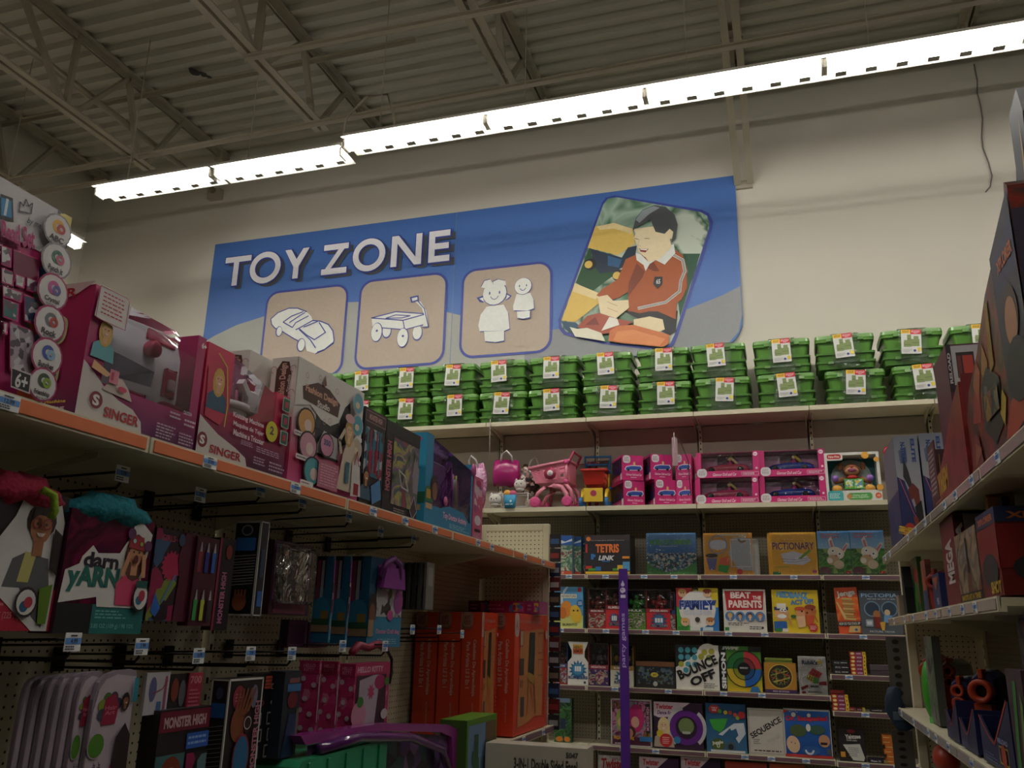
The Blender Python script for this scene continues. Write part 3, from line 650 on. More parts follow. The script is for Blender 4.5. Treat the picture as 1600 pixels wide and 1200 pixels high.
# ================================================================ green bins along the top
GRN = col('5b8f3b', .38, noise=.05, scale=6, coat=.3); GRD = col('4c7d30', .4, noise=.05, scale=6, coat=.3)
def rr(x0, x1, y0, y1, z, r, n=3):
    q = []
    for cx, cy, a0 in ((x1-r, y0+r, -90), (x1-r, y1-r, 0), (x0+r, y1-r, 90), (x0+r, y0+r, 180)):
        for i in range(n+1): a = math.radians(a0+90*i/n); q.append((cx+r*math.cos(a), cy+r*math.sin(a), z))
    return q
def bin_set(w, d, h):
    t = empty('storage_bin_set', (0, 0, 0))
    def tub(z0, z1, rim, i0, i1, mat, name, clips=True):
        b = MB(); r = .025
        rings = [rr(i0, w-i0, i0, d-i0, z0, r), rr(i1, w-i1, i1, d-i1, z1-rim, r), rr(0.004, w-.004, .004, d-.004, z1-rim, r), rr(0.002, w-.002, .002, d-.002, z1, r)]
        b.loft(rings, mat, True, False)
        if clips:
            for x in (w*.2, w*.72): b.wbox(x, x+w*.1, -.006, .004, z1-rim-.008, z1-rim*.2, mat, .002)
        return b.build(name, t)
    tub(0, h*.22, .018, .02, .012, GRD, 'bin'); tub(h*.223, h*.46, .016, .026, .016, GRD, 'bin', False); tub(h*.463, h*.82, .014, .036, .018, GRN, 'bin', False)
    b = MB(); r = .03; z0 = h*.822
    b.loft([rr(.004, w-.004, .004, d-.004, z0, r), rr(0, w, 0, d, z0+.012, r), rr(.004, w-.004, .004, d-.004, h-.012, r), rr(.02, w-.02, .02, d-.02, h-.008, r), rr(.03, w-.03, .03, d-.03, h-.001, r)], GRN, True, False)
    for x in (w*.2, w*.72): b.wbox(x, x+w*.1, -.008, .008, z0-.012, z0+.02, GRN, .002)
    b.build('lid', t)
    cw, ch = .145, .2; b = MB(); b.box(0, cw, 0, .002, 0, ch, 'd9dad4'); cv = CV(b, 'F', cw, .002, ch, .0004, .0002)
    cv.rect(0, .84, .46, 1, 'f2c12e'); cv.rect(.46, .80, 1, 1, 'c62639'); cv.text(.23, .92, .34, .1, 'VALUE\nPACK!', '3a2414', .02); cv.text(.73, .90, .44, .13, '10-piece\nStorage\nSet', 'f4e6e6', .01)
    for q in ((.12, .28, .5, .5), (.3, .5, .5, .78), (.5, .3, .9, .6), (.62, .55, .86, .72), (.14, .5, .36, .56)): cv.rect(*q, col('7d8f55'))
    for q in ((.14, .36, .48, .38), (.52, .44, .88, .46), (.3, .6, .5, .62)): cv.rect(*q, col('55653c'))
    cv.oval(.66, .12, .07, '3a4a8c'); cv.rect(.8, .1, .96, .24, 'e8d23c'); cv.lines(.08, .06, .55, .2, 3, 'b4b4b0')
    b.build('printed_card', t, (w/2-cw/2, -.014, h-ch-.012), 0)
    b = MB(); b.add([(w*.28, -.012, .0), (w*.74, -.012, .0), (w*.74, -.013, h*.98), (w*.28, -.013, h*.98), (w*.74, .03, h+.004), (w*.28, .03, h+.004), (w*.72, d*.5, h+.003), (w*.3, d*.5, h+.003)], [(0, 1, 2, 3), (3, 2, 4, 5), (5, 4, 6, 7)], film(.06)); b.build('shrink_wrap', t)
    return t
BW, BD, BH = .455, .36, .293
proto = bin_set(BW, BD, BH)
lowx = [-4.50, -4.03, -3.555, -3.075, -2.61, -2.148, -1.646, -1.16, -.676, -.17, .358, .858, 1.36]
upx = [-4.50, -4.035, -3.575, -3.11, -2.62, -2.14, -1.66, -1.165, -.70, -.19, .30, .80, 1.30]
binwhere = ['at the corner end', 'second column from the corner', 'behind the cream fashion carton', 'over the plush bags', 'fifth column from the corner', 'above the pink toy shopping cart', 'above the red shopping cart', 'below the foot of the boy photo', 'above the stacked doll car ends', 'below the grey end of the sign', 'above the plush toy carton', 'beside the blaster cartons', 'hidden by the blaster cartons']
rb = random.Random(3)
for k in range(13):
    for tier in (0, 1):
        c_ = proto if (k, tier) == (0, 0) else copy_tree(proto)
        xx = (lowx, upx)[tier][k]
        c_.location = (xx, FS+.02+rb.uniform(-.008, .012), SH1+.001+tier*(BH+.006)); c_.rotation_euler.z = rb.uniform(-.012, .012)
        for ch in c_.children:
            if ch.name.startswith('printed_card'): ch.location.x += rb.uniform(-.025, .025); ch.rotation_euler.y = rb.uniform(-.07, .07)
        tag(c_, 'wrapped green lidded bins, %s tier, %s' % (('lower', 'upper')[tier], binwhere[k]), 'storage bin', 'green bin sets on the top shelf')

# ================================================================ second shelf: dolls and ride-on toys
PINK, HOT, DPK = col('d94f86', .4), col('c2266f', .35), col('8f1a52', .4)
PLK = col('e88aa6', .4, coat=.2)
Z2 = SH2+.002
def doll_car(carcol, haircol, label, loc, w=.50, rz=0, top='d9d4c6', tall=.212):
    d, h = .178, tall; t = empty('boxed_doll_car', loc, rz, label, 'toy', 'boxed doll and car sets')
    m = MB(); e = .03; PK = HOT
    m.box(0, w, 0, d, 0, .055, PK); m.box(0, w, d-.01, d, .055, h, DPK); m.box(0, .04, 0, d, .055, h, PK); m.box(w-.05, w, 0, d, .055, h, PK); m.box(.04, w-.05, .02, d-.01, h-.006, h, DPK)
    cv = CV(m, 'F', w, d, h); cv.rrect(0.01, 0.02, .17, .36, .06, 'd9d3d6', 5); cv.text(.09, .2, .10, .17, 'JUST\nKIDZ', '8a6f7c', .0)
    cv.text(.45, .12, .38, .12, 'Glamour Doll and Car', 'f3dfe8', .012, .3); cv.frame(.72, .06, .98, .19, .004, 'f3dfe8'); cv.lines(.74, .08, .96, .17, 2, 'f3dfe8')
    cv.oval(.945, .88, .035, 'ecd8e2'); cv.text(.945, .88, .04, .05, '3+', HOT); cv.oval(.955, .33, .018, 'e9c6d6')
    m.build('carton', t)
    m = MB(); m.box(.041, w*.32, d-.03, d-.011, .056, h-.02, 'c07ba8'); m.box(w*.32, w*.6, d-.03, d-.011, .056, h-.02, '6e2a50'); m.box(w*.6, w-.051, d-.03, d-.011, .056, h-.02, 'a75a8c'); m.build('backing_card', t)
    c_ = MB(); cm = col(carcol, .25, coat=.6); x0, x1 = .06, w-.08; L = x1-x0; y0, y1 = .05, .14
    prof = [(0, .062), (.02, .085), (.12, .105), (.3, .112), (.42, .118), (.58, .118), (.75, .12), (.9, .112), (.98, .095), (1, .065)]
    rings = []
    for u, zt_ in prof: x = x0+L*u; rings.append([(x, y0+.01, .06), (x, y0, .075), (x, y0, zt_-.01), (x, y0+.012, zt_), (x, y1-.012, zt_), (x, y1, zt_-.01), (x, y1, .075), (x, y1-.01, .06)][::-1])
    c_.loft(rings, cm); car = c_.build('toy_car', t)
    for u in (.16, .8):
        for y in (y0-.004,): MB().lathe((x0+L*u, y+.012, .074), [(.001, 0), (.02, 0), (.024, .004), (.024, .014), (.012, .016), (.001, .0155)], '1d1a20', 'Y', 14).build('wheel', car)
    MB().add([(x0+L*.36, y0+.01, .115), (x0+L*.36, y1-.01, .115), (x0+L*.44, y1-.016, .14), (x0+L*.44, y0+.016, .14)], [(0, 1, 2, 3)], film(.3)).build('windscreen', car)
    dd = MB(); xd = x0+L*.57; dd.loft([[(xd+a*r, .1+b*r, z) for a, b in ((1, 0), (.7, .7), (0, 1), (-.7, .7), (-1, 0), (-.7, -.7), (0, -1), (.7, -.7))] for z, r in ((.11, .016), (.135, .02), (.148, .01), (.153, .007))], col('b8428a')); dd.ell((xd, .1, .168), (.015, .015, .018), col('e2b796'))
    dl = dd.build('doll', t); MB().loft([[(xd+.008+a*r+x, .105+b*r, z) for a, b in ((1, 0), (.5, .8), (-.5, .8), (-1, 0), (-.5, -.8), (.5, -.8))] for z, r, x in ((.125, .012, .05), (.145, .016, .035), (.17, .018, .01), (.188, .012, 0), (.193, .003, 0))], col(haircol)).build('hair', dl)
    m = MB(); m.add([(.04, .001, .055), (w-.05, .001, .055), (w-.05, .001, h-.012), (.04, .001, h-.012), (w-.05, .022, h), (.04, .022, h)], [(0, 1, 2, 3), (3, 2, 4, 5)], film(.06, wrinkle=.5)); m.build('clear_window', t)
    return t
doll_car('c9406a', 'd8c08c', 'boxed doll with red car, lower box of the pair over the ball game', (-.705, 7.045, Z2))
doll_car('2c48b4', '8c5a34', 'boxed doll with blue car, lower box next to the plush toy carton', (-.198, 7.06, Z2))
doll_car('d8506e', 'e6d6b2', 'boxed blonde doll with pinkish red car, stacked as the upper box', (-.69, 7.05, Z2+.214))
doll_car('2c48b4', 'dfb94e', 'boxed blonde doll with blue car, upper box next to the plush toy carton', (-.19, 7.065, Z2+.214))
def doll_end(loc, rz, label, hc='3b2f8a'):
    w, d, h = .185, .33, .212; t = empty('boxed_doll_car', loc, rz, label, 'toy', 'boxed doll and car sets standing end on')
    m = MB(); m.box(0, w, 0, d, 0, h, HOT, dict(L=col('51204a')))
    cv = CV(m, 'F', w, d, h); cv.rrect(.06, .68, .40, .99, .12, 'ddd7da', 4); cv.text(.23, .84, .24, .17, 'JUST\nKIDZ', '8a6f7c')
    cv.poly([(.12, .42), (.2, .55), (.45, .6), (.9, .6), (.96, .48), (.88, .4), (.2, .38)], 'e8dce4'); cv.poly([(.16, .43), (.22, .52), (.45, .57), (.86, .57), (.92, .48), (.85, .42), (.2, .40)], '2c4a9c'); cv.oval(.3, .41, .06, '1c1c28'); cv.oval(.78, .41, .06, '1c1c28')
    cv.person(.58, .68, .045, 'e0b48e', 'd9b86a', None, n=8); cv.text(.55, .22, .74, .09, 'Glamour Doll and Car', 'efdbe4', .012, .3); cv.lines(.4, .08, .7, .13, 1, 'efdbe4')
    cl = CV(m, 'L', w, d, h); cl.rect(0, 0, 1, .24, HOT); cl.rrect(.86, .02, 1, .3, .03, 'ddd7da'); cl.text(.5, .12, .5, .1, 'Glamour Doll and Car', 'efdbe4', .01, .3); cl.poly([(.1, .3), (.2, .5), (.5, .62), (.8, .6), (.95, .3)], hc); cl.rect(0, .92, 1, 1, HOT)
    m.build('carton', t)
    m = MB(); m.add([(-.0025, d-.01, .055), (-.0025, .01, .055), (-.0025, .01, h-.02), (-.0025, d-.01, h-.02)], [(0, 1, 2, 3)], film(.2)); m.build('clear_window', t); return t
doll_end((-1.29, 7.01, Z2), .5, 'end-on doll car box at the bottom, next to the red shopping cart')
doll_end((-1.30, 7.005, Z2+.214), .44, 'end-on doll car box on top, next to the blue cart handle')
doll_end((-1.03, 7.02, Z2), .42, 'end-on doll car box at the bottom of the second stack')
doll_end((-1.06, 7.015, Z2+.214), .46, 'end-on doll car box on top of the second stack')
doll_end((-.862, 7.08, Z2), .0, 'end-on doll car box at the bottom, tucked behind the second stack').scale.x = .68
doll_end((-.862, 7.08, Z2+.214), .0, 'end-on doll car box on top, tucked behind the second stack').scale.x = .70
doll_car('c9406a', 'd8c08c', 'boxed doll car set at the bottom, peeking out behind the front red car box', (-.735, 7.224, Z2), .36)
doll_car('c9406a', 'd8c08c', 'boxed doll car set on top, peeking out behind the front red car box', (-.725, 7.224, Z2+.214), .36)
# plush toy carton
x0, wd_, h_ = atshelf(1293, 1377, 697, 783, 7.06, Z2)
t = empty('plush_toy_carton', (x0, 7.06, Z2), 0, 'white open carton with a brown plush holding a green book', 'toy')
w, d, h = .40, .2, .385
m = MB(); WC = 'dcdad2'
m.box(0, w, 0, d, 0, .085, WC); m.box(0, w, d-.01, d, .085, h, col('2d7f86')); m.box(0, .02, .0, d, .085, h, WC); m.box(w-.02, w, .0, d, .085, h, WC); m.box(.02, w-.02, .0, d-.01, h-.02, h, WC)
cv = CV(m, 'F', w, d, h); cv.rrect(.03, .84, .34, .99, .04, WC); cv.rrect(.05, .87, .31, .97, .04, 'c22f2c'); cv.text(.18, .92, .2, .045, 'Fisher-Price', 'f2ece4', .02)
cv.oval(.75, .93, .07, 'e2a138'); cv.oval(.95, .84, .05, 'e2a138'); cv.rrect(.38, .03, .82, .17, .05, '4d9a47'); cv.text(.6, .1, .32, .08, 'chatty plush\nlearn together', 'e6f0dc', .01); cv.oval(.41, .1, .05, 'b8814e'); cv.oval(.93, .11, .055, 'dc5f36'); cv.text(.93, .11, .05, .04, '6-36', 'f4e6dc')
cv.poly([(.02, .02), (.3, .02), (.3, .17), (.27, .22), (.05, .22), (.02, .18)], '3fa3a6'); cv.lines(.05, .06, .27, .17, 3, 'cfe6e6'); cv.oval(.97, .27, .06, 'e2a138')
b_ = CV(m, 'F', w, d, h); m.build('carton', t)
m = MB(); m.lathe((w/2, .17, .2), [(.10, 0), (.155, 0), (.155, .01), (.10, .01)], col('cfe0de'), 'Y', 24); m.build('backing_ring', t)
PL = col('8e5f3f', .85, bump=.4, scale=90, noise=.15)
m = MB(); cx = w/2-.0; m.ell((cx, .11, .15), (.07, .05, .075), PL, 14, 10); m.ell((cx, .085, .255), (.066, .05, .058), PL, 14, 10); m.ell((cx, .055, .245), (.052, .035, .034), col('b98a64', .85), 12, 8); m.ell((cx-.08, .09, .29), (.022, .014, .034), PL); m.ell((cx+.085, .09, .29), (.022, .014, .034), PL)
for s in (-1, 1):
    m.tube([(cx+s*.05, .09, .19), (cx+s*.11, .07, .17), (cx+s*.125, .05, .165)], [.022, .02, .024], PL, 8); m.ell((cx+s*.12, .04, .105), (.04, .035, .03), col('d9a24a', .8), 12, 8)
pl = m.build('plush', t)
MB().lathe((cx-.13, .032, .185), [(.001, 0), (.026, 0), (.026, .01), (.001, .012)], '8a5fb0', 'Y').build('palm_patch', pl); MB().lathe((cx+.125, .032, .185), [(.001, 0), (.026, 0), (.026, .01), (.001, .012)], '8a5fb0', 'Y').build('palm_patch', pl)
MB().ell((cx, .022, .248), (.034, .008, .014), col('7d2c56'), 12, 6).build('mouth', pl); MB().ell((cx, .03, .276), (.014, .01, .008), col('b03a3a'), 10, 6).build('nose', pl); MB().ell((cx, .058, .197), (.04, .025, .018), col('c22f2c'), 12, 6).build('bow', pl)
m = MB()
for s in (-1, 1): m.loft([[(cx+.005+a*s, .03-.012*a/.07, z) for z in (.1, .18)]+[(cx+.005+a*s, .04-.012*a/.07, z) for z in (.18, .1)] for a in (0, .07)], col('4fae3a'), True, False)
cvb = m.build('book', pl); m = MB(); 
for s in (-1, 1): m.add([(cx+.005+.006*s, .026, .108), (cx+.005+.06*s, .017, .108), (cx+.005+.06*s, .017, .172), (cx+.005+.006*s, .026, .172)][::s], [(0, 1, 2, 3)], busy(['d8e4c0', '78b050', 'e0c64a', 'd8e4c0', '5f8fc0'], 60))
m.build('page_print', cvb)

# push mower toy beside it
t = empty('popper_toy', (.80, 7.12, Z2), 0, 'green and blue wheeled popper toy with a red push handle', 'toy')
m = MB(); m.ell((.04, .0, .055), (.06, .05, .055), col('4f9f3a', .35), 14, 8); m.build('body', t)
m = MB(); m.lathe((-.0, -.055, .035), [(.002, 0), (.035, 0), (.035, .02), (.002, .02)], col('2c9ab0', .35), 'Y'); m.build('wheel', t); m = MB(); m.lathe((.08, -.055, .035), [(.002, 0), (.035, 0), (.035, .02), (.002, .02)], col('d9a03a', .35), 'Y'); m.build('wheel', t)
m = MB(); m.tube([(.04, .0, .1), (.035, .02, .25)], .012, col('c2343a', .35)); m.tube([(.035, .02, .23), (.03, .03, .38)], .02, col('3f8f3a', .35)); m.tube([(.03, .03, .37), (-.03, .03, .35), (-.045, .03, .40), (-.03, .03, .43), (.1, .03, .44), (.13, .03, .42)], .011, col('b02a3a', .35)); m.build('handle', t)
m = MB(); m.ell((.06, -.04, .09), (.012, .008, .016), 'e8e8e4'); m.ell((.062, -.048, .09), (.005, .003, .007), '111111'); m.build('eye', t)
# ---- toy shopping carts
def cart(loc, rz, label, basket, base, wheel, handle, sc=1.0, badge=True):
    t = empty('toy_shopping_cart', loc, rz, label, 'toy cart'); t.scale = (sc,)*3
    bm_, sm_ = col(basket, .35, coat=.2), col(base, .35, coat=.2)
    # basket: a tapering open tub with window openings in its sides
    b = MB(); wy = .11
    def side(y, sgn):
        P = lambda u, v: (-.20+.36*u+.05*(1-v)*(1-u), y+sgn*.02*(v-1), .215+.045*u*(1-v)*0-.0+(.13+.05*u)*v+.0*(1-v))
        us = [0, .1, .22, .32, .44, .54, .66, .76, .88, 1]; vs_ = [0, .18, .42, .52, .78, 1]
        for i in range(9):
            for j in range(5):
                if i % 2 == 1 and j in (1, 3): continue
                q = [P(us[i], vs_[j]), P(us[i+1], vs_[j]), P(us[i+1], vs_[j+1]), P(us[i], vs_[j+1])]
                b.add(q, [(0, 1, 2, 3)], bm_)
    side(-wy, -1); side(wy, 1)
    b.add([(-.15, -wy+.02, .215), (.16, -wy+.02, .215), (.16, wy-.02, .215), (-.15, wy-.02, .215)], [(0, 1, 2, 3)], bm_)
    b.add([(-.15, -wy+.02, .215), (-.15, wy-.02, .215), (-.20, wy, .345), (-.20, -wy, .345)], [(0, 1, 2, 3)], bm_); b.add([(.16, -wy+.02, .215), (.16, wy-.02, .215), (.16, wy, .395), (.16, -wy, .395)], [(0, 1, 2, 3)], bm_)
    b.build('basket', t)
    r = MB(); r.tube([(-.205, -wy-.005, .345), (.165, -wy-.005, .40), (.165, wy+.005, .40), (-.205, wy+.005, .345), (-.205, -wy-.005, .345)], .014, bm_, 8); r.build('rim', t)
    for y in (-wy-.005, wy+.005):
        f = MB(); f.tube([(.14, y, .385), (.14, y, .20)], .013, sm_, 8)
        f.tube([(-.15, y, .05), (-.12, y, .12), (-.06, y, .17), (.02, y, .185), (.08, y, .18)], .017, sm_, 8); f.tube([(.02, y, .185), (.1, y, .17), (.14, y, .11), (.15, y, .05)], .02, sm_, 8); f.tube([(.13, y, .2), (.18, y, .14), (.2, y, .04)], .016, sm_, 8)
        f.build('frame', t)
        for x in (-.14, .15): q = MB(); q.lathe((x, y+(.012 if y < 0 else .028), .046), [(.002, 0), (.044, 0), (.046, .006), (.046, .03), (.03, .034), (.012, .03), (.002, .036)], col(wheel, .35), 'Y', 18); q.build('wheel', t)
        q = MB(); q.lathe((.14, y, .385), [(.002, 0), (.022, 0), (.022, .02), (.002, .022)], col(wheel, .35), 'Y', 14); q.lathe((.14, y, .215), [(.002, 0), (.02, 0), (.02, .02), (.002, .022)], col(wheel, .35), 'Y', 14); q.build('hinge_cap', t)
    if badge:
        q = MB(); q.lathe((-.0, -wy-.026, .29), [(.001, 0), (.055, 0), (.055, .004), (.001, .004)], col('a02a4c', .4), 'Y', 20); q.lathe((-.0, -wy-.03, .29), [(.001, 0), (.026, 0), (.026, .002), (.001, .002)], 'e6dfe0', 'Y', 16); cv = CV(q, 'F', 1, .1, 1, wy+.0335, .0003); cv.text(0, .29, .03, .024, 'JUST\nKIDZ', '7a5a66', .0); q.build('badge', t)
    hmt = col(handle, .35); q = MB(); q.tube([(.15, -wy, .36), (.2, -wy, .47), (.2, wy, .47), (.15, wy, .36)], .012, hmt, 8); q.build('handle', t)
    return t
c1 = cart((-1.915, 7.14, Z2), -.06, 'pink toy shopping cart with hot pink wheels and a round badge', 'e0879c', 'e0879c', 'd9508c', 'a83a5c')
c2 = cart((-1.56, 7.17, Z2), PI/2+.1, 'red toy shopping cart with a yellow seat front, behind the pink cart', 'c42f26', 'd9b52a', '2a72b0', '2a72b0', .88, False)
q = MB(); q.box(-.0, .004, -.09, .09, .04, .17, col('d9b52a', .4)); q.add([(-.001, .03*math.cos(a_), .12+.03*math.sin(a_)) for a_ in (2*PI*i/12 for i in range(12))], [tuple(range(12))[::-1]], 'a02a4c'); o_ = q.build('seat_front', c2); o_.location.x = -.2
q = MB(); q.tube([(.15, -.11, .36), (.19, -.13, .55), (.19, .13, .55), (.15, .11, .36)], .014, col('2a72b0', .35), 8); q.build('push_bar', c2)
for i, (xx, cc, lb) in enumerate(((-2.02, 'a83a5c', 'pink tubular push handle standing behind the pink cart, near the plush bags'), (-1.60, 'a83a5c', 'pink tubular push handle standing behind the pink and red carts'), (-1.52, '2a72b0', 'blue tubular push handle rising behind the red cart'), (-1.08, 'a83a5c', 'pink tubular push handle showing above the end-on doll boxes'))):
    y_ = 7.385 if cc == 'a83a5c' else 7.22; zt_ = .43 if cc == 'a83a5c' else .47; ww = .36 if cc == 'a83a5c' else .40
    if i == 2: continue
    q = MB(); q.tube([(0, 0, 0), (0, 0, zt_), (ww, 0, zt_), (ww, 0, 0)], .013, col(cc, .35), 8); q.lathe((0, .014, zt_), [(.002, 0), (.02, 0), (.02, .03), (.002, .03)], col(cc, .35), 'Y', 12); q.lathe((ww, .014, zt_), [(.002, 0), (.02, 0), (.02, .03), (.002, .03)], col(cc, .35), 'Y', 12)
    tag(q.build('push_handle', None, (xx, y_, Z2)), lb, 'toy part', 'push handles of the toy carts')
# ---- plush bags pile
SAT = col('a3246a', .25, noise=.12, scale=8)
def bag(loc, rz, w, h, mat, label, strap='d8d2d4', tail=False, tilt=0):
    t = empty('plush_bag', loc, rz, label, 'bag', 'plush bags heaped on the second shelf'); t.rotation_euler.y = tilt
    m = MB(); rings = []
    for v in [i/6 for i in range(7)]:
        z = h*v; ww = w/2*(.86+.14*math.sin(PI*v)); th = .045*math.sin(PI*(v*.9+.05))+.012
        rings.append([(ww*math.cos(a)*(1+.03*math.sin(9*a+v*5)), th*math.sin(a), z+.012*math.sin(4*a+v*9)) for a in (2*PI*i/16 for i in range(16))])
    m.loft(rings, mat, True); m.build('body', t)
    q = MB(); q.tube([(-w*.2, -.03, h*.93), (-w*.16, -.05, h+.05), (0, -.06, h+.085), (w*.18, -.05, h+.04), (w*.22, -.03, h*.93)], .008, col(strap, .3), 6); q.build('strap', t)
    q = MB(); q.tube([(ww_*math.cos(a_), -.012*math.sin(a_), h*.5+h*.46*math.sin(a_)) for a_, ww_ in ((2*PI*i/14, w*.47) for i in range(15))], .007, col('c65a8c', .5), 5); q.build('edge_piping', t)
    return t
bag((-2.36, 7.10, Z2+.21), .1, .25, .22, SAT, 'shiny magenta satin plush bag with a white strap', tail=True, tilt=.06)
bag((-2.62, 7.10, Z2+.12), -.3, .22, .28, busy(['d79cc0', 'b45c94', 'e6c0d6', 'c68ab0'], 18, .3, 'NOISE'), 'pale pink patterned plush bag behind the tall doctor kit boxes', tilt=-.1)
bag((-2.72, 7.2, Z2+.016), .2, .26, .24, busy(['c86a94', 'e2a8c2', 'b0406f'], 14, .4, 'NOISE'), 'dusty pink plush bag lowest in the heap', tilt=.05)
bag((-2.22, 7.28, Z2+.17), .3, .2, .24, busy(['3a2a2c', 'd8cfc8', '8a5a48', '2c1e20'], 40, .4), 'brown and white spotted plush bag leaning behind the magenta one', tilt=.25)
# white plush cat heads and a blue cup card
def plush_head(loc, r, label, c1_='dcd6cf'):
    t = empty('plush_toy', loc, 0, label, 'plush toy'); w_ = col(c1_, .9, bump=.3, scale=80)
    m = MB(); m.ell((0, 0, r*.9), (r, r*.8, r*.85), w_, 14, 10); m.ell((0, .0, r*.2), (r*.7, r*.6, r*.35), w_); m.build('body', t)
    for s in (-1, 1): q = MB(); q.loft([[(s*r*.62+a*k_*r*.32, b_*k_*r*.2, r*(1.45+.55*v)) for a, b_ in ((1, 0), (0, 1), (-1, 0), (0, -1))] for v, k_ in ((0, 1), (.6, .6), (1, .05))], w_); q.build('ear', t); q = MB(); q.ell((s*r*.38, -r*.76, r), (r*.08, r*.05, r*.12), '1a1414', 8, 6); q.build('eye', t)
    q = MB(); q.ell((0, -r*.82, r*.82), (r*.08, r*.05, r*.05), 'c98a3a', 8, 6); q.build('nose', t); return t
plush_head((-2.20, 7.03, Z2+.15), .055, 'small white plush head peeking beside the magenta satin bag')
plush_head((-2.42, 7.02, Z2+.02), .06, 'white plush animal under the magenta satin bag')
plush_head((-2.66, 7.04, Z2), .055, 'small pale plush animal at the foot of the pale pink bag', 'c9b8b0')
plush_head((-2.13, 7.12, Z2), .05, 'cream plush animal half hidden by the pink cart wheel', 'd2c4b0')
t = empty('card_cup', (-2.28, 7.0, Z2), 0, 'blue cup shaped card with orange and pink scoops', 'toy'); m = MB()
m.loft([[(a*(.048+.012*v), b_*.02, .11*v) for a, b_ in ((1, 0), (.8, 1), (-.8, 1), (-1, 0), (-.8, -1), (.8, -1))] for v in (0, 1)], col('2f8fb6')); cv = CV(m, 'F', .09, .02, .11, .0215); cv.oval(.15, .5, .12, 'cfe0e6'); cv.text(0, .25, .7, .14, 'play set', 'e8f0f0'); m.build('cup', t)
m = MB(); m.ell((-.025, 0, .125), (.035, .02, .03), col('d9a03a')); m.ell((.025, 0, .122), (.035, .02, .028), col('c8527c')); m.build('scoops', t)
t = empty('wire_basket', (-2.30, 7.07, Z2), 0, 'white wire basket frame behind the blue cup card', 'basket'); m = MB()
for z_ in (.012, .13): m.tube([(-.17, -.03, z_), (.17, -.03, z_), (.17, .12, z_), (-.17, .12, z_), (-.17, -.03, z_)], .006, 'cfc8cc', 6)
for x_ in (-.17, -.06, .06, .17): m.tube([(x_, -.03, .012), (x_, -.03, .13)], .005, 'cfc8cc', 6)
m.build('wire_frame', t)
# hanging tags on the lip edges of the top shelf
for px, py, L in ((766, 662, .33), ):
    p = aty(px, py, 6.985); m = MB(); m.tube([(0, 0, .04), (0, -.005, 0), (.003, 0, -L)], .004, 'b8b2a8', 5); m.tube([(0, 0, .0), (.01, -.01, -.02), (0, 0, -.035)], .006, 'b8b2a8', 5); tag(m.build('ceiling_hook', None, p), 'thin wire hook hanging from the top shelf edge over the plush bags', 'hook')
p = aty(1053, 676, 7.0); m = MB(); m.tube([(0, 0, 0), (.005, 0, -.17), (0, .02, -.2)], .004, 'b8b2a8', 5); m.tube([(.0, 0, -.03), (.05, 0, -.07), (.11, 0, -.25), (.12, 0, -.53)], .004, '2a2624', 5); m.box(-.02, .025, -.002, .002, -.28, -.04, '9c7c84')
tag(m.build('display_hook', None, p), 'thin wire clip with a drooping dark cord above the doll boxes', 'hook')
# ================================================================ board games
def sp(s_): return s_
def game(px, pt, pb, Yf, z, label, base, draw, d=.07, cat='board game', name='board_game', group=None, rz=0, side=None, sidef='R', film_=False, tilt=0, stack=0):
    x0, w, h = atshelf(px[0], px[1], pt, pb, Yf, z)
    if z == R5: h = min(h, R4-.046-z)
    fs = {}
    if side: fs = dict(R=col(side) if isinstance(side, str) else side, L=col(side) if isinstance(side, str) else side, T=col(side) if isinstance(side, str) else side)
    o = carton(name, label, cat, (x0, Yf, z+.001), rz, w, d, h, base, dict(F=draw), group, faces=fs)
    if tilt: o.rotation_euler.y = tilt
    if film_:
        m = MB(); m.add([(0, -.008, 0), (w, -.008, 0), (w, -.008, h), (0, -.008, h)], [(0, 1, 2, 3)], film(.04)); m.build('shrink_wrap', o)
    return o
W_, K_ = 'dedad2', '1a181a'
zl = lambda px, py: aty(px, py, FS).z
Y1 = 7.05
# --- first row
def d1(c):
    c.rect(0, .75, 1, 1, '2c5aa0'); c.poly([(0, .82), (.3, .9), (.6, .84), (1, .92), (1, .86), (.5, .8), (0, .76)], 'c9d6e2'); c.rect(0, .1, 1, .75, busy(['9db09a', '5f8a6a', '3a5f50', 'c9cfb8', '7a4a44'], 16, kind='NOISE')); c.ring(.42, .55, .16, .22, 'a8a890', 0, 360); c.rect(0, 0, 1, .09, 'b84a2c'); c.text(.3, .045, .5, .05, 'PLAY IT', 'ead9c4')
a = game((866, 894), 837, 897, Y1, R1, 'blue landscape board game, front one beside the aisle end panel', '3b6a86', d1, side='5b7f92', group='blue landscape board games')
for i, lb in enumerate(['blue landscape board game standing behind the front copy, only its edge showing', 'blue landscape board game at the back of the three copies, a thin edge showing']):
    b = a.copy(); C.objects.link(b); b.location.x += .055*(i+1); b.location.y += .09*(i+1); b['label'] = lb
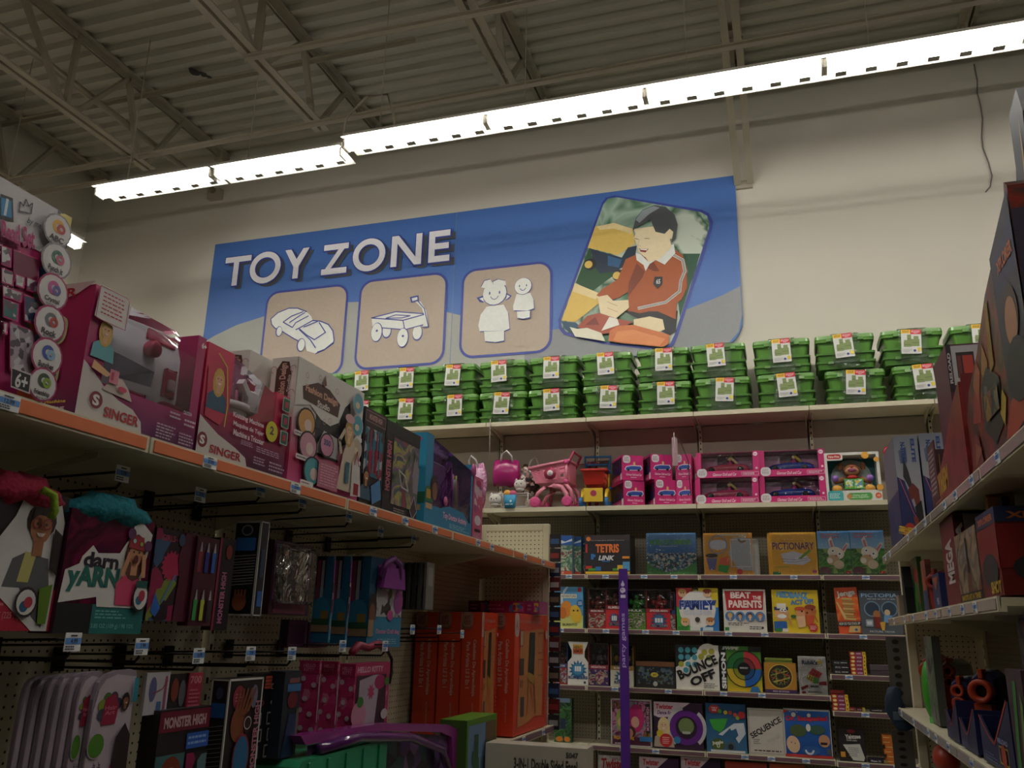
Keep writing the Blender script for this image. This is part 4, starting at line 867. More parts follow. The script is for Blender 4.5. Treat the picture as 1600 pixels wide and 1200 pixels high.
def d2(c):
    c.rect(0, .86, 1, 1, '3a3032'); c.oval(.08, .9, .05, 'd97a3a'); c.text(.5, .86, .75, .03, 'The strategic game of linking Tetriminos', 'b8b4b0', 0); c.text(.5, .66, .52, .22, 'TETRIS', 'e07a3c', .04, out='8c2c20', ow=.02); c.text(.48, .42, .36, .12, 'LINK', 'd8d8da', .05, .25); c.rect(.38, .32, .56, .35, '3a78b8')
    for x, y, w, h, k in ((.01, .02, .98, .06, 'd9b02a'), (.02, .14, .14, .08, 'c2342c'), (.08, .1, .2, .06, '4f9f3a'), (.24, .1, .12, .1, '2f74b8'), (.62, .1, .2, .06, '4f9f3a'), (.72, .12, .12, .12, 'd9b02a'), (.84, .1, .15, .22, '5a9bc8'), (.83, .4, .16, .06, 'c8802c'), (.02, .55, .04, .22, 'b8302c'), (.14, .38, .06, .14, '2f74b8'), (.19, .44, .05, .06, '2f74b8')): c.rect(x, y, x+w, y+h, k)
game((914, 985), 836, 897, Y1, R1, 'black falling-blocks board game with orange and white title', '28242a', d2, .24, side='241f22')
def d3(c):
    c.rect(0, 0, 1, 1, busy(['2a4a68', '7a8a98', '2c5a40', '9aa0a0', '4a3a4a', '2f6a8a', 'b8b0a0'], 70)); c.rect(0, .52, 1, 1, grad(['2c4a7c', '3a6aa0', '5a8ab8'], .1, .32)); c.poly([(0, .3), (.12, .2), (.4, .06), (.4, 0), (0, 0)], '3a7a3a'); c.poly([(1, .3), (.7, .12), (.4, .06), (.4, 0), (1, 0)], '3f8440')
    c.text(.48, .78, .84, .13, 'WORLD OF CHAMPIONS', '4fa04a', .03, out='1f3a2a'); c.text(.45, .68, .36, .03, 'The ultimate football game', 'c8d8e0', 0)
game((1011, 1089), 833, 897, Y1, R1, 'blue and green stadium crowd board game in shrink wrap', '2c5288', d3, .06, side='2c4468', film_=True)
def d4(c):
    c.oval(.3, .72, .2, 'b9bcc4', ry=.12); c.ring(.3, .72, .17, .2, '8a8c94'); c.poly([(.5, .5), (.62, .9), (.98, .86), (1, .1), (.7, .12)], 'a7a9ac'); c.frame(.56, .2, .96, .84, .02, 'c4c6c8'); c.oval(.16, .46, .13, '3a3430', ry=.05); c.poly([(.05, .4), (.27, .4), (.22, .12), (.1, .12)], '6a6a9a'); c.poly([(.34, .4), (.5, .44), (.52, .22), (.3, .25)], 'd0603c'); c.poly([(.3, .25), (.52, .22), (.46, .04), (.28, .1)], '3f9a44'); c.oval(.72, .08, .06, 'c23a34'); c.poly([(.2, .98), (.9, .98), (.85, .86), (.7, .93), (.4, .93)], 'b8aa90'); c.ring(.8, .86, .05, .09, '8a6a4a', 180, 330)
game((1101, 1178), 833, 897, Y1, R1, 'orange-yellow memory card game with grey tray, in shrink wrap', 'c98f2e', d4, .05, side='b07a28', film_=True)
x0, w, h = atshelf(1160, 1188, 842, 897, 7.16, R1); m = MB(); m.wbox(0, w*1.0, 0, .04, 0, h, 'a9abac', .012); tag(m.build('game_tray', None, (x0, 7.16, R1+.001)), 'plain grey plastic game tray standing behind the orange-yellow game', 'tray')
def d5(c):
    c.text(.5, .68, .9, .17, 'PICTIONARY', '5a3a6a', .02); c.poly([(.22, .5), (.5, .56), (.78, .46), (.86, .34), (.7, .24), (.3, .26)], 'c8c8d0'); c.line([(.24, .32), (.5, .3), (.8, .36)], .008, '6a6a80'); c.line([(.22, .38), (.5, .36), (.84, .4)], .008, '6a6a80'); c.poly([(.6, .4), (.66, .38), (.88, .56), (.84, .6)], '6f9a3a'); c.rect(.1, .18, .4, .2, '8aa83a'); c.rrect(.02, .0, .2, .08, .03, '2f7a3a'); c.rect(.88, .06, .97, .12, 'b84a7c')
    c.text(.48, .8, .5, .03, 'the game of quick draw', '7a5a2a', 0)
game((1206, 1279), 832, 898, Y1, R1, 'golden yellow drawing board game with purple title', 'd9a42c', d5, .06, side='c8922a', film_=True)
game((1202, 1208), 833, 897, Y1+.07, R1, 'edge of a second golden yellow drawing game behind the front one', 'c8922a', lambda c: None, .06)
def d6(c):
    c.rect(0, .6, 1, 1, grad(['9ac0d8', '4a84b8'], .18, .33)); c.rect(0, 0, 1, .6, busy(['3a7a34', '5a9a44', '2c5a2c', '8aa85a'], 14, kind='NOISE')); c.text(.4, .9, .6, .12, 'Hopping\nBunnies', 'd0603a', .02)
    c.poly([(.4, .6), (.33, .8), (.44, .88), (.52, .62)], 'e0d2c0'); c.poly([(.41, .62), (.38, .78), (.44, .8), (.49, .63)], 'd07a84'); c.poly([(.7, .55), (.9, .74), (.98, .7), (.8, .5)], 'e0d2c0'); c.poly([(.73, .57), (.89, .70), (.92, .68), (.79, .53)], 'd07a84')
    c.oval(.55, .5, .26, 'e6dccc', ry=.14, rot=-.3); c.oval(.45, .34, .2, 'c8a880', ry=.12); c.oval(.62, .24, .16, 'd8c4a4', ry=.1); c.oval(.35, .33, .09, 'ece4d6')
    for q in ((.46, .55), (.66, .48)): c.oval(*q, .06, 'f0f0ea'); c.oval(q[0], q[1], .03, '2a3a5a')
    c.oval(.55, .44, .03, 'c06a6a'); c.oval(.18, .1, .18, '6a3a44', ry=.1); c.rect(.8, .04, .97, .1, 'b8302c'); c.rect(0, 0, 1, .04, '2c4a2a')
game((1281, 1332), 830, 899, Y1, R1, 'bunny board game in glare-streaked wrap, next to the golden yellow game', '7aa0a8', d6, .06, film_=True)
game((1333, 1386), 829, 899, Y1, R1, 'bunny board game with its copy on one side and the blaster aisle on the other', '7aa0a8', d6, .06, film_=True)
# --- second row
def e1(c):
    c.rect(0, .25, 1, 1, '5a9ccc'); c.poly([(0, .5), (.3, .6), (.3, .9), (.42, 1), (.5, 1), (.2, .7)], 'c9dce6'); c.rect(0, 0, 1, .3, 'c8cc7a'); c.rrect(.2, .72, .78, .82, .02, 'e4e0cc'); c.text(.5, .77, .5, .06, 'ADVENTURE', '3a4a5a', .01); c.rect(.82, .88, .94, .98, 'c2302c'); c.oval(.42, .46, .2, 'd98a34', ry=.2); c.oval(.3, .36, .13, 'c8702c', ry=.14); c.oval(.75, .34, .2, 'e0b83a', ry=.22, rot=.2); c.oval(.9, .6, .12, '2c6aa8'); c.text(.9, .6, .14, .08, 'CARD\nGAME', 'dfe8f0'); c.text(.55, .08, .5, .06, 'BURRITO', '3a4a2c', .02); c.oval(.68, .42, .03, K_); c.oval(.82, .42, .03, K_)
game((866, 911), 917, 982, Y1, R2, 'light blue and yellow cartoon card wars game', '5a9ccc', e1, .08, cat='board game')
def figbox(px, pt, pb, z, label, c1_, c2_, body, title, seed, split=.48, w2=None):
    """windowed battle figure box: dark upper part with a figure, printed lower part"""
    Yf = 7.05; x0, w, h = atshelf(px[0], px[1], pt, pb, Yf, z); d = .14
    t = empty('battle_figure_box', (x0, Yf, z+.001), 0, label, 'toy', 'windowed battle figure boxes')
    m = MB(); hs = h*split; m.box(0, w, 0, d, 0, hs, c1_); m.box(0, w, d-.01, d, hs, h, '191416'); m.box(0, .006, .01, d-.01, hs, h, c2_); m.box(w-.006, w, .01, d-.01, hs, h, c2_); m.box(0, w, .0, d-.01, h-.008, h, '2a2022')
    cv = CV(m, 'F', w, d, hs); cv.rect(0, .8, 1, 1, c2_); cv.text(.5, .9, .7, .1, title, 'd8d0cc', .02); rs = random.Random(seed)
    if seed % 2: cv.burst(.5, .45, .2, .36, 12, '24507a'); cv.oval(.5, .45, .2, '3a6a90'); cv.text(.5, .45, .3, .2, 'III', 'e4e4e4', .08); cv.text(.5, .2, .66, .14, 'RUMBLE', '2a3a5a', .05, out='d8d0cc')
    else:
        cv.rect(.04, .05, .96, .76, busy([c1_, c2_, 'b8b0a0', '1c1a1c', c1_], 26, kind='NOISE'))
    m.build('carton', t)
    f = MB(); bm_ = col(body, .35); cx = w/2; s_ = min(w, h*(1-split))*.9
    f.ell((cx, d*.45, hs+s_*.34), (s_*.26, s_*.18, s_*.2), bm_, 10, 6); f.ell((cx, d*.4, hs+s_*.66), (s_*.14, s_*.12, s_*.15), bm_, 10, 6)
    for s in (-1, 1): f.ell((cx+s*s_*.33, d*.35, hs+s_*.38), (s_*.13, s_*.13, s_*.17), bm_, 8, 6); f.ell((cx+s*s_*.14, d*.4, hs+s_*.1), (s_*.11, s_*.12, s_*.12), bm_, 8, 6)
    f.build('battle_figure', t)
    m = MB(); m.add([(.006, .002, hs), (w-.006, .002, hs), (w-.006, .002, h-.008), (.006, .002, h-.008)], [(0, 1, 2, 3)], film(.14)); m.build('clear_window', t)
    return t
figbox((919, 947), 919, 982, R2, 'battle figure box with a dark red and gold figure, beside the cartoon card game', '9c2226', '6a1c22', '7a2a1c', 'IRON MAN', 2)
figbox((947, 973), 919, 983, R2, 'bright red battle figure box half behind the purple hanging strip', 'c02a30', '7a1c22', '5a2a24', 'RUMBLE', 3, .58)
figbox((978, 1009), 921, 983, R2, 'battle figure box with a bright green figure and green print', '5a8a2c', '2c4a1c', '3a9a3a', 'HULK', 4, .52)
figbox((1010, 1050), 921, 985, R2, 'battle figure box with a red figure and a blue fist burst', 'b8242c', '8c1a24', 'a02428', 'SPIDER-MAN', 5, .52)
figbox((1048, 1056), 925, 985, R2, 'narrow edge of a red and blue figure box by the family game', 'a0303c', '2a3a6a', '5a2a24', ' ', 6, .52)
def e2(c):
    A = c.asp(); c.rect(0, .55, .5, 1, 'c2343a'); c.rect(.5, .55, 1, 1, 'd9c02a'); c.rect(0, 0, .5, .55, '3f9a3a'); c.rect(.5, 0, 1, .55, '2f74b8'); c.rect(.38, .86, .54, 1, '1f1d1c'); c.text(.46, .92, .1, .08, '100', 'd9c02a', .03)
    c.oval(.5, .5, .44, 'e4e0dc'); c.poly([(.1, .55), (.92, .6), (.96, .72), (.06, .7)], '24408c'); c.text(.5, .6, .86, .22, 'FAMiLY', '24408c', .045, out='dfe4ee', ow=.02); c.text(.5, .42, .66, .11, 'CHALLENGE', 'e4e4ea', .03, out='24408c', ow=.02)
    for x, y, s_ in ((.15, .88, 'c8965a'), (.75, .88, '8a3a24'), (.2, .2, 'd0a060'), (.8, .22, 'b0703a')): c.oval(x, y, .1, 'd8b08a'); c.oval(x, y+.05, .1, s_, ry=.05); c.oval(x-.03, y, .015, K_); c.oval(x+.03, y, .015, K_)
    for i in range(3): c.rect(.02+i*.3, .01, .26+i*.3, .09, ('2f7a2c', 'd8d8d4', 'b8ccd8')[i])
    c.oval(.5, .26, .06, '3a3432')
game((1058, 1124), 919, 985, Y1, R2, 'multicoloured family quiz board game with a big blue title', '3f9a3a', e2, .07, side='2c5a8c')
def e3(c):
    c.poly([(.04, .96), (.96, .96), (.93, .52), (.08, .50)], 'b2222a'); c.text(.42, .86, .48, .15, 'BEAT', 'ecdfd8', .05); c.text(.8, .8, .2, .09, 'THE', 'ecdfd8', .04); c.text(.52, .65, .78, .18, 'PARENTS', 'ecdfd8', .05)
    for i, (h_, s_) in enumerate((('c8a23a', '2c5a3a'), ('4a2c20', '2c4a8c'), ('5a3420', '8c2a2c'), ('c0703a', '2c4a8c'))):
        x = .15+.235*i; c.oval(x, .36, .115, '4a7ab0'); c.person(x, .37, .055, 'dcae84', h_, s_ if 0 else None, False, 10)
    c.lines(.1, .14, .6, .22, 2, K_); c.lines(.6, .05, .95, .14, 2, K_); c.rect(.02, .02, .12, .1, '2f7a3a'); c.oval(.9, .1, .03, '333333')
game((1132, 1199), 921, 988, Y1, R2, 'white family quiz board game with a red panel and four faces', 'd9d4cc', e3, .07, side='bcb6ae')
def e4(c):
    c.text(.45, .88, .68, .15, 'HEDBANZ', '5a9cd0', .05, rot=-3, out='2c4a7c', ow=.012); c.text(.65, .72, .5, .12, 'ACT UP!', '4a84c0', .05, rot=4, out='2c4a7c', ow=.012)
    c.oval(.2, .44, .16, 'e0a878', ry=.17); c.rect(.04, .52, .34, .6, '2a3a6c'); c.rect(.1, .56, .3, .68, 'e2dcd0'); c.rect(.02, .04, .3, .26, '2c62a8'); c.oval(.2, .38, .1, 'f0f0ec', ry=.05); c.oval(.27, .52, .04, 'f2f2ec'); c.oval(.2, .52, .04, 'f2f2ec'); c.oval(.28, .52, .015, K_); c.oval(.21, .52, .015, K_)
    c.oval(.62, .46, .12, 'd89a6c', ry=.1); c.oval(.6, .56, .12, 'c0502c', ry=.05); c.oval(.82, .5, .13, 'b86a3a', ry=.12); c.oval(.82, .6, .12, '8a3a24', ry=.06); c.poly([(.5, .38), (.7, .4), (.7, .15), (.55, .12)], 'dcb48a'); c.line([(.45, .4), (.35, .3), (.4, .2)], .03, 'd89a6c'); c.line([(.9, .4), (.96, .26)], .03, 'b86a3a'); c.poly([(.7, .42), (.9, .4), (.86, .15), (.72, .18)], 'c0502c'); c.oval(.45, .38, .06, '3a6a3a', ry=.04)
    c.burst(.86, .13, .08, .11, 14, 'b2222a'); c.lines(.79, .08, .93, .18, 3, 'e8d0c8'); c.rect(.05, .02, .18, .1, '2f7a3a'); c.rect(.2, .02, .32, .1, 'd8d4c8'); c.oval(.75, .47, .02, K_); c.oval(.64, .5, .02, K_); c.oval(.86, .54, .02, K_)
game((1209, 1282), 922, 990, Y1, R2, 'yellow charades board game with cartoon people and a red burst', 'd9bb26', e4, .07, side='c4a422')
def e5(c):
    c.rect(0, .3, 1, .78, busy(['c2481f', 'd9602c', 'e07a3c'], 9, kind='NOISE')); c.text(.5, .86, .84, .16, 'Jenga', 'e6dfd4', .04, rot=6, out='3a1c14', ow=.015)
    for i in range(9): c.poly([(.28+.03*(i % 2), .3+i*.055), (.8-.04*(i % 3), .28+i*.055), (.82-.04*(i % 3), .32+i*.055), (.3+.03*(i % 2), .345+i*.055)], ('c8a868', 'a88448')[i % 2])
    c.rect(0, .17, 1, .26, K_); c.text(.5, .215, .92, .06, 'HOW DO YOU STACK UP?', 'e0dcd4', .02); c.poly([(.4, .03), (.9, .02), (.95, .16), (.5, .17)], 'c8a868'); c.oval(.75, .08, .06, '2c5a9c'); c.poly([(.02, .7), (.1, .68), (.4, .35), (.3, .3)], 'd8b478')
game((1312, 1348), 919, 991, Y1+.005, R2, 'tall narrow orange block tower game with a tilted white title', 'd2522a', e5, .08, side='b2421f', tilt=-.05)
def e6(c):
    c.text(.5, .89, .88, .09, 'PICTOPIA', '8fb0d0', .02, out='2a3440'); c.lines(.2, .79, .9, .82, 1, 'b8bcc0')
    for x, y in ((.3, .58), (.72, .58)): c.oval(x, y, .2, '2a3a4a'); c.ring(x, y, .17, .2, '6a8aa0')
    c.oval(.4, .45, .09, 'a06a3c', ry=.1); c.poly([(.32, .4), (.48, .4), (.5, .15), (.34, .15)], '7a2a24'); c.oval(.66, .5, .07, 'd0b48a', ry=.07); c.poly([(.58, .44), (.76, .44), (.8, .26), (.56, .28)], '6a9ac8'); c.poly([(.46, .28), (.6, .3), (.56, .1), (.5, .1)], 'c89a3a'); c.rrect(.12, .18, .3, .34, .02, '8c98a0'); c.rect(.15, .22, .27, .3, 'c4ccd0'); c.text(.5, .07, .6, .04, 'PICTURE TRIVIA', 'b8bcc0', .01)
game((1347, 1412), 923, 993, Y1, R2, 'grey picture trivia board game partly hidden by the blaster aisle', '4a5058', e6, .07, side='3a3e44')
# --- third row
figbox((865, 886), 1003, 1069, R3, 'battle figure box with a red and blue robot next to the aisle end panel', 'a32a2c', '3a4a7a', '5a3430', 'OPTIMUS PRIME', 8)
x0, w, h = atshelf(887, 919, 1003, 1070, 7.035, R3)
m = MB(); pr = [(0, 0), (1, 0), (1, .52), (.82, .64), (.82, .78), (1, 1), (0, 1), (.2, .78), (.2, .64), (0, .52)]
m.loft([[(x*w, y_, z_*h) for x, z_ in pr] for y_ in (0, .01)], col('d9d6d0'), True, False)
cv = CV(m, 'F', w, .01, h, .0006); cv.burst(.5, .34, .3, .46, 14, '2c6a98'); cv.oval(.5, .36, .26, '4a8ab0'); cv.text(.5, .37, .3, .12, 'III', 'ececec', .08); cv.text(.5, .17, .94, .07, 'RUMBLERS', '2a4a7c', .04); cv.rect(.26, .72, .76, .94, 'c8a03a'); cv.rect(.26, .72, .76, .84, 'c05a30'); cv.text(.5, .87, .4, .07, 'HERO', '4a3a1c'); cv.text(.5, .78, .44, .07, 'ARMOR', '3a1c14'); cv.oval(.84, .06, .06, '2a3a5a')
tag(m.build('display_card', None, (x0, 7.035, R3+.001)), 'white hourglass shaped display card with a blue fist burst', 'card')
figbox((919, 951), 1005, 1071, R3, 'battle figure box with a dark robot and purple print', '4a2c6a', '8a2a34', '2a2630', 'MEGATRON', 10)
figbox((954, 990), 1007, 1072, R3, 'battle figure box with a golden robot, crossed by the purple strip', 'c8c2b4', '8a6a2c', '7a5a1c', 'BUMBLEBEE', 7)
def f1(c):
    c.rect(0, .82, 1, 1, '6a4428'); c.rect(.05, .15, .95, .8, busy(['2a2c34', '4a5a70', '20242c', '5a6a5a', '20242c'], 60)); c.oval(.48, .5, .1, 'c8b43a', ry=.09); c.text(.48, .5, .08, .08, '#1', K_); c.oval(.5, .16, .06, 'a8a8a4'); c.rect(.3, .3, .7, .4, '3a3228')
game((994, 1055), 1034, 1075, Y1, R3, 'low dark board game with rows of small pieces and a gold oval', '24201e', f1, .2, side='1c1a18')
def f2(c):
    A = c.asp()
    c.poly([(0, 0), (1, 0), (1, 1), (.78, 1), (0, .48)], W_)
    for i in range(3):
        for j in range(3): c.oval(.13+.16*i, .88-.16*j, .065, ('4a98a8', 'a8a83a')[(i == 0 and j == 2)])
    c.oval(.76, .78, .26, W_); c.oval(.68, .84, .07, 'a8a03a'); c.oval(.84, .86, .07, 'a8a03a'); c.oval(.6, .74, .07, 'a8a03a'); c.oval(.78, .72, .07, '8a9a4a')
    c.text(.5, .50, .98, .22, 'BOUNCE', K_, .10, rot=24); c.text(.62, .27, .62, .2, 'OFF', K_, .10, rot=24); c.oval(.24, .43, .085, W_); c.oval(.24, .43, .065, '3a8aa0'); c.lines(.64, .04, .96, .16, 3, '6a6a6a')
game((1057, 1125), 1008, 1078, Y1, R3, 'ball bouncing game box with a slanted black title', '1c2226', f2, .07, side='2a2a2a')
def f3(c):
    c.rect(.16, 0, 1, 1, grad(['c8a82c', '5a9a2c', '3a6a2c'], .0, .33)); c.rect(0, 0, .16, 1, '14141a'); c.text(.085, .45, .11, .8, 'SIMON', 'e2e2e2', .08, rot=90); c.text(.27, .95, .42, .07, 'SWIPE', 'c8c8c8', .04, .3); c.rect(.7, .88, 1, 1, '1a1a1a')
    for a0, k in ((92, '1f6a34'), (2, 'b8343a'), (182, 'c4a62a'), (272, '1f5ca8')): c.ring(.58, .5, .27, .42, k, a0, a0+86, 10)
    c.ring(.58, .5, .25, .27, '0c0c10'); c.ring(.58, .5, .42, .44, '0c0c10')
    for a0, k in ((92, '18502a'), (2, '7a2a30'), (182, '8a8a2a'), (272, '1a4a7c')): c.ring(.58, .5, .15, .25, k, a0, a0+86, 8)
    c.oval(.58, .5, .155, '0e0e12'); c.text(.58, .52, .2, .04, 'MEMORY', 'd0d0d0', .02); c.poly([(.7, .0), (.95, 0), (.9, .12), (.75, .12)], '2a6aa0')
game((1127, 1192), 1010, 1081, Y1, R3, 'electronic swipe memory game box with a four-colour ring', '3a6a2c', f3, .07, side='14141a')
def f4(c):
    c.rect(0, .12, 1, 1, 'b07c2c'); c.rect(0, 0, 1, .12, '3a2450'); c.text(.5, .06, .5, .05, 'PICK UP STICKS', 'c8b8d0', .02); A = c.asp(); c.oval(.5, .55, .38, '2c2a20'); c.ring(.5, .55, .36, .39, 'c8a84a')
    for i in range(14): a_ = i*1.9; c.line([(.5+.3*math.cos(a_), .55+.28*math.sin(a_)), (.5+.3*math.cos(a_+2.3), .55+.28*math.sin(a_+2.3))], .02, ('b8443a', '7a9a3a', 'c8b45a', '4a7a3a', 'a86a3a')[i % 5])
game((1196, 1246), 1036, 1083, Y1, R3, 'golden box with a round window of tangled sticks', 'b07c2c', f4, .08, side='7a5a2a')
x0, w, h = atshelf(1195, 1238, 1026, 1034, Y1+.03, R3+.20)
for i in range(2):
    m = MB(); m.wbox(0, w, 0, .12, 0, .02, '6f7a2c', .003); tag(m.build('stick_tray', None, (x0, Y1+.0, R3+(.205 if i == 0 else .228)+.003)), ('lower', 'upper')[i]+' olive tray lying on the golden stick game', 'tray', 'olive trays on the stick game')
def f5(c):
    c.rect(0, 0, 1, 1, busy(['b8b6b4', 'c8c4c0', 'a8a6a4'], 12, kind='NOISE')); 
    for i, (ch, k) in enumerate(zip("Rubik", ('2c4a9c', '2f8a3c', 'c2342c', '2c4a9c', 'c8a82a'))): pass
    c.text(.42, .84, .56, .12, "Rubik's", '2a2a4a', .04); c.oval(.78, .86, .08, 'c8a82a')
    c.poly([(.52, .70), (.85, .56), (.72, .42), (.36, .54)], 'b8343a'); c.poly([(.36, .54), (.55, .47), (.5, .3), (.25, .42)], 'b8a83a'); c.poly([(.55, .47), (.72, .42), (.7, .3), (.5, .3)], '4a8a3a')
    for q in (((.47, .65), (.8, .51)), ((.42, .6), (.76, .47)), ((.63, .66), (.5, .5)), ((.74, .61), (.6, .46)), ((.42, .52), (.34, .38)), ((.5, .49), (.42, .34)), ((.32, .49), (.53, .42)), ((.28, .45), (.52, .36))): c.line(list(q), .012, K_)
    c.ring(.3, .35, .2, .24, 'dcdad8', 90, 260); c.poly([(.05, .18), (.3, .26), (.32, .2), (.08, .1)], '8a1c24'); c.poly([(.72, .34), (.98, .36), (.98, .26), (.7, .26)], '8a1c24'); c.text(.55, .22, .3, .05, 'MAGIC', K_, .05); c.lines(.3, .04, .9, .1, 2, '5a5a5a'); c.oval(.15, .05, .08, '8a1c24', ry=.03)
game((1250, 1294), 1026, 1086, Y1, R3, 'grey blister card holding a red and yellow twisting cube', 'b8b6b4', f5, .06, side='a8a6a4', film_=True)
# small card games on the short shelves
zA, zB, zC = [aty(1340, 1055, FS).z, aty(1340, 1112.5, FS).z, aty(1360, 1193, FS).z]
def small(px0, px1, y, z, n, hh, base, draw, label, group, d=.09, jit=.004):
    a, b = aty(px0, y, 7.04), aty(px1, y, 7.04); first = None; rs = random.Random(px0)
    for i in range(n):
        lb = label % (('bottom', 'second', 'third', 'fourth', 'fifth', 'top')[i] if i < n-1 else 'top')
        if first is None: first = carton('card_game', lb, 'card game', (a.x, 7.04, z+.001), 0, b.x-a.x, d, hh, base, dict(F=draw), group)
        else: q = first.copy(); C.objects.link(q); q.location = (a.x+rs.uniform(-jit, jit), 7.04, z+.001+i*(hh+.0005)); q['label'] = lb
def k1(c): c.rect(.0, 0, .34, 1, 'b8302c'); c.oval(.18, .5, .13, 'd8c43a', ry=.36); c.text(.18, .5, .16, .4, 'UNO', 'f0e8e0', .04); c.rect(.36, .08, .78, .92, '8a3a6a'); c.text(.57, .5, .3, .5, 'card game', 'e8d8e0', .02); c.rect(.8, 0, 1, 1, 'd8b82a'); c.rect(.86, .3, .94, .7, '8a3a2a')
def k2(c): c.text(.3, .5, .35, .4, 'SKULL', 'a8a8a8', .02, .2); c.text(.74, .5, .4, .4, 'mattel game', 'c8c8c8', .02)
small(1302, 1327, 1053, zA, 3, .032, '1c1a1e', k2, 'black slim card game box, %s of three next to the red and yellow stack', 'black card games')
small(1330, 1355, 1053, zA, 6, .0265, 'a02a30', k1, 'red and yellow card game box, %s of the six on the higher short shelf', 'red and yellow card games on the higher short shelf')
m = MB(); a = aty(1360, 1054, 7.04); m.wbox(0, .145, 0, .08, 0, .03, '3a3034', .003); m.wbox(0, .145, 0, .08, .034, .075, '50464c', .003); tag(m.build('domino_case', None, (a.x, 7.04, zA+.001)), 'dark translucent game case on the higher short shelf', 'game case')
small(1301, 1327, 1110, zB, 4, .0275, 'a02a30', k1, 'red and yellow card game, %s of four stacked on the lower short shelf', 'red and yellow card games on the lower short shelf')
small(1300, 1321, 1110, zB+.117, 1, .022, '8c2c28', lambda c: None, 'plain dark red card box, %s of the stack on the lower short shelf', 'dark red card box', d=.08)
for i, (p0, p1, k, lb) in enumerate(((1327, 1336, '8c2c2a', 'dark red'), (1339, 1348, '5a1c24', 'maroon'), (1347, 1352, 'b8a82a', 'yellow'), (1360, 1385, '1c1a1e', 'black'))):
    a, b = aty(p0, 1110, 7.04), aty(p1, 1110, 7.04); carton('card_game', '%s card game box lying single on the lower short shelf' % lb, 'card game', (a.x, 7.04, zB+.001), 0, b.x-a.x, .09, .024, k, dict(F=(lambda c: c.lines(.1, .3, .9, .7, 1, 'b8b0a8'))))
def k3(c):
    c.text(.55, .76, .6, .14, 'Yahtzee', 'd8d4d0', .05, rot=4, out='5a1c24', ow=.03); c.text(.5, .64, .4, .05, 'SCORE CARDS', 'c8c4c0', .02); c.poly([(.15, .5), (.8, .54), (.95, .12), (.9, .02), (.5, .04)], 'c4c2bc'); c.lines(.35, .14, .8, .44, 5, '8a8884'); c.rect(.04, .12, .22, .28, 'c88a2c'); c.oval(.5, .92, .16, '7a1c28', ry=.06)
x_ = game((1313, 1354), 1139, 1189, Y1, zC, 'dark dice score card game box with a white score pad', '241c20', k3, .05)
def k4(c): c.lines(.1, .3, .9, .7, 1, 'd8b88a')
small(1384, 1399, 1190, zC, 6, .031, 'b8641f', k4, 'orange card game box, %s of the tall orange stack', 'orange card games', d=.1, jit=.012)
a = aty(1358, 1189, 7.04); carton('card_game', 'flat dark card game box lying beside the dice score game', 'card game', (a.x, 7.04, zC+.001), 0, .13, .1, .025, '1c1a2a', dict(F=lambda c: (c.text(.35, .5, .5, .5, 'Phase 10', 'c8c8d0', .02), c.rect(.75, .1, .95, .9, '8a7a3a'))))
# --- fourth row
def h0(c): c.rect(0, 0, 1, 1, busy(['2c4a2c', '3a6a3a', '1c2c20', '5a8a4a', '223a4a'], 20, kind='NOISE')); c.rect(.1, .9, .9, 1, '8aa0c0'); c.oval(.5, .62, .16, '3a6a3a', ry=.1); c.rect(.35, .3, .65, .54, '24304a'); c.oval(.3, .07, .2, 'c87a2c', ry=.06); c.oval(.75, .07, .18, 'c87a2c', ry=.06)
game((866, 893), 1091, 1163, Y1, R4, 'narrow green monster game box beside the aisle end panel', '223a24', h0, .07)
def h1(c):
    c.frame(.015, .015, .985, .985, .03, 'b8b0b0'); c.rect(.04, .2, .96, .96, busy(['3a2430', '8a2a5a', '6a8a8a', 'c86a9a', '2a1c24', '8a6a2a'], 13, kind='NOISE')); c.oval(.28, .55, .16, '8a9a4a', ry=.26); c.oval(.26, .5, .09, 'c8a88a', ry=.1); c.oval(.62, .6, .2, 'b82a6a', ry=.3); c.oval(.6, .52, .1, 'd8a890', ry=.12); c.oval(.45, .3, .16, '4a2a20', ry=.14); c.oval(.45, .28, .1, 'b88060', ry=.1); c.rect(.86, .3, .96, .92, '241a20'); c.text(.91, .6, .07, .5, 'MONSTER HIGH', 'd8a0b8', .02, rot=90); c.text(.32, .17, .5, .07, 'FREAKY GAME', 'd8a03a', .03); c.rect(.7, .12, 1, .22, '2a6aa0'); c.lines(.1, .03, .5, .08, 1, 'c0b0b0')
game((955, 1019), 1093, 1167, Y1, R4, 'pink and purple teen monster game box crossed by the purple strip', '4a1c34', h1, .07, side='c8c4c0')
def h2(c):
    c.rect(0, 0, 1, 1, '2c1430'); c.poly([(0, 1), (.75, 1), (.5, .82), (.3, .68), (.1, .66), (0, .7)], 'c8b4c0'); c.text(.22, .9, .36, .11, 'Twister', 'b82434', .04, .1); c.text(.25, .77, .36, .08, 'Dance Rave', '4a1c5a', .03, .2)
    c.ring(.66, .47, .22, .34, '5a1c7a'); c.ring(.66, .47, .34, .41, 'b8b4b8', 100, 235); c.ring(.66, .47, .34, .41, 'b8b4b8', -50, 50); c.oval(.66, .5, .16, '6a7a4a'); c.rect(.58, .34, .74, .39, 'a8a8a4'); c.person(.2, .5, .1, 'd8b494', 'd8c48a', 'a89a8a', True, 12); c.oval(.12, .32, .07, 'c8b02a'); c.oval(.24, .18, .13, 'b8242c'); c.lines(.17, .1, .32, .26, 4, 'e0b8b0'); c.oval(.47, .2, .07, '2a7aa8')
game((1023, 1100), 1098, 1173, Y1, R4, 'dance party game box with a purple ring and a blonde dancer', '3a1440', h2, .09, side='241028')
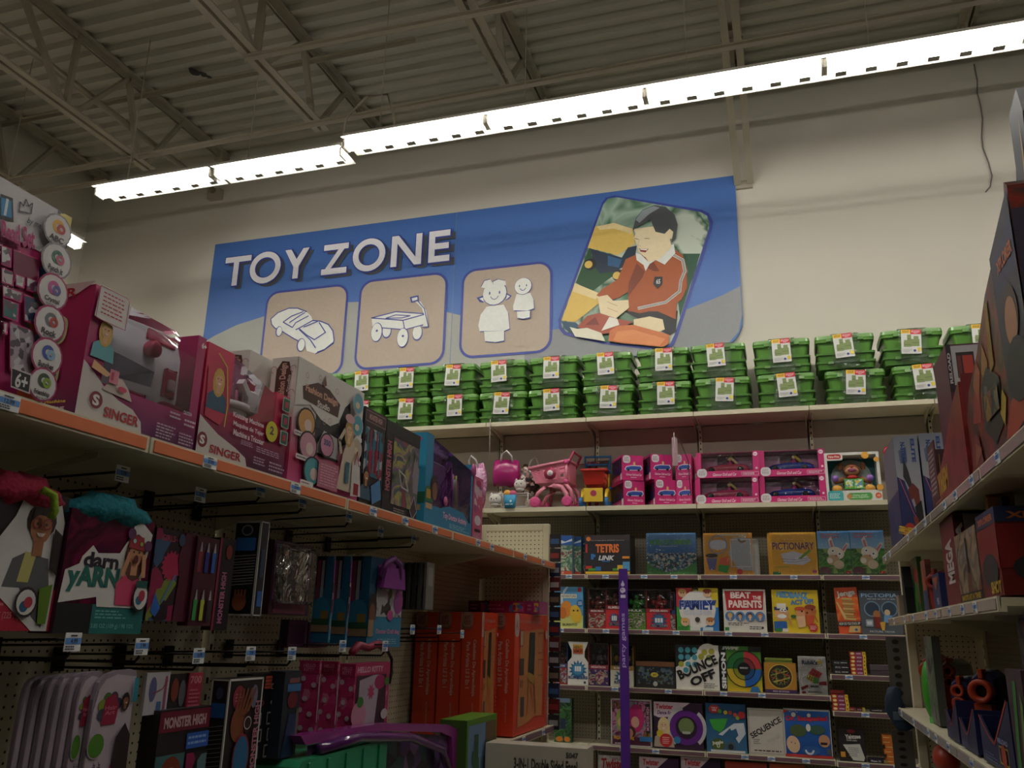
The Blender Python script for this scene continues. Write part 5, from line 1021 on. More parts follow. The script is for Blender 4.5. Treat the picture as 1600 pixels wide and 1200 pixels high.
def h3(c):
    c.rect(0, 0, 1, 1, grad(['3a6a90', '1f4a70'], 0, .3)); c.oval(.22, .88, .14, 'a82a2c', ry=.09); c.text(.22, .88, .16, .08, 'TRY\nME', 'e8d8d0', .02); c.poly([(.08, .66), (.55, .7), (.46, .5), (.35, .4), (.18, .46)], '3a9a3a'); c.poly([(.3, .36), (.7, .6), (.95, .62), (.98, .4), (.8, .2), (.7, .34), (.6, .5), (.4, .34)], 'c8ccd4'); c.poly([(.6, .44), (.75, .5), (.8, .36), (.68, .26)], '2a5a84'); c.ring(.6, .12, .07, .13, '4a5a6a'); c.oval(.6, .12, .07, '202a30')
    for x, y, k in ((.5, .82, 'c8b43a'), (.62, .82, 'b8443a'), (.74, .78, 'b8443a'), (.8, .72, '8a9a3a'), (.36, .84, '4a9a3a')): c.oval(x, y, .05, k)
    c.oval(.9, .78, .09, 'a82a2c'); c.oval(.28, .16, .17, '4a5a24', ry=.12); c.text(.28, .16, .28, .14, 'Juggle\nU', 'd8d8c8', .04, rot=8); c.rect(.1, .0, .95, .05, 'b8bcc0')
game((1105, 1168), 1100, 1178, Y1, R4, 'blue ball juggling game box with a green scoop', '2a5a84', h3, .09, side='24405c')
def h4(c): c.frame(.03, .03, .97, .97, .008, '4a4644'); c.text(.5, .58, .98, .15, 'SEQUENCE', '2a2628', .03, rot=31); c.lines(.14, .22, .34, .34, 3, '7a7674'); c.poly([(.5, .32), (.86, .47), (.88, .42), (.54, .26)], 'bab6b0'); c.lines(.15, .07, .9, .11, 1, '3a3634', .6)
game((1171, 1228), 1108, 1183, Y1, R4, 'plain cream strategy card board game with a slanted black title', 'c4beb6', h4, .06, side='aaa49c')
def h5(c):
    c.frame(.015, .015, .985, .985, .03, 'b8b4b0'); c.rect(.02, .03, .98, .97, grad(['1c4a94', '2a62b0'], 0, .3)); c.rect(.0, .0, 1, .06, 'a8302c'); c.text(.5, .8, .88, .14, 'Dr. Escapades!', 'c22a34', .04, rot=2, out='1c2a5a', ow=.03); c.oval(.3, .55, .18, '4a5a34', ry=.13); c.oval(.7, .58, .18, '3a5a4a', ry=.1); c.oval(.52, .62, .05, 'dcd4cc', ry=.08); c.oval(.18, .26, .14, 'd8b494', ry=.18, rot=.2); c.oval(.84, .36, .12, 'c08a6a', ry=.13); c.rect(.76, .28, .9, .33, '2a1c14'); c.oval(.55, .15, .2, '2a5a9a', ry=.1); c.ring(.52, .16, .06, .1, 'c8ccd8', 180, 360); c.oval(.22, .88, .05, 'd8d4c8'); c.oval(.55, .88, .04, 'd8d4c8'); c.poly([(.0, .9), (.12, .97), (.0, .97)], 'c22a24'); c.rect(.88, .08, .97, .2, '4a4e54')
    for x, y in ((.14, .3), (.22, .28)): c.oval(x, y, .012, K_)
    for i in range(5): a_ = .5+.5*i; c.line([(.22+.07*math.cos(a_), .9+.06*math.sin(a_)), (.22+.11*math.cos(a_), .9+.09*math.sin(a_))], .01, 'd8d4c8')
game((1228, 1302), 1109, 1186, Y1, R4, 'bright blue zany cartoon board game with a red title', '2058a4', h5, .07, side='a8a4a0')
# --- fifth row: only the tops reach into the frame
def g1(c): c.rect(0, .6, 1, 1, busy(['c4bcb8', '8a6a7a', 'd0c8c4', 'a8a09c'], 10, kind='NOISE')); c.text(.5, .84, .8, .2, 'Twister', 'a8242c', .05, .1)
def g2(c): c.poly([(0, 1), (.75, 1), (.5, .82), (.3, .68), (.1, .66), (0, .7)], 'c8b4c0'); c.text(.3, .9, .42, .12, 'Twister', 'b82434', .04, .1); c.text(.34, .76, .36, .1, 'Rave', '4a1c5a', .03, .2); c.ring(.68, .5, .2, .32, '5a1c7a')
game((935, 985), 1181, 1250, Y1, R5, 'grey mat game box with a red title on the lowest visible shelf', '8a8488', g1, .07)
game((1000, 1062), 1184, 1260, Y1, R5, 'second dance party game box, on the lowest visible shelf', '3a1440', g2, .07)
game((1066, 1128), 1184, 1262, Y1, R5, 'dark purple game box on the lowest visible shelf', '2a1434', g2, .07)
game((1136, 1202), 1192, 1270, Y1, R5, 'plain red game box on the lowest visible shelf', 'a83a2a', lambda c: c.lines(.1, .6, .9, .9, 3, 'd8b8a8'), .07)
game((1206, 1262), 1195, 1270, Y1, R5, 'orange-red game box at the end of the lowest visible shelf', 'b2502c', lambda c: c.lines(.1, .6, .9, .9, 3, 'd8b8a8'), .07)
# purple hanging strip
pa, pb = aty(970, 888, 6.86), aty(979, 1215, 6.84)
m = MB(); H_ = pa.z-pb.z; w = .072; m.wbox(0, w, 0, .006, 0, H_, col('4a1f7c', .35), .001)
cv = CV(m, 'F', w, .006, H_, .0008); zt = lambda y: (aty(974, y, 6.86).z-pb.z)/H_
cv.text(.5, (zt(1043)+zt(958))/2, .50, abs(zt(958)-zt(1043)), 'party games', 'b9a6d0', .01, rot=90)
cv.oval(.45, zt(922), .30, 'c8c0d4'); cv.oval(.45, zt(913), .2, 'c8c0d4'); cv.poly([(.3, zt(912)), (.45, zt(906)), (.6, zt(912))], 'c8c0d4'); cv.oval(.35, zt(921), .07, '3a1c5c'); cv.oval(.6, zt(926), .08, '3a1c5c'); cv.rect(.2, zt(934), .75, zt(929), 'c8c0d4')
tag(m.build('aisle_strip_sign', None, (pa.x-w/2+.01, 6.9, pb.z)), 'tall narrow purple aisle strip reading party games down its length', 'sign').rotation_euler.y = .0
# ================================================================ the doll and craft aisle, top shelf
XF = GX-.02
ZG = GT+.002
class LP:
    """draw on a face of an aisle carton by where things sit in the view (plane x = X, face starts at y0,z0)"""
    def __init__(s, cv, X, y0, z0): s.c, s.X, s.y0, s.z0 = cv, X, y0, z0
    def q(s, px, py): p = atx(px, py, s.X); return (abs(p.y-s.y0)/s.c.W, (p.z-s.z0)/s.c.H)
    def poly(s, m, *pts): s.c.poly([s.q(*p) for p in pts], m); return s
    def oval(s, px, py, r, m, k=1.0): u, v = s.q(px, py); s.c.oval(u, v, r/s.c.W, m, ry=r*k/s.c.H); return s
    def text(s, px0, py0, px1, py1, h, body, m, **kw):
        a, b = s.q(px0, py0), s.q(px1, py1); ang = math.degrees(math.atan2((b[1]-a[1])*s.c.H, (b[0]-a[0])*s.c.W))
        L = math.hypot((b[1]-a[1])*s.c.H, (b[0]-a[0])*s.c.W)
        s.c.text((a[0]+b[0])/2, (a[1]+b[1])/2, L/s.c.W, h/s.c.H, body, m, rot=ang if abs(ang) > 2 else 0, **kw); return s
def LB(a, b, c, yt, yb, X=XF):
    p = atx(b, yb, X); y0 = atx(b, (yt+yb)/2, X).y; w = atx(c, (yt+yb)/2, X).y-y0; zt = atx(b, yt, X).z
    d = X-aty(a, (yt+yb)/2, y0).x if a is not None else .1
    return y0, w, d, p.z, zt-p.z
MAG = 'b01f5c'
def purple(w_=.3): return grad(['4a1a44', '8c1f58', 'b3245f'], 0, .26)
# --- bead craft set
y0, w, d, h = .72, .508, .09, .395
m = MB(); m.box(0, w, 0, d, 0, h, 'b8246a', dict(L=col('8a1f55'), T=col('c8c2c4')))
cv = CV(m, 'F', w, d, h); L = LP(cv, XF, y0, ZG)
cv.rect(0, .74, 1, 1, 'c9c4c6'); cv.poly([(.84, 0), (1, 0), (1, 1), (.93, 1)], busy(['2a2c30', 'c8572c', 'c8b42c', '3a7a3a', '2a6a8a', '2a2c30'], 22)); cv.poly([(0, .74), (.6, .74), (.82, .66), (.88, .5), (.9, 0), (0, 0)], 'a82064')
L.poly('1c1a1e', (0, 303), (19, 310), (20, 347), (0, 343)); L.poly('2f86b8', (0, 308), (16, 314), (17, 341), (0, 337)); L.text(6, 323, 10, 325, .034, '1', 'e0e8f0', bold=.06)
cv.line([L.q(*p) for p in ((28, 330), (30, 316), (35, 322), (39, 312), (43, 322), (49, 318), (47, 334), (28, 330))], .005, '4a4c58')
L.text(0, 360, 52, 374, .04, 'Bead Set', 'b0246a', bold=.03, out='e0b8cc')
L.text(40, 345, 62, 355, .016, 'by me', '4a4c58', shear=.3)
def pan(a, b, c_, d_, k): L.poly(k, (a, b), (c_, b+(c_-a)*.38), (c_-2, d_+(c_-a)*.32), (a, d_))
for i, (a, b, c_, d_, k) in enumerate([(0, 385, 14, 412, '7a1448'), (0, 420, 17, 440, 'c8b8bc'), (18, 392, 56, 438, '8a1650'), (21, 430, 33, 445, 'b0a8b0'), (38, 435, 55, 452, '6a3a5a'), (0, 448, 28, 462, 'b8a8ac'), (0, 468, 22, 494, '3a6a6a'), (33, 462, 54, 500, '2a3a5a'), (0, 505, 4, 520, '8a8a8c'), (9, 505, 45, 576, 'a89aa4')]):
    L.poly('c8357c', (a-1, b-2), (c_+2, b+(c_-a)*.38-1), (c_+1, d_+(c_-a)*.32+3), (a-1, d_+2)); pan(a, b, c_, d_, busy([k, 'c8c4c8', k, '5a5058', k], 90) if i != 2 else '6f0f3c')
for (x, y, r), (k1_, k2_, tx) in zip([(83, 361, .031), (80, 409, .0335), (73, 457, .0335), (67, 507, .0335), (61, 558, .0335), (53, 602, .030)], [('d9a02c', 'b8302c', 'ABC'), ('3a6a5a', 'b85070', 'Punch It'), ('b84a8a', '5a5a9c', 'Crystal'), ('6a6a70', 'b8302c', 'Rock'), ('2c4a9c', '8ab0d0', 'Bunches'), ('3a4a2c', '8aa83a', 'Friendship')]):
    L.oval(x, y, r*1.12, 'a01f5c' if y > 440 else '8a8488'); L.oval(x, y, r, 'd5d0cf'); u, v = L.q(x, y); cv.ring(u, v+.02, .012, .028, k1_, 20, 330); cv.ring(u+.015, v+.012, .008, .02, k2_); cv.text(u, v-.045, .07, .03, tx, '3a2a30', .03); cv.text(u, v-.068, .05, .01, 'BRACELET', '3a2a30')
L.poly('ccc0c4', (2, 575), (34, 586), (31, 617), (1, 606)); L.poly('1c1a1c', (3, 577), (32, 588), (29, 614), (2, 604)); L.text(8, 594, 27, 600, .028, '6+', 'd8d4d4', bold=.03)
t_ = m.build('bead_craft_box', None, (XF, y0, ZG), PI/2); tag(t_, 'tall pink bead craft box with round bracelet pictures down its edge', 'toy box')
m = MB(); m.add([(.02, -.004, .1), (w*.8, -.004, .1), (w*.8, -.004, h*.72), (.02, -.004, h*.74)], [(0, 1, 2, 3)], film(.06)); m.build('clear_window', t_)
# --- toy sewing machine
y0, w, d, z0, h = LB(98, 133, 303, 441, 652); w = 1.688-y0; d = .23; h = .298
t = empty('toy_sewing_machine_box', (XF, y0, ZG), PI/2, 'magenta carton showing a pale toy sewing machine behind a clear window', 'toy box')
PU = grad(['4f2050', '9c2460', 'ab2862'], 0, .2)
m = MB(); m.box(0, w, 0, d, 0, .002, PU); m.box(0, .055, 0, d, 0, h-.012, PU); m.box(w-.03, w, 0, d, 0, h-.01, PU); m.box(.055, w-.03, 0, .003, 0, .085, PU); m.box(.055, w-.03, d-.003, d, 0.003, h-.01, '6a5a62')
cv = CV(m, 'F', w, d, h); L = LP(cv, XF, y0, ZG); A = (w, h)
cv.poly([(0, 0), (.52, 0), (.5, .1), (.42, .17), (.3, .2), (.18, .26), (.06, .36), (.0, .4)], 'c9c2bd'); cv.oval(.13, .15, .055, '7a1c2c'); cv.ring(.13, .15, .05, .056, 'c9c2bd'); cv.text(.13, .15, .05, .08, 'S', 'e0dad4', .06); cv.text(.34, .09, .28, .075, 'SINGER', 'a8202c', .025)
cv.poly([(.16, .24), (.22, .34), (.3, .36), (.36, .3), (.4, .22)], 'c9b8b0'); cv.person(.12, .66, .042, 'd8a878', 'c8a24a', '5aa0a8', True, 12); cv.poly([(.05, .36), (.17, .33), (.2, .36), (.06, .42)], 'd8a878'); cv.rect(.19, .3, .26, .4, 'c8788c'); cv.rect(.2, .32, .22, .38, 'a8304c'); cv.oval(.3, .28, .035, 'c23a60', ry=.02)
cv.lines(.62, .02, .8, .14, 5, 'b8a8b4'); cv.lines(.83, .02, .98, .12, 4, 'b8a8b4'); cv.lines(.72, .2, .84, .26, 2, 'b8a8b4'); cv.lines(.86, .17, .98, .24, 2, 'c8b8c4'); cv.text(.88, .28, .08, .03, 'CAUTION', 'c8b8c4', .03); cv.text(.955, .88, .05, .05, '6+', 'e0d8dc', .04)
cv.poly([(0, .72), (.01, .96), (.2, .96), (.26, .9), (.24, .72), (.16, .70)], 'cfc9c6'); cv.lines(.04, .75, .22, .93, 6, 'b8404c', .35, .2); cv.frame(.01, .71, .24, .95, .004, 'a83458')
c2 = CV(m, 'L', w, d, h); c2.poly([(0, .84), (.5, .84), (.8, .9), (1, .985), (0, .985)], 'cfc9c6'); c2.text(.45, .915, .7, .07, 'SINGER', 'a8202c', .025)
for v_ in (.62, .3): c2.rrect(.22, v_-.1, .76, v_+.12, .1, 'c8d8a0'); c2.rrect(.25, v_-.085, .73, v_+.105, .08, '3a7a5a'); c2.rect(.38, v_-.06, .62, v_+.06, 'c87a8c'); c2.rect(.4, v_+.0, .6, v_+.03, 'e0a8b4')
c2.lines(.3, .44, .8, .49, 2, 'd8c0cc'); c2.text(.6, .1, .6, .03, 'Toy Sewing Machine', 'd8c83a', .03); c2.text(.6, .055, .6, .03, 'avec ZigZag', 'd8c8d4', .03)
m.build('carton', t)
mach, mp = col('e6e4f0', .3, coat=.3), col('b5315c', .3, coat=.3)
m = MB(); a = .065; b = w-.04
pr = [(a, .075), (b, .075), (b+.004, .12), (b, .22), (b-.02, .262), (b-.07, .272), (a+.03, .262), (a, .25), (a, .185), (a+.05, .175), (b-.085, .165), (b-.09, .125), (a, .115)]
R_ = []
for y_, k_ in ((.055, .96), (.062, 1), (.165, 1), (.172, .96)): R_.append([((a+b)/2+(x-(a+b)/2)*k_, y_, .17+(z_-.17)*k_) for x, z_ in pr])
m.loft(R_, mach, True, False); sm = m.build('sewing_machine', t); sm.location.y = -.022
m = MB(); m.lathe((b-.115, .06, .212), [(.001, -.0), (.016, 0), (.02, .008), (.02, .026), (.014, .03), (.001, .031)], mp, 'Y', 16); m.build('hand_wheel', sm)
m = MB(); m.wbox(b-.06, b-.016, .046, .056, .115, .185, mp, .006); m.wbox(b-.05, b-.026, .04, .048, .13, .16, 'd8b0c0', .003); m.build('control_panel', sm)
m = MB(); m.wbox(b-.13, b-.03, .05, .057, .235, .262, mp, .004); m.build('name_plate', sm)
m = MB(); m.wbox(a+.07, a+.16, .05, .057, .085, .103, mp, .004); m.build('pink_trim', sm); m = MB(); m.wbox(b-.07, b, .03, .06, .07, .1, mp, .006); m.build('foot_block', sm)
m = MB(); m.tube([(a+.035, .1, .19), (a+.035, .1, .13)], .006, '8a8a90', 8); m.wbox(a+.02, a+.05, .08, .12, .155, .19, mach, .004); m.build('needle_clamp', sm)
m = MB(); m.add([(.056, .001, .086), (w-.03, .001, .086), (w-.03, .001, h-.07), (.056, .001, h-.06), (w-.03, .06, h), (.056, .05, h+.004), (w-.03, d, h), (.056, d, h+.004)], [(0, 1, 2, 3), (3, 2, 4, 5), (5, 4, 6, 7)], film(.05, wrinkle=.12)); m.build('clear_window', t)
# --- toy knitting machine
y0, w, d, h = 1.698, .385, .2, .285
t = empty('toy_knitting_machine_box', (XF, y0, ZG), PI/2, 'red and purple carton with a round toy knitting machine and a yellow dot', 'toy box')
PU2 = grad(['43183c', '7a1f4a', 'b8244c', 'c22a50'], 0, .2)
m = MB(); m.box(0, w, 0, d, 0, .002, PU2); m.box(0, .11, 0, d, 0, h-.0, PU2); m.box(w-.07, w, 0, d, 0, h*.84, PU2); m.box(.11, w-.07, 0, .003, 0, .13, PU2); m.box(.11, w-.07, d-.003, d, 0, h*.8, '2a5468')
cv = CV(m, 'F', w, d, h)
cv.poly([(0, 0), (.55, 0), (.52, .09), (.4, .15), (.2, .22), (.06, .3), (0, .34)], 'c9c2bd'); cv.oval(.05, .13, .05, '7a1c2c'); cv.text(.05, .13, .05, .08, 'S', 'e0dad4', .06); cv.text(.3, .075, .34, .075, 'SINGER', 'a8202c', .025)
cv.poly([(.02, .78), (.16, .9), (.22, .8), (.24, .4), (.2, .3), (.04, .34)], 'b8304c'); cv.person(.14, .7, .05, 'd8a484', 'c8a04a', '27506a', True, 12); cv.line([(.1, .93), (.2, .84), (.25, .5), (.24, .3)], .008, 'b8c83a')
cv.text(.5, .44, .36, .06, 'Knitting Machine', 'e4d4dc', .025); cv.text(.51, .36, .36, .055, 'Maquina de Tejer', 'e4d4dc', .025); cv.text(.52, .285, .36, .055, 'Machine a Tricoter', 'e4d4dc', .025)
cv.oval(.78, .42, .075, 'c8c02a'); cv.text(.78, .43, .05, .08, '2', '5a3a5a', .03)
for i, v_ in enumerate((.74, .57, .4)): cv.rrect(.88, v_-.07, .98, v_+.07, .01, '9ab8a8'); cv.rrect(.89, v_-.06, .97, v_+.06, .01, '2c5a4c'); cv.rect(.91, v_-.03, .95, v_+.03, 'b8304c')
for q in ((.42, .19, .56, .24), (.6, .17, .9, .23), (.58, .05, .74, .13), (.77, .03, .97, .13)): cv.lines(*q, 3, 'b09ab0')
c2 = CV(m, 'L', w, d, h); c2.rect(.3, .3, .8, .6, 'c8c2bd'); m.build('carton', t)
m = MB(); m.lathe((.21, .12, .13), [(.07, .0), (.085, .0), (.085, .05), (.07, .05)], col('cfcdd6', .35), 'Z', 24); m.lathe((.21, .12, .16), [(.088, 0), (.095, 0), (.095, .02), (.088, .02)], 'd8d6dc', 'Z', 24)
km = m.build('knitting_machine', t)
m = MB()
for i in range(18): a_ = 2*PI*i/18; m.tube([(.21+.078*math.cos(a_), .12+.078*math.sin(a_), .14), (.21+.074*math.cos(a_), .12+.074*math.sin(a_), .215)], .005, col('8a2a5c'), 5)
m.lathe((.21, .12, .12), [(.06, 0), (.068, .0), (.066, .11), (.058, .11)], col('6a2450', .9, bump=.5, scale=120), 'Z', 20); m.build('yarn', km)
m = MB(); m.wbox(.235, .275, .03, .06, .16, .225, 'd4d2da', .005); m.bar((.2, .04, .24), (.25, .045, .2), .02, .02, col('d4d2da', .4)); m.bar((.27, .04, .17), (.285, .04, .235), .012, .02, col('d4d2da', .4)); m.build('lever', km)
m = MB(); m.add([(.11, .001, .13), (w-.07, .001, .13), (w-.07, .001, h*.8), (.11, .001, h*.98), (w-.07, d, h*.82), (.11, d, h)], [(0, 1, 2, 3), (3, 2, 4, 5)], film(.05, wrinkle=.12)); m.build('clear_window', t)
# --- fashion craft cartons, four deep
def fashion(yy, xx, label, full):
    w, d, h = .425, .088, .375
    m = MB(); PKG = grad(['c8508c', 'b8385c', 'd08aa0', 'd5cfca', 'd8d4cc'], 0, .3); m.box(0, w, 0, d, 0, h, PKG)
    c2 = CV(m, 'L', w, d, h); c2.poly([(.2, .64), (.2, .9), (.4, .97), (.68, .96), (.8, .86), (.72, .62)], '4a2a24'); c2.text(.5, .8, .32, .3, 'Fashion Design', 'c8a090', .03, rot=90); c2.text(.72, .78, .12, .14, 'Studio', 'c8c0b8', .02, rot=90)
    for x, y in ((.1, .9), (.86, .9), (.86, .7), (.12, .66)): c2.ring(x, y, .1, .13, 'b88a94', 0, 270, 8)
    for v_ in (.52, .36, .2): c2.oval(.5, v_, .34, '2a1c20', ry=.07); c2.oval(.5, v_, .3, ('c89a90', 'a86a4c', '6a8a94')[int(v_*10) % 3], ry=.06)
    c2.rect(.6, .3, 1, .5, 'a83058')
    if full:
        cv = CV(m, 'F', w, d, h); cv.rect(.3, .28, .66, .8, '2a272c'); cv.poly([(.62, .6), (.62, .92), (.78, .84), (.84, .5), (.66, .42)], '1c1a1e'); cv.rect(.3, .5, .64, .66, busy(['3a3a40', '6a6a6c', '2a2a2e', '4a4a50'], 22)); cv.poly([(.3, .3), (.42, .5), (.62, .48), (.66, .3)], 'c4c0c0')
        cv.poly([(0, 1), (.95, 1), (.7, .78), (.62, .62), (.5, .56), (.36, .58), (.2, .66), (0, .6)], 'd6d1cb')
        cv.poly([(.08, .78), (.1, .68), (.6, .66), (.62, .78), (.45, .86), (.28, .87)], '4a2a24'); cv.text(.35, .775, .46, .075, 'Fashion Design', 'cc9a84', .04); cv.text(.38, .70, .18, .055, 'Studio', 'd8d0c8', .03)
        for x, y in ((.2, .62), (.3, .92), (.48, .6), (.12, .88), (.55, .88), (.4, .57)): cv.ring(x, y, .018, .022, 'b08c8c', 0, 360, 10)
        cv.poly([(.33, .88), (.36, .96), (.39, .88), (.36, .86)], '6a3a3c')
        for x, y, k in ((.16, .5, 'd09a5a'), (.2, .32, 'c890a0'), (.28, .13, '4a98a0')): cv.oval(x, y, .125, '20181c', ry=.12); cv.oval(x, y, .108, k, ry=.105); cv.oval(x+.02, y-.02, .05, 'd8c0b8', ry=.05); cv.rrect(x-.15, y-.13, x+.02, y-.09, .01, 'd6d0ce'); cv.lines(x-.14, y-.12, x, y-.1, 1, '6a4a50')
        cv.oval(.44, .38, .1, '2a1820', ry=.105); cv.oval(.44, .38, .088, 'd08aa8', ry=.09); cv.text(.44, .4, .1, .05, '350', '4a4a7c', .06)
        for x, y, k in ((.86, .86, '6aa0b0'), (.87, .66, '4a98a8'), (.87, .45, 'b8a890')): cv.oval(x, y, .09, 'b8bcc0', ry=.1); cv.oval(x, y, .078, k, ry=.088); cv.oval(x-.01, y-.02, .035, 'd8c8a8', ry=.03); cv.rrect(x-.02, y-.14, x+.08, y-.1, .01, 'd6d0ce')
        cv.rect(.33, .02, .62, .24, 'b86a80'); cv.lines(.36, .04, .62, .22, 8, 'd8a0b0')
        cv.poly([(.6, .05), (.66, .36), (.72, .5), (.82, .5), (.86, .36), (.84, .05)], 'c8b8a4'); cv.person(.73, .58, .055, 'd8b494', 'b8945a', None, True, 12); cv.oval(.72, .68, .075, 'd0a0a8', ry=.04); cv.line([(.62, .36), (.58, .46), (.65, .56)], .035, 'c8b8a4'); cv.rect(.7, .12, .76, .3, '3a6a7a'); cv.poly([(.8, .32), (.92, .3), (.96, .04), (.8, .02)], 'cfc9c6'); cv.rect(.84, .04, .92, .14, '9c2430'); cv.line([(.83, .3), (.86, .42), (.9, .3)], .012, '9c2430')
    return tag(m.build('fashion_craft_carton', None, (xx, yy, ZG), PI/2), label, 'toy box', 'fashion craft cartons')
fashion(2.105, XF, 'cream and pink fashion craft carton at the front with its girl and round pictures showing', True)
for i, (dy, lb) in enumerate(((-.09, 'second fashion craft carton, just behind the front one'), (-.11, 'third fashion craft carton, in the middle of those behind the knitting box'), (-.13, 'last fashion craft carton against the back of the shelf'))): fashion(2.105+dy, XF-.105*(i+1)-.0, lb, False)
# --- dark craft boxes
def dark(yy, w, h, label, fn, base='221a20', d=.1, xx=XF):
    return carton('craft_box', label, 'toy box', (xx, yy, ZG), PI/2, w, d, h, base, dict(F=fn), None)
def q1(c):
    c.rect(.02, .84, 1.0, .99, '3a2028'); c.frame(.05, .86, .98, .97, .01, 'b08a90'); c.text(.5, .915, .6, .06, 'MONSTER HIGH', 'b8888c', .04); c.rect(.06, .3, .9, .8, busy(['8a2440', '2a6a80', 'a8a8b0', '3a2030'], 30)); 
    for i in range(5): c.rect(.16+.14*i, .34, .21+.14*i, .78, ('2a7a90', '9c2440')[i % 2])
    c.person(.2, .3, .12, 'b07a5a', '3a2420', '3a5a70', True, 10); c.poly([(.4, .2), (.8, .3), (.9, .1), (.5, .02)], '4a80b0')
def q2(c):
    c.rect(0, .86, 1, 1, '1c1c22'); c.rect(.02, .2, .2, .8, '1c1618'); c.text(.11, .5, .12, .55, 'MONSTER HIGH', 'b0586c', .04, rot=90); c.rect(.22, .1, .98, .84, busy(['2a2c3a', '5a6a4a', '6a4a80', 'a8a04a', '2a4a6a', '8a3a4a'], 9, kind='NOISE')); c.line([(.4, .5), (.6, .45), (.7, .3), (.5, .32), (.4, .5)], .02, 'b0b0b0')
    c.poly([(.84, .3), (.8, .5), (.84, .66), (.88, .74), (.9, .66), (.94, .72), (.96, .62), (1, .6), (.98, .3)], '8a8088'); c.poly([(.76, .06), (.86, .0), (.98, .1), (.88, .24)], '3a2c34'); c.line([(.76, .1), (.86, .0), (.98, .1), (.88, .26), (.76, .1)], .01, 'c0b8bc'); c.lines(.3, .02, .7, .07, 2, '9a8a90')
dark(2.545, .165, .335, 'dark craft box with red and blue markers and a smiling girl', q1)
dark(2.715, .30, .33, 'black craft box with a rainbow window and a grey hand', q2)
# --- toy doctor sets
def doctor(yy, xx, label, full, d=.16):
    w, h = .535, .365; t = empty('toy_doctor_set', (xx, yy, ZG), PI/2, label, 'toy box', 'blue toy doctor sets')
    BL = col('2a7ea6'); m = MB(); m.box(0, w, 0, d, 0, .06, BL); m.box(0, .07, 0, d, .06, h, BL); m.box(.07, w, d-.004, d, .06, h*.96, '7a4a8c'); m.box(w-.02, w, .0, d, .06, h*.9, BL)
    c2 = CV(m, 'L', w, d, h); c2.rect(0, .0, 1, 1, grad(['2f87ae', '3aa0c0', '2f87ae'], 0, .36)); c2.text(.56, .58, .34, .62, 'Toy Doctor Activity', 'c0d0dc', .03, rot=-90); c2.oval(.6, .93, .26, 'b84a84', ry=.045); c2.rect(.1, .14, .9, .2, 'b89a70'); c2.rect(0, .22, 1, .34, '2c6a4c'); c2.rect(.3, .26, .8, .42, 'b88a3a')
    cv = CV(m, 'F', w, d, h); cv.poly([(0, 0), (1, 0), (1, .12), (.8, .26), (.5, .28), (.3, .22), (.18, .22), (0, .22)], BL); cv.text(.62, .15, .52, .09, 'Toy Doctor Activity', 'd8a8c4', .05, out='3a3a6a', ow=.03); cv.lines(.5, .03, .96, .09, 3, '9ac0d0'); cv.rect(.02, .17, .14, .23, 'b89a70')
    cv.poly([(.0, .24), (.14, .24), (.14, .44), (0, .4)], '2c6a4c'); cv.rect(.02, .28, .1, .38, 'b88a3a'); cv.oval(.16, .42, .07, '2a1a18', ry=.14); cv.oval(.17, .38, .05, '7a5040', ry=.1)
    m.build('carton', t)
    if full:
        m = MB(); m.wbox(.1, .24, .09, .14, .1, h*.9, 'b0a4b0', .004); m.wbox(.27, .45, .1, .145, .1, .31, '5a3a7c', .006); t2 = m.build('backing_card', t)
        m = MB(); m.ell((.17, .075, .26), (.018, .014, .022), '3a2620'); m.loft([[(.17+a*r, .075+b_*r*.6, z) for a, b_ in ((1, 0), (.5, .8), (-.5, .8), (-1, 0), (-.5, -.8), (.5, -.8))] for z, r in ((.13, .03), (.2, .022), (.235, .014), (.24, .006))], 'c8b8c8'); m.build('printed_girl', t)
        m = MB(); m.tube([(.33, .06, .1), (.32, .05, .2), (.36, .05, .3), (.4, .06, .2), (.4, .06, .1)], .016, col('6a2a9c', .2), 8); m.build('stethoscope', t)
        for i in range(4): MB().tube([(.43+.02*i, .06, .12), (.43+.02*i, .06, .27-.02*(i % 2))], .008, ('b84a9c', '6aa0c8', 'c8c04a', '9a6ac8')[i], 8).build('marker', t)
        m = MB(); m.add([(.07, .001, .08), (w-.02, .001, .045), (w-.02, .001, h*.82), (.07, .001, h*.97), (w-.02, d, h*.9), (.07, d, h)], [(0, 1, 2, 3), (3, 2, 4, 5)], film(.05, wrinkle=.12)); m.build('clear_window', t)
        m = MB(); m.lathe((w+.005, .0, h*.84), [(.001, 0), (.03, 0), (.03, .003), (.001, .003)], 'b8508c', 'Y', 14); m.build('round_sticker', t); m = MB(); m.lathe((.21, -.003, .115), [(.001, 0), (.02, 0), (.02, .003), (.001, .003)], 'b8508c', 'Y', 12); m.build('round_sticker', t)
    return t
doctor(3.085, XF, 'blue toy doctor set at the front with purple instruments in its window', True)
doctor(3.07, XF-.17, 'second blue toy doctor set standing behind the first', False, .14)
def hk(c): c.rect(0, 0, 1, 1, 'c05a7c'); c.rect(.1, .42, .9, .95, busy(['b84a6c', 'd0a0b0', '8a4a80', 'c8b8c0'], 30)); c.oval(.5, .3, .34, 'd5ccd0', ry=.08); c.rect(.2, .12, .8, .16, '3a2024'); c.lines(.15, .02, .85, .1, 3, 'c8a0b0'); c.oval(.5, .9, .3, 'a8305c', ry=.05)
dark(3.635, .125, .285, 'narrow pink blister box at the end of the top shelf row', hk, 'c05a7c')
dark(3.60, .12, .33, 'pale pink blister box behind the narrow pink one', hk, 'b85a84', .08, XF-.14)
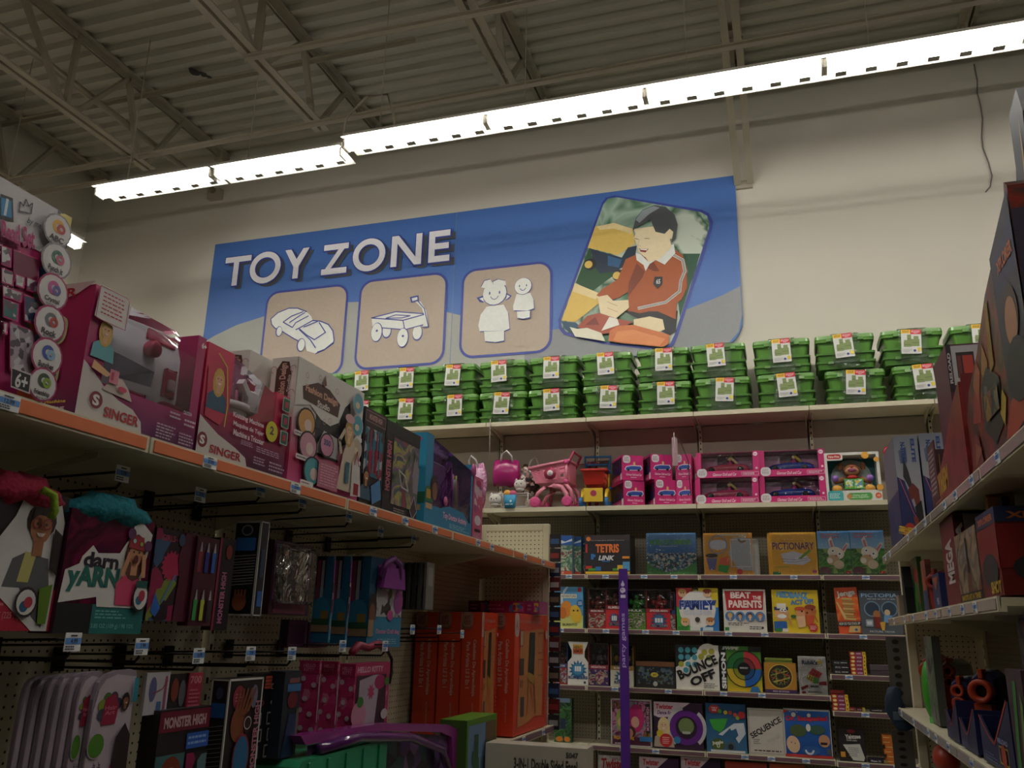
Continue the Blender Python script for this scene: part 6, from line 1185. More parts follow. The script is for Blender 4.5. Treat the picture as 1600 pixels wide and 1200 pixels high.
# ================================================================ peg hooks under the shelf
HKM = col('26221f', .4, .6)
def hook(px, py, X=-1.40, label='', num='7.99', dim=False, back=-1.80):
    p = atx(px, py, X); t = empty('peg_hook', (back, p.y, p.z), 0, label, 'hook', 'peg hooks with blue and white price tags')
    L = X-back; m = MB(); m.tube([(0, 0, 0), (L-.01, 0, .008), (L, 0, .02)], .0035, HKM, 6); m.tube([(0, 0, .032), (L-.005, 0, .045)], .003, HKM, 6); m.wbox(-.003, .004, -.02, .02, -.01, .05, HKM, .001); m.build('rod', t)
    price_label(.042, .036, num, t, (L+.002, -.02, .022), PI/2)
    return t
for px, py, n, lb in [(186, 768, '3.99', 'above the teal yarn pack'), (309, 798, '9.99', 'above the marker pack'), (404, 788, '7.99', 'near the framed black box'), (470, 805, '9.99', 'over the dim doll blister'), (543, 826, '5.99', 'over the first doctor craft pack'), (593, 848, '5.99', 'over the white craft bag'), (645, 858, '3.99', 'over the clear bags')]:
    hook(px, py, -1.42, 'dark upper peg hook with price tag, '+lb, n)
for px, py, n, lb in [(107, 1036, '4.99', 'beside the stack of hair cards'), (216, 1040, '3.99', 'at the front end of the hair cards'), (306, 1052, '14.99', 'over the sticker sheets'), (388, 1046, '7.99', 'over the tilted hand box'), (453, 1044, '12.99', 'over the black coffin cards'), (533, 1030, '9.99', 'over the middle pink patterned box'), (600, 1028, '9.99', 'at the window of the pink patterned box'), (643, 1000, '5.99', 'in front of the first orange carton'), (685, 999, '5.99', 'in front of the second orange carton'), (721, 1005, '5.99', 'in front of the third orange carton')]:
    hook(px, py, -1.38 if px < 620 else -1.45, 'dark lower peg hook with price tag, '+lb, n)
# ---- hanging packs
def pack(name, label, box, X, base, draw, group=None, d=.03, cat='toy', faces=None, a=None):
    """box = (left px, right px, top px, bottom px) of the aisle-facing side; a = px of the far edge of the camera-facing side"""
    l, r, tp, bt = box; y0, w, dd, z0, h = LB(a, l, r, tp, bt, X)
    if a is None: dd = d
    m = MB()
    if name == 'hair_card':
        pr = [(0, 0), (w, 0), (w, h*.97), (w*.97, h*1.005), (w*.85, h*1.02), (w*.5, h*1.015), (w*.25, h*.99), (w*.1, h*.93), (w*.02, h*.8)]
        m.loft([[(x, y_, z_) for x, z_ in pr] for y_ in (0, dd)], col(base), True, False)
    else: m.box(0, w, 0, dd, 0, h, base, faces)
    for f, fn in (draw or {}).items(): fn(CV(m, f, w, dd, h))
    o = tag(m.build(name, None, (X, y0, z0+0), PI/2), label, cat, group); return o, w, dd, h
def yarn(o, w, h, k, label, z=0):
    m = MB(); yk = col(k, .95, noise=.3, scale=60, bump=.6)
    rs = random.Random(len(label)); R_ = []
    for i in range(13):
        u = i/12; cz = h*(1.0+.07*math.sin(u*PI)); q_ = math.sin(PI*min(1, max(0, u*.94+.03)))**.5
        R_.append([(w*(-.04+1.08*u)+.006*math.sin(a_*3+i), .03+.05*q_*math.cos(a_), cz+(.036+.007*math.sin(i*1.9))*q_*math.sin(a_)+.004*math.sin(a_*5+i*2)) for a_ in (2*PI*k_/14 for k_ in range(14))][::-1])
    m.loft(R_, yk)
    m.build('yarn', o)
def y1f(c):
    c.rect(0, 0, 1, .3, 'a81e38'); c.lines(.02, .16, .5, .28, 3, 'c86a74'); c.text(.35, .1, .6, .06, '133.24 g / 247 YDS (225 M)', 'd0848c', .01); c.poly([(.3, .3), (.0, .5), (.3, .62), (.44, .80), (.52, 1.0), (.88, 1.0), (.98, .8), (.97, .0), (.8, 0)], 'd5d2cf'); c.poly([(.42, .3), (.48, .5), (.6, .55), (.86, .52), (.92, .3), (.9, .02), (.78, .1), (.6, .3)], '5a5a5c'); c.poly([(.56, .34), (.6, .56), (.72, .54), (.68, .34)], 'b8b06a')
    c.person(.72, .76, .145, 'a06a48', '2a1c18', None, False, 14); c.ring(.665, .77, .04, .052, '8a2a3a'); c.ring(.775, .77, .04, .052, '8a2a3a'); c.poly([(.8, .3), (.84, .05), (.93, .05), (.94, .34)], '5a7a1c'); c.poly([(.86, .75), (.96, .7), (.96, .4), (.88, .45)], '2a1c18'); c.oval(.68, .2, .12, '2a2426', ry=.11); c.oval(.68, .2, .1, 'd2d0cc', ry=.09); c.oval(.66, .17, .045, '2a5a7a', ry=.04); c.oval(.7, .2, .045, 'a83040', ry=.04)
o, w, dd, h = pack('yarn_pack', 'yarn craft pack with a woman in glasses above a red band', (-60, 95, 745, 985), -1.42, '2a1c22', dict(F=y1f), 'yarn craft packs', .06); yarn(o, w, h*.93, '9c2240', 'pink'); 
m = MB(); m.tube([(w*.55, -.03, h*1.0), (w*.66, -.035, h*.97), (w*.7, -.035, h*.86), (w*.69, -.03, h*.8)], .008, col('8aa82c', .95, bump=.5, scale=80), 6); m.build('green_yarn', o)
def y2f(c):
    c.rect(0, 0, 1, 1, busy(['4a1230', '6a1638', '3a1024', '561634'], 7, .2, 'NOISE')); c.rect(0, .0, .42, .24, '14181a'); c.rect(.38, 0, 1, .24, '1c6a68'); c.lines(.42, .12, .8, .2, 3, '6aa8a4'); c.text(.64, .06, .5, .045, '3.85 OZ (109 g) / 98 YDS', '7ab0ac', .01)
    c.poly([(0, .24), (.02, .5), (.16, .56), (.18, .62), (.28, .72), (.35, .66), (.6, .68), (.72, .86), (.74, .97), (.8, 1.0), (.98, .88), (.95, .7), (.9, .5), (.96, .3), (.9, .22), (.42, .22), (.4, .3), (.2, .27)], 'd8d5d1')
    c.text(.40, .60, .40, .13, 'darn', '241a2c', .04, out='d8d5d1'); c.text(.34, .44, .58, .22, 'yARN', '1f6a60', .06)
    c.poly([(.62, .24), (.6, .42), (.68, .5), (.88, .48), (.92, .24)], 'c8446a'); c.person(.79, .70, .105, 'c08a68', '5a3428', None, True, 12); c.poly([(.68, .74), (.88, .72), (.86, .84), (.7, .86)], '9c2c3a'); c.oval(.7, .86, .05, '5a2a54', ry=.05); c.oval(.92, .77, .05, '5a2a54', ry=.05); c.oval(.74, .8, .02, '9ac0c0'); c.oval(.83, .78, .02, '8aa84a'); c.line([(.64, .5), (.7, .68)], .05, 'c08a68'); c.line([(.9, .5), (.88, .68)], .05, 'c08a68'); c.oval(.78, .64, .03, '5a1c20', ry=.04); c.oval(.9, .32, .1, '1c2426', ry=.13); c.oval(.9, .32, .085, 'd2d0cc', ry=.11); c.oval(.88, .29, .04, '2a6a80', ry=.04); c.oval(.91, .33, .04, 'a82c44', ry=.05); c.rect(.82, .4, .96, .46, '1f5a54')
o, w, dd, h = pack('yarn_pack', 'yarn craft pack reading darn yarn, with a teal yarn bundle on top', (97, 232, 790, 990), -1.41, '4a1230', dict(F=y2f), 'yarn craft packs', .06); yarn(o, w, h*.98, '1f7684', 'teal bundle')
def m1(c): c.rect(.0, 0, .62, 1, busy(['2a1c28', '8a244c', '3a5a7c', '7a8a3a', '2a1c28'], 24)); c.burst(.45, .6, .2, .26, 16, 'b02450'); c.text(.3, .9, .34, .07, 'GIRLS', 'a8405c', .03); c.poly([(.08, .1), (.2, .04), (.3, .14), (.14, .3)], '2a62b0'); c.line([(.3, .2), (.56, .5)], .03, '4a80c0'); c.poly([(.62, 0), (.66, .5), (.58, .7), (.72, 1), (1, 1), (.98, 0)], '501428'); c.oval(.62, .9, .08, '3a4a6a', ry=.07)
o, *_ = pack('craft_pack', 'dark pink craft pack with a crimson burst, beside the teal yarn', (236, 300, 822, 970), -1.44, '2a141e', dict(F=m1))
def m2(c):
    c.rect(0, 0, 1, 1, '471426')
    for i in range(3):
        for v_, k in ((.6, ('8a2a3a', '2a3a8a', '2a62b0')[i]), (.06, ('2f9a4a', 'a8b83a', '2a2c30')[i])): x = .12+.28*i; c.rect(x, v_, x+.15, v_+.2, k); c.rect(x-.01, v_+.18, x+.16, v_+.23, k); c.poly([(x+.02, v_+.23), (x+.13, v_+.23), (x+.09, v_+.34), (x+.06, v_+.34)], 'a0a0a4')
pack('marker_pack', 'maroon hanging pack of six colour markers in two rows', (301, 336, 836, 978), -1.43, '471426', dict(F=m2))
pack('craft_pack', 'slim black pack with vertical pink lettering beside the markers', (337, 362, 838, 985), -1.43, '1c1418', dict(F=lambda c: (c.rect(0, 0, .12, 1, '8a2440'), c.text(.45, .35, .3, .55, 'MONSTER HIGH', 'b0688c', .04, rot=90), c.oval(.6, .85, .2, '7a2a20', ry=.08))))
def m3(c):
    c.frame(.03, .01, .97, .99, .06, 'c9c6c0'); c.oval(.5, .9, .22, '8a8c9c', ry=.06); c.oval(.5, .9, .16, '2a2c44', ry=.045); c.rrect(.12, .68, .86, .82, .06, '2a6ab8')
    for i in range(11): c.line([(.08, .62-.03*i-.004*(i % 3)), (.92, .635-.03*i)], .018, 'a8a8a4')
    c.oval(.5, .14, .26, '8a4c34', ry=.09)
    for i in range(4): c.rect(.3+.12*i, .18, .37+.12*i, .27, '8a4c34')
def m4(c): c.frame(0, 0.01, 1, .99, .1, 'b8b5b0'); c.rect(.3, .1, .9, .26, '2a5aa0'); c.rect(.3, .4, .8, .7, '2a3a50')
o, *_ = pack('wrapped_craft_box', 'black white-edged craft box with a hand and thin white bands, hanging straight', (402, 414, 812, 963), -1.40, '17151a', dict(L=m3, F=m4), 'white edged hand craft boxes', a=360)
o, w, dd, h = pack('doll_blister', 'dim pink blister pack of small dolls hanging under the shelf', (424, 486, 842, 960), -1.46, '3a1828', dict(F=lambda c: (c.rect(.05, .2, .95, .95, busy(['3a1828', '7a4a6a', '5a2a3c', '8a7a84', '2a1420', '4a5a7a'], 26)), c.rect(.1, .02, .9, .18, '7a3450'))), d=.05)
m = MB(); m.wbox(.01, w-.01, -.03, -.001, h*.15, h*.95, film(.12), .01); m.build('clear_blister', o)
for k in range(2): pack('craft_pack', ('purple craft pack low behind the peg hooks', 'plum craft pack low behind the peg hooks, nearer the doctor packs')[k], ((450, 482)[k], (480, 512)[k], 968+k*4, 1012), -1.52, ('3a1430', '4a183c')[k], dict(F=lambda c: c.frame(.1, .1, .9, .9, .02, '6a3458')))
# doctor craft packs
def dc(c): c.rect(0, .0, 1, 1, '1c5a7c'); c.rect(0, .62, .6, 1, '1c1c30'); c.rect(.1, .5, .3, .95, '8a3a50'); c.rect(.36, .5, .52, .95, '9a9aa0'); c.oval(.5, .36, .5, '2a7090', ry=.16); c.rect(.5, .26, .9, .36, '8a6a2c'); c.rect(0, .12, 1, .2, '8a7458'); c.rect(0, .2, 1, .27, '244a34')
def df(c): c.rect(0, 0, 1, .34, '2a7a9c'); c.poly([(0, .3), (0, .5), (.2, .5), (.3, .3)], '2a6a80'); c.text(.6, .17, .7, .07, 'Doctor Craft Bag', 'c07a9c', .04); c.lines(.3, .03, .95, .1, 3, '8ab0c0'); c.rect(.2, .34, .98, .7, busy(['a8a4a8', '8a868c', '2a2a2c', 'b4b0b4'], 34)); c.poly([(.18, .7), (.2, .92), (.6, .98), (.8, .92), (.86, .7)], '7a2a80'); c.oval(.1, .42, .12, '2a1c1c', ry=.17); c.oval(.1, .36, .09, '6a4434', ry=.12); c.oval(.86, .52, .14, '8a3a84', ry=.14); c.oval(.62, .36, .09, 'b04a84', ry=.06); c.rect(.0, .12, .14, .3, '9a7c5a')
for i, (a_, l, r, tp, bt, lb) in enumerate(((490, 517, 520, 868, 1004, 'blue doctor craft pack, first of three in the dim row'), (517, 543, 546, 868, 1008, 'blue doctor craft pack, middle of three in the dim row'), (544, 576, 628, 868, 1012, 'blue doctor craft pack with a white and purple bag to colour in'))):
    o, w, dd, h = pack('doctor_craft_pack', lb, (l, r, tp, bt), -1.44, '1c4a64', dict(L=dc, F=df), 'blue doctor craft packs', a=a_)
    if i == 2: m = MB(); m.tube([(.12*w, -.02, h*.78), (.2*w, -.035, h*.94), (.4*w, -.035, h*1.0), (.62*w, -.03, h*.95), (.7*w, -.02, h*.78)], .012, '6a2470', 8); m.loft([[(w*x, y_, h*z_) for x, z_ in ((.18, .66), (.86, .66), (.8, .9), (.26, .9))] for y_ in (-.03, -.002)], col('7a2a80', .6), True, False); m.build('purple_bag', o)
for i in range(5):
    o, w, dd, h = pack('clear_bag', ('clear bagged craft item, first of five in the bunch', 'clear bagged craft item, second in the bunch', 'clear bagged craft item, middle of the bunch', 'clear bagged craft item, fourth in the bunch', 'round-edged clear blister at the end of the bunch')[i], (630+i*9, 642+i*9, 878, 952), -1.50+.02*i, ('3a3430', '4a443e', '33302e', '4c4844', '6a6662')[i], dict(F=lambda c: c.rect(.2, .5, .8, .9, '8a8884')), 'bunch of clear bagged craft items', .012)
# hair cards
def hc(c):
    c.poly([(.25, .98), (.95, .98), (.95, .0), (.0, 0), (.05, .6), (.12, .9)], 'b8a8b4')
def hf(c):
    c.poly([(.02, 0), (.98, 0), (.98, .96), (.5, .985), (.25, .95), (.12, .88), (.04, .7)], 'b4a6b0')
    for a_, k in ((.4, '3a3f50'), (1.2, '3a3f50'), (2.0, '4a6a3a'), (2.8, '7a8a2c'), (3.6, '3a3f50')): c.oval(.42+.2*math.cos(a_), .72+.09*math.sin(a_), .1, k)
    c.poly([(.25, .6), (.28, .8), (.5, .84), (.62, .74), (.58, .6)], '8c1c38'); c.text(.43, .71, .28, .07, 'Hair\nArt', 'b8607c', .03); c.oval(.2, .45, .2, 'b4a6b0', ry=.1); c.oval(.2, .45, .18, '4a7a24', ry=.09); c.person(.76, .78, .08, '8a5a40', '241a18', None, True, 12); c.poly([(.6, .2), (.62, .5), (.8, .6), (.96, .5), (.98, .2)], '2a1c1e'); c.poly([(.5, 0), (.56, .3), (.7, .2), (.66, 0)], '8c1c4a'); c.rect(.72, 0, .98, .12, '24407c'); c.text(.3, .18, .1, .3, 'Bang Hair', '5a4a60', .04, rot=90); c.text(.18, .18, .1, .3, 'Magic Hair', '5a4a60', .04, rot=90); c.rect(.88, .76, 1, .95, '2a7a8a')
for i in range(7):
    f_ = i == 6; o, w, dd, h = pack('hair_card', ('hair clip card at the back end of the hanging row', 'second hair clip card of the hanging row', 'third hair clip card of the hanging row', 'fourth hair clip card, in the middle of the hanging row', 'fifth hair clip card of the hanging row', 'sixth hair clip card, just behind the front one', 'front hair clip card with a green dot and a dark haired girl')[i], (22+i*17.5+(8 if f_ else 0), (58+i*17.5 if not f_ else 200), 1062-i*1.5, 1262), -1.47+.015*i, '8a7c88', dict(F=hf if i > 4 else hc), 'row of hanging hair cards', .01)
# sticker sheets, monster set, tilted box, coffin cards
def s1(c): c.rect(.0, 0, 1, 1, 'b4b0b4'); c.oval(.3, .6, .16, '5a5a84', ry=.3); c.rect(.52, .05, .72, .3, '4a6a94'); c.rect(.8, .1, .9, .9, '9a4a6c'); c.line([(.3, .5), (.7, .6), (.9, .8)], .03, '9c3040')
pack('sticker_sheet', 'white fashion sticker sheet in the black pack row', (226, 262, 1052, 1118), -1.40, 'b4b0b4', dict(F=s1), None, .006)
pack('sticker_sheet', 'black doll print sticker sheet between the white and the red one', (263, 292, 1054, 1116), -1.405, '1c1a1e', dict(F=lambda c: (c.oval(.3, .6, .2, '7a3a28', ry=.3), c.oval(.7, .5, .18, '5a5a60', ry=.34))), None, .006)
pack('sticker_sheet', 'red sticker pad printed 700', (293, 314, 1052, 1112), -1.40, 'a02a44', dict(F=lambda c: (c.text(.5, .82, .8, .2, '700', 'c8848c', .02), c.lines(.1, .1, .9, .6, 5, 'c06a78'))), None, .01)
def mh(c): c.rect(0, .76, 1, .98, '6a142c'); c.text(.5, .86, .84, .12, 'MONSTER HIGH', 'b89a9c', .05); c.rect(0, .0, .55, .52, '3a6464'); c.oval(.3, .3, .2, '7a3020', ry=.2); c.oval(.3, .26, .12, '8a7a50', ry=.13); c.rect(.55, .55, 1, .72, '2a5ab0'); c.lines(.58, .58, .96, .7, 2, '8aa8d8'); c.rect(.58, 0, 1, .5, busy(['8a2450', '1c1820', '5a7a80', '2a1c24'], 20))
pack('monster_craft_set', 'dark craft set with a dark red lettered banner and a blue flash', (242, 320, 1112, 1262), -1.38, '1c161a', dict(F=mh), None, .05)
def tb(c):
    c.frame(.01, .01, .99, .99, .035, 'c9c6c0'); c.oval(.3, .84, .17, '8a2c40', ry=.1); c.lines(.2, .8, .4, .88, 3, 'b87480'); c.oval(.75, .84, .1, '6a6c80', ry=.1); c.oval(.35, .62, .22, '7a4428', ry=.15)
    for i in range(5): c.poly([(.2+.08*i, .7), (.3+.11*i, .92), (.34+.11*i, .9), (.26+.08*i, .68)], '7a4428')
    c.oval(.6, .62, .1, '2a1418', ry=.1); c.ring(.6, .62, .09, .11, 'b0a8a8'); c.oval(.48, .34, .24, '8a2438', ry=.2); c.oval(.48, .34, .21, '24608a', ry=.18); c.text(.84, .5, .14, .6, 'MONSTER HIGH', 'b06a80', .04, rot=90)
    for i in range(7): c.line([(.05, .28-.04*i), (.6-.05*i, .12-.02*i)], .025, '8c8a86')
    c.rrect(.2, .0, .8, .1, .03, '24528c')
def tb2(c): c.frame(.02, .01, .98, .99, .08, 'b8b5b0'); c.oval(.5, .88, .2, '3a3c5a', ry=.05); c.rrect(.1, .68, .9, .8, .04, '24528c'); [c.line([(.08, .6-.035*i), (.92, .62-.035*i)], .02, '8c8a86') for i in range(10)]
o, *_ = pack('wrapped_craft_box', 'tilted white-edged craft box with a hand and a blue mirror oval', (349, 402, 1062, 1255), -1.36, '1c1618', dict(F=tb, L=tb2), 'white edged hand craft boxes', a=322); o.rotation_euler.y = .0
def cf(c):
    for i in range(3):
        for j in range(5):
            x, y = .16+.3*i+.04*(j % 2), .08+.19*j
            if j < 3: c.frame(x-.09, y-.06, x+.09, y+.07, .02, '8c8a8a')
            else: c.oval(x, y, .09, ('8c8a8a', '8a2438')[i == 0], ry=.04); c.oval(x, y, .065, '1c1a20', ry=.028)
    for x in (.3, .8): [c.rect(x-.07, .82+.04*k, x+.07, .85+.04*k, '9a3a2c') for k in range(4)]
pack('charm_pack', 'black pack dotted with small outlined charms', (388, 458, 1054, 1190), -1.42, '121013', dict(F=cf), None, .05)
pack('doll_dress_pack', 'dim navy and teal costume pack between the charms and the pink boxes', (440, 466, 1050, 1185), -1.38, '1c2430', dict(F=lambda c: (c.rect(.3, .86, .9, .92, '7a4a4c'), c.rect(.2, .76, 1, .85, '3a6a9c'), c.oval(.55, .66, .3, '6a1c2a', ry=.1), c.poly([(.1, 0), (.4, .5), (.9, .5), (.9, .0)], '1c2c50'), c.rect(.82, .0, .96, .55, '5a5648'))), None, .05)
# pink patterned boxes
PAT = busy(['a82a60', 'b83a70', 'a02458', 'c0688c', 'b02c64'], 42)
def kl(c): c.rect(0, .83, 1, 1, '9c2450'); c.text(.5, .91, .6, .1, 'HELLO\nKITTY', 'c27c98', .03); [c.oval(x, y, .13, 'b8a4b0', ry=.035) for x, y in ((.25, .76), (.8, .68), (.4, .5), (.2, .35), (.7, .3), (.3, .12), (.85, .1))]
def kf(c):
    c.rect(0, .85, 1, 1, 'a82a58'); c.text(.42, .92, .74, .08, 'HELLO KITTY', 'c89aac', .06); c.rect(.04, .16, .9, .84, '3a1c2c'); c.poly([(.12, .2), (.12, .78), (.5, .84), (.7, .84), (.6, .2)], 'a89aa8'); c.burst(.45, .62, .06, .11, 8, 'b03a60'); c.oval(.7, .74, .16, '9a2058', ry=.1); c.oval(.14, .34, .2, 'b87c94', ry=.17); c.oval(.9, .74, .07, '3a7a30', ry=.06); c.oval(.16, .5, .09, '3a7a30', ry=.07); c.oval(.42, .13, .15, '8a4a24', ry=.06); c.oval(.42, .13, .1, '2a4a7a', ry=.04); c.oval(.86, .3, .1, 'b8acb4', ry=.07); c.lines(.05, .03, .3, .1, 2, 'c890a8')
for i, (a_, l, r, tp, bt, lb) in enumerate(((464, 495, 498, 1033, 1152, 'pink patterned toy box, first of three and dimmest'), (497, 524, 527, 1034, 1156, 'pink patterned toy box, middle of three'), (526, 552, 606, 1038, 1160, 'pink patterned toy box with its open window side showing'))):
    pack('patterned_toy_box', lb, (l, r, tp, bt), -1.40, 'a82a60', dict(L=kl, F=kf), 'pink patterned toy boxes', a=a_, faces=dict(L=PAT, F=PAT))
m = MB(); pts = [(600, 1012), (606, 1018), (612, 1030), (612, 1050), (608, 1068)]; m.tube([atx(x, y, -1.42) for x, y in pts], .006, '1c1418', 6); m.tube([atx(x, y, -1.43) for x, y in ((550, 1020), (560, 1008), (575, 1012), (590, 1006), (604, 1014))], .014, '8c2440', 6)
tag(m.build('hanging_purse_strap'), 'dark strap and pink bows hanging behind the pink patterned boxes', 'strap')
# lower shelf things near the bottom edge
TEAL = col('2a8a62', .35)
a_, b_ = atx(468, 1182, -1.32), atx(604, 1182, -1.32)
SHL = EYE-.72
m = MB(); L_ = b_.y-a_.y; 
prof = [(0, 0), (L_, 0), (L_, .10), (L_*.98, .11), (.02, .105), (0, .09)]
m.loft([[(x, y_, z_) for x, z_ in prof] for y_ in (0, .2)], TEAL, True, False); 
for k in range(5): m.wbox(L_*(.08+.2*k), L_*(.08+.2*k)+.012, -.006, .0, .01, .098, TEAL, .002)
zg = atx(536, 1172, -1.32).z-.108
tag(m.build('green_tray', None, (-1.32, a_.y, zg), PI/2), 'green ribbed plastic tray under the pink patterned boxes', 'tray')
tub = lambda x, y, X=-1.34: atx(x, y, X)
t = empty('craft_case', tub(480, 1200), PI/2, 'large glossy purple craft case with a clear lid at the bottom edge', 'toy case'); o_ = t.location
def loc(px, py, X=-1.34, dx=0): p = atx(px, py, X); return (p.y-o_.y, -(p.x-o_.x)+dx, p.z-o_.z)
PUR = col('8a2a7c', .25, coat=.4)
m = MB(); rim = [(470, 1150), (600, 1130), (700, 1132), (720, 1142), (722, 1205), (708, 1205), (706, 1152), (690, 1144), (600, 1142), (478, 1164)]
m.loft([[loc(x, y, -1.34, dy_) for x, y in rim] for dy_ in (0, .05)], PUR, True, False); m.build('lid_rim', t)
m = MB(); m.tube([loc(500, 1170, -1.33), loc(560, 1152, -1.32), (loc(640, 1152, -1.32)), loc(690, 1170, -1.33), loc(700, 1200, -1.33)], .016, col('5a2466', .15, coat=.5), 10); m.build('handle', t)
m = MB(); m.add([loc(478, 1215, -1.36), loc(706, 1215, -1.36), loc(700, 1150, -1.36), loc(600, 1142, -1.36), loc(480, 1165, -1.36)], [(0, 1, 2, 3, 4)], busy(['2a1c34', '5a3a6c', '1c1424', '7a5a84', '2a4a4c'], 16)); m.build('contents_card', t)
# block world box
def bw(c):
    c.rect(0, 0, 1, 1, '4f7a1c'); c.rect(.05, .05, .95, .94, '5f7c9a'); c.rect(.05, .05, .95, .4, '6a4a30'); c.rect(.6, .72, .95, .94, '5a4428')
    for x, y in ((.3, .5), (.66, .42)): c.rect(x-.02, y-.2, x+.03, y+.3, '2a4a28'); c.rect(x-.1, y-.02, x+.1, y+.1, '2a5230'); c.rect(x-.13, y+.06, x-.06, y+.18, '2a5230'); c.rect(x-.06, y+.1, x+.06, y+.34, '24482a')
    c.rect(.1, .1, .9, .2, '7a8a3a')
pack('block_toy_box', 'green and blue toy box printed with blocky trees', (727, 774, 1127, 1290), -1.30, '4f7a1c', dict(F=bw), None, .12, 'toy box', dict(L=col('3a5a1c'), T=col('5a8a24')))
# orange cartons on the end shelf
EZ = EYE-.503; ORR = col('c4381c', .42)
def ezl(c):
    c.rrect(.0, .86, .52, 1.0, .1, '7a4a3c'); c.rrect(-.0, .88, .56, 1.0, .2, '9a6a5a'); c.text(.27, .935, .34, .07, 'JUST\nKIDZ', '5a2a20', .02)
    c.text(.66, .56, .2, .44, 'Caballete De Aprendizaje', 'd09a8c', .03, rot=-90); c.text(.36, .58, .2, .36, 'Para Artista Lil 3 En 1', 'd09a8c', .03, rot=-90); c.text(.66, .2, .07, .18, 'ADVERTENCIA', 'c08878', .03, rot=-90); c.text(.46, .2, .05, .14, 'small parts', '904a3c', .01, rot=-90)
def ezf(c):
    c.rrect(0, .8, .12, 1, .05, 'b09a94'); c.text(.06, .9, .06, .08, 'A', '9a4a54', .02); c.text(.45, .93, .7, .04, '3-in-1 Lil Artist Learning Easel', 'b8806c', .02); c.poly([(.1, .06), (.16, .84), (.86, .88), (.82, .1), (.6, .12), (.4, .08)], 'b07040'); c.rect(.14, .72, .24, .86, '7a3420'); c.rect(.155, .73, .225, .85, 'a8927c'); c.rect(.14, .48, .26, .62, '3a2c28'); c.rect(.18, .14, .28, .3, '4a3a34'); c.rect(.16, .38, .24, .44, '8a5434')
    c.poly([(.38, .5), (.42, .84), (.58, .84), (.56, .46)], '1c241c'); c.poly([(.36, .44), (.56, .38), (.58, .46), (.4, .5)], 'a07a2c'); c.line([(.4, .44), (.36, .16)], .02, '8a5a34'); c.line([(.56, .42), (.62, .14)], .02, '8a5a34'); c.line([(.46, .38), (.54, .2)], .015, 'a83420'); c.frame(.68, .66, .82, .84, .01, '8a4a2c'); c.frame(.68, .46, .82, .6, .01, '8a4a2c'); c.lines(.88, .1, .97, .4, 9, 'b86a54'); c.oval(.93, .82, .04, 'b89a94')
ez = []
for i, (a_, b__, c_, lb) in enumerate(((646, 681, 684, 'tall orange easel carton, first of the row by the peg hooks'), (683, 718, 721, 'tall orange easel carton, second of the row'), (719, 751, 769, 'tall orange easel carton, third of the row with a pale round corner label'), (769, 801, 855, 'tall orange easel carton with its whole picture side facing the aisle'))):
    Y_ = 4.03+.006*i
    if i < 3: xa, xb = aty(a_+1, 1040, Y_).x, aty(b__, 1040, Y_).x; y_ = Y_; wl = .24; hh = aty(b__, 957, Y_).z-EZ
    else:
        y_ = atx(801, 1147, XF).y; xa, xb = aty(769, 1040, y_).x, XF; wl = 4.93-y_; hh = atx(801, 958, XF).z-EZ
    m = MB(); d_ = xb-xa; m.box(0, wl, 0, d_, 0, hh, ORR); ezl(CV(m, 'L', wl, d_, hh)); ezf(CV(m, 'F', wl, d_, hh))
    tag(m.build('easel_carton', None, (xb, y_, EZ+.002), PI/2), lb, 'carton', 'orange easel cartons')
zt_ = EZ+.595
carton('easel_carton', 'orange easel carton hidden behind the row, under the pink flat boxes', 'carton', (-1.80, 4.34, EZ+.002), 0, .30, .58, zt_-EZ-.003, ORR, None, 'orange easel cartons')
for i, (l, r, k, yy_, lb) in enumerate(((732, 765, '5a1c34', 4.60, 'dark pink flat box lying on top of the orange cartons'), (757, 822, 'a02458', 4.60, 'hot pink flat box with a printed panel lying on top of the orange cartons'), (822, 843, '8a2a60', 4.60, 'small pink flat box at the end of the row on the orange cartons'))):
    xa, xb = aty(l, 950, yy_).x, aty(r, 950, yy_).x; hh = aty(780, 939, yy_).z-zt_
    carton('flat_toy_box', lb, 'toy box', (xa, yy_, zt_+.001), 0, xb-xa-.002, .17, hh, k, dict(F=(lambda c: (c.lines(.1, .2, .5, .8, 2, 'c0608c'), c.rect(.6, .15, .95, .85, busy(['c0508c', 'c8a84a', '4a7ac0', 'a02458'], 50))))), 'pink flat boxes on the orange cartons')
# big easel carton at the bottom
def be(c): c.oval(.18, .6, .05, 'b0aaa0'); c.ring(.18, .6, .045, .05, '3a3834'); c.text(.60, .80, .62, .12, '3-IN-1 Double Sided Easel', '3a3834', .03); c.text(.68, .66, .5, .12, 'Chevalet Double Cote', '3a3834', .03); c.text(.86, .92, .12, .06, '5047', '4a4844', .03)
p = aty(765, 1190, 3.7); p2 = aty(917, 1200, 3.7); tp = aty(850, 1166, 3.7).z
carton('easel_carton', 'cream carton with black print about a double sided easel, at the bottom edge', 'carton', (p.x-.02, 3.7, tp-.36), 0, p2.x-p.x+.02, .12, .36, 'b8b0a0', dict(F=be))
# clip strip at the gondola end
t = empty('clip_strip', (-1.372, 5.04, EYE-.55), 0, 'hanging clip strip of small dark toy packets on the end panel edge', 'clip strip')
rs = random.Random(5); H_ = 1.12; MB().box(0, .02, -.002, 0, 0, H_, '5a5650').build('strip', t)
for i in range(13):
    z_ = .02+i*.085; m = MB(); m.box(-.002, .062, -.028+.004*(i % 2), -.006, z_, z_+.078, ('23222a', '5a1c20', '1c2a44', '2a2426')[i % 4]); cv = CV(m, 'F', .06, .03, 1, .03); m.box(.004, .056, -.030, -.028, z_+.02, z_+.05, ('9a9aa0', '8a2a2c', '3a5a8c', '7a6a5a', 'a8a4a0')[i % 5]); m.build('toy_packet', t)
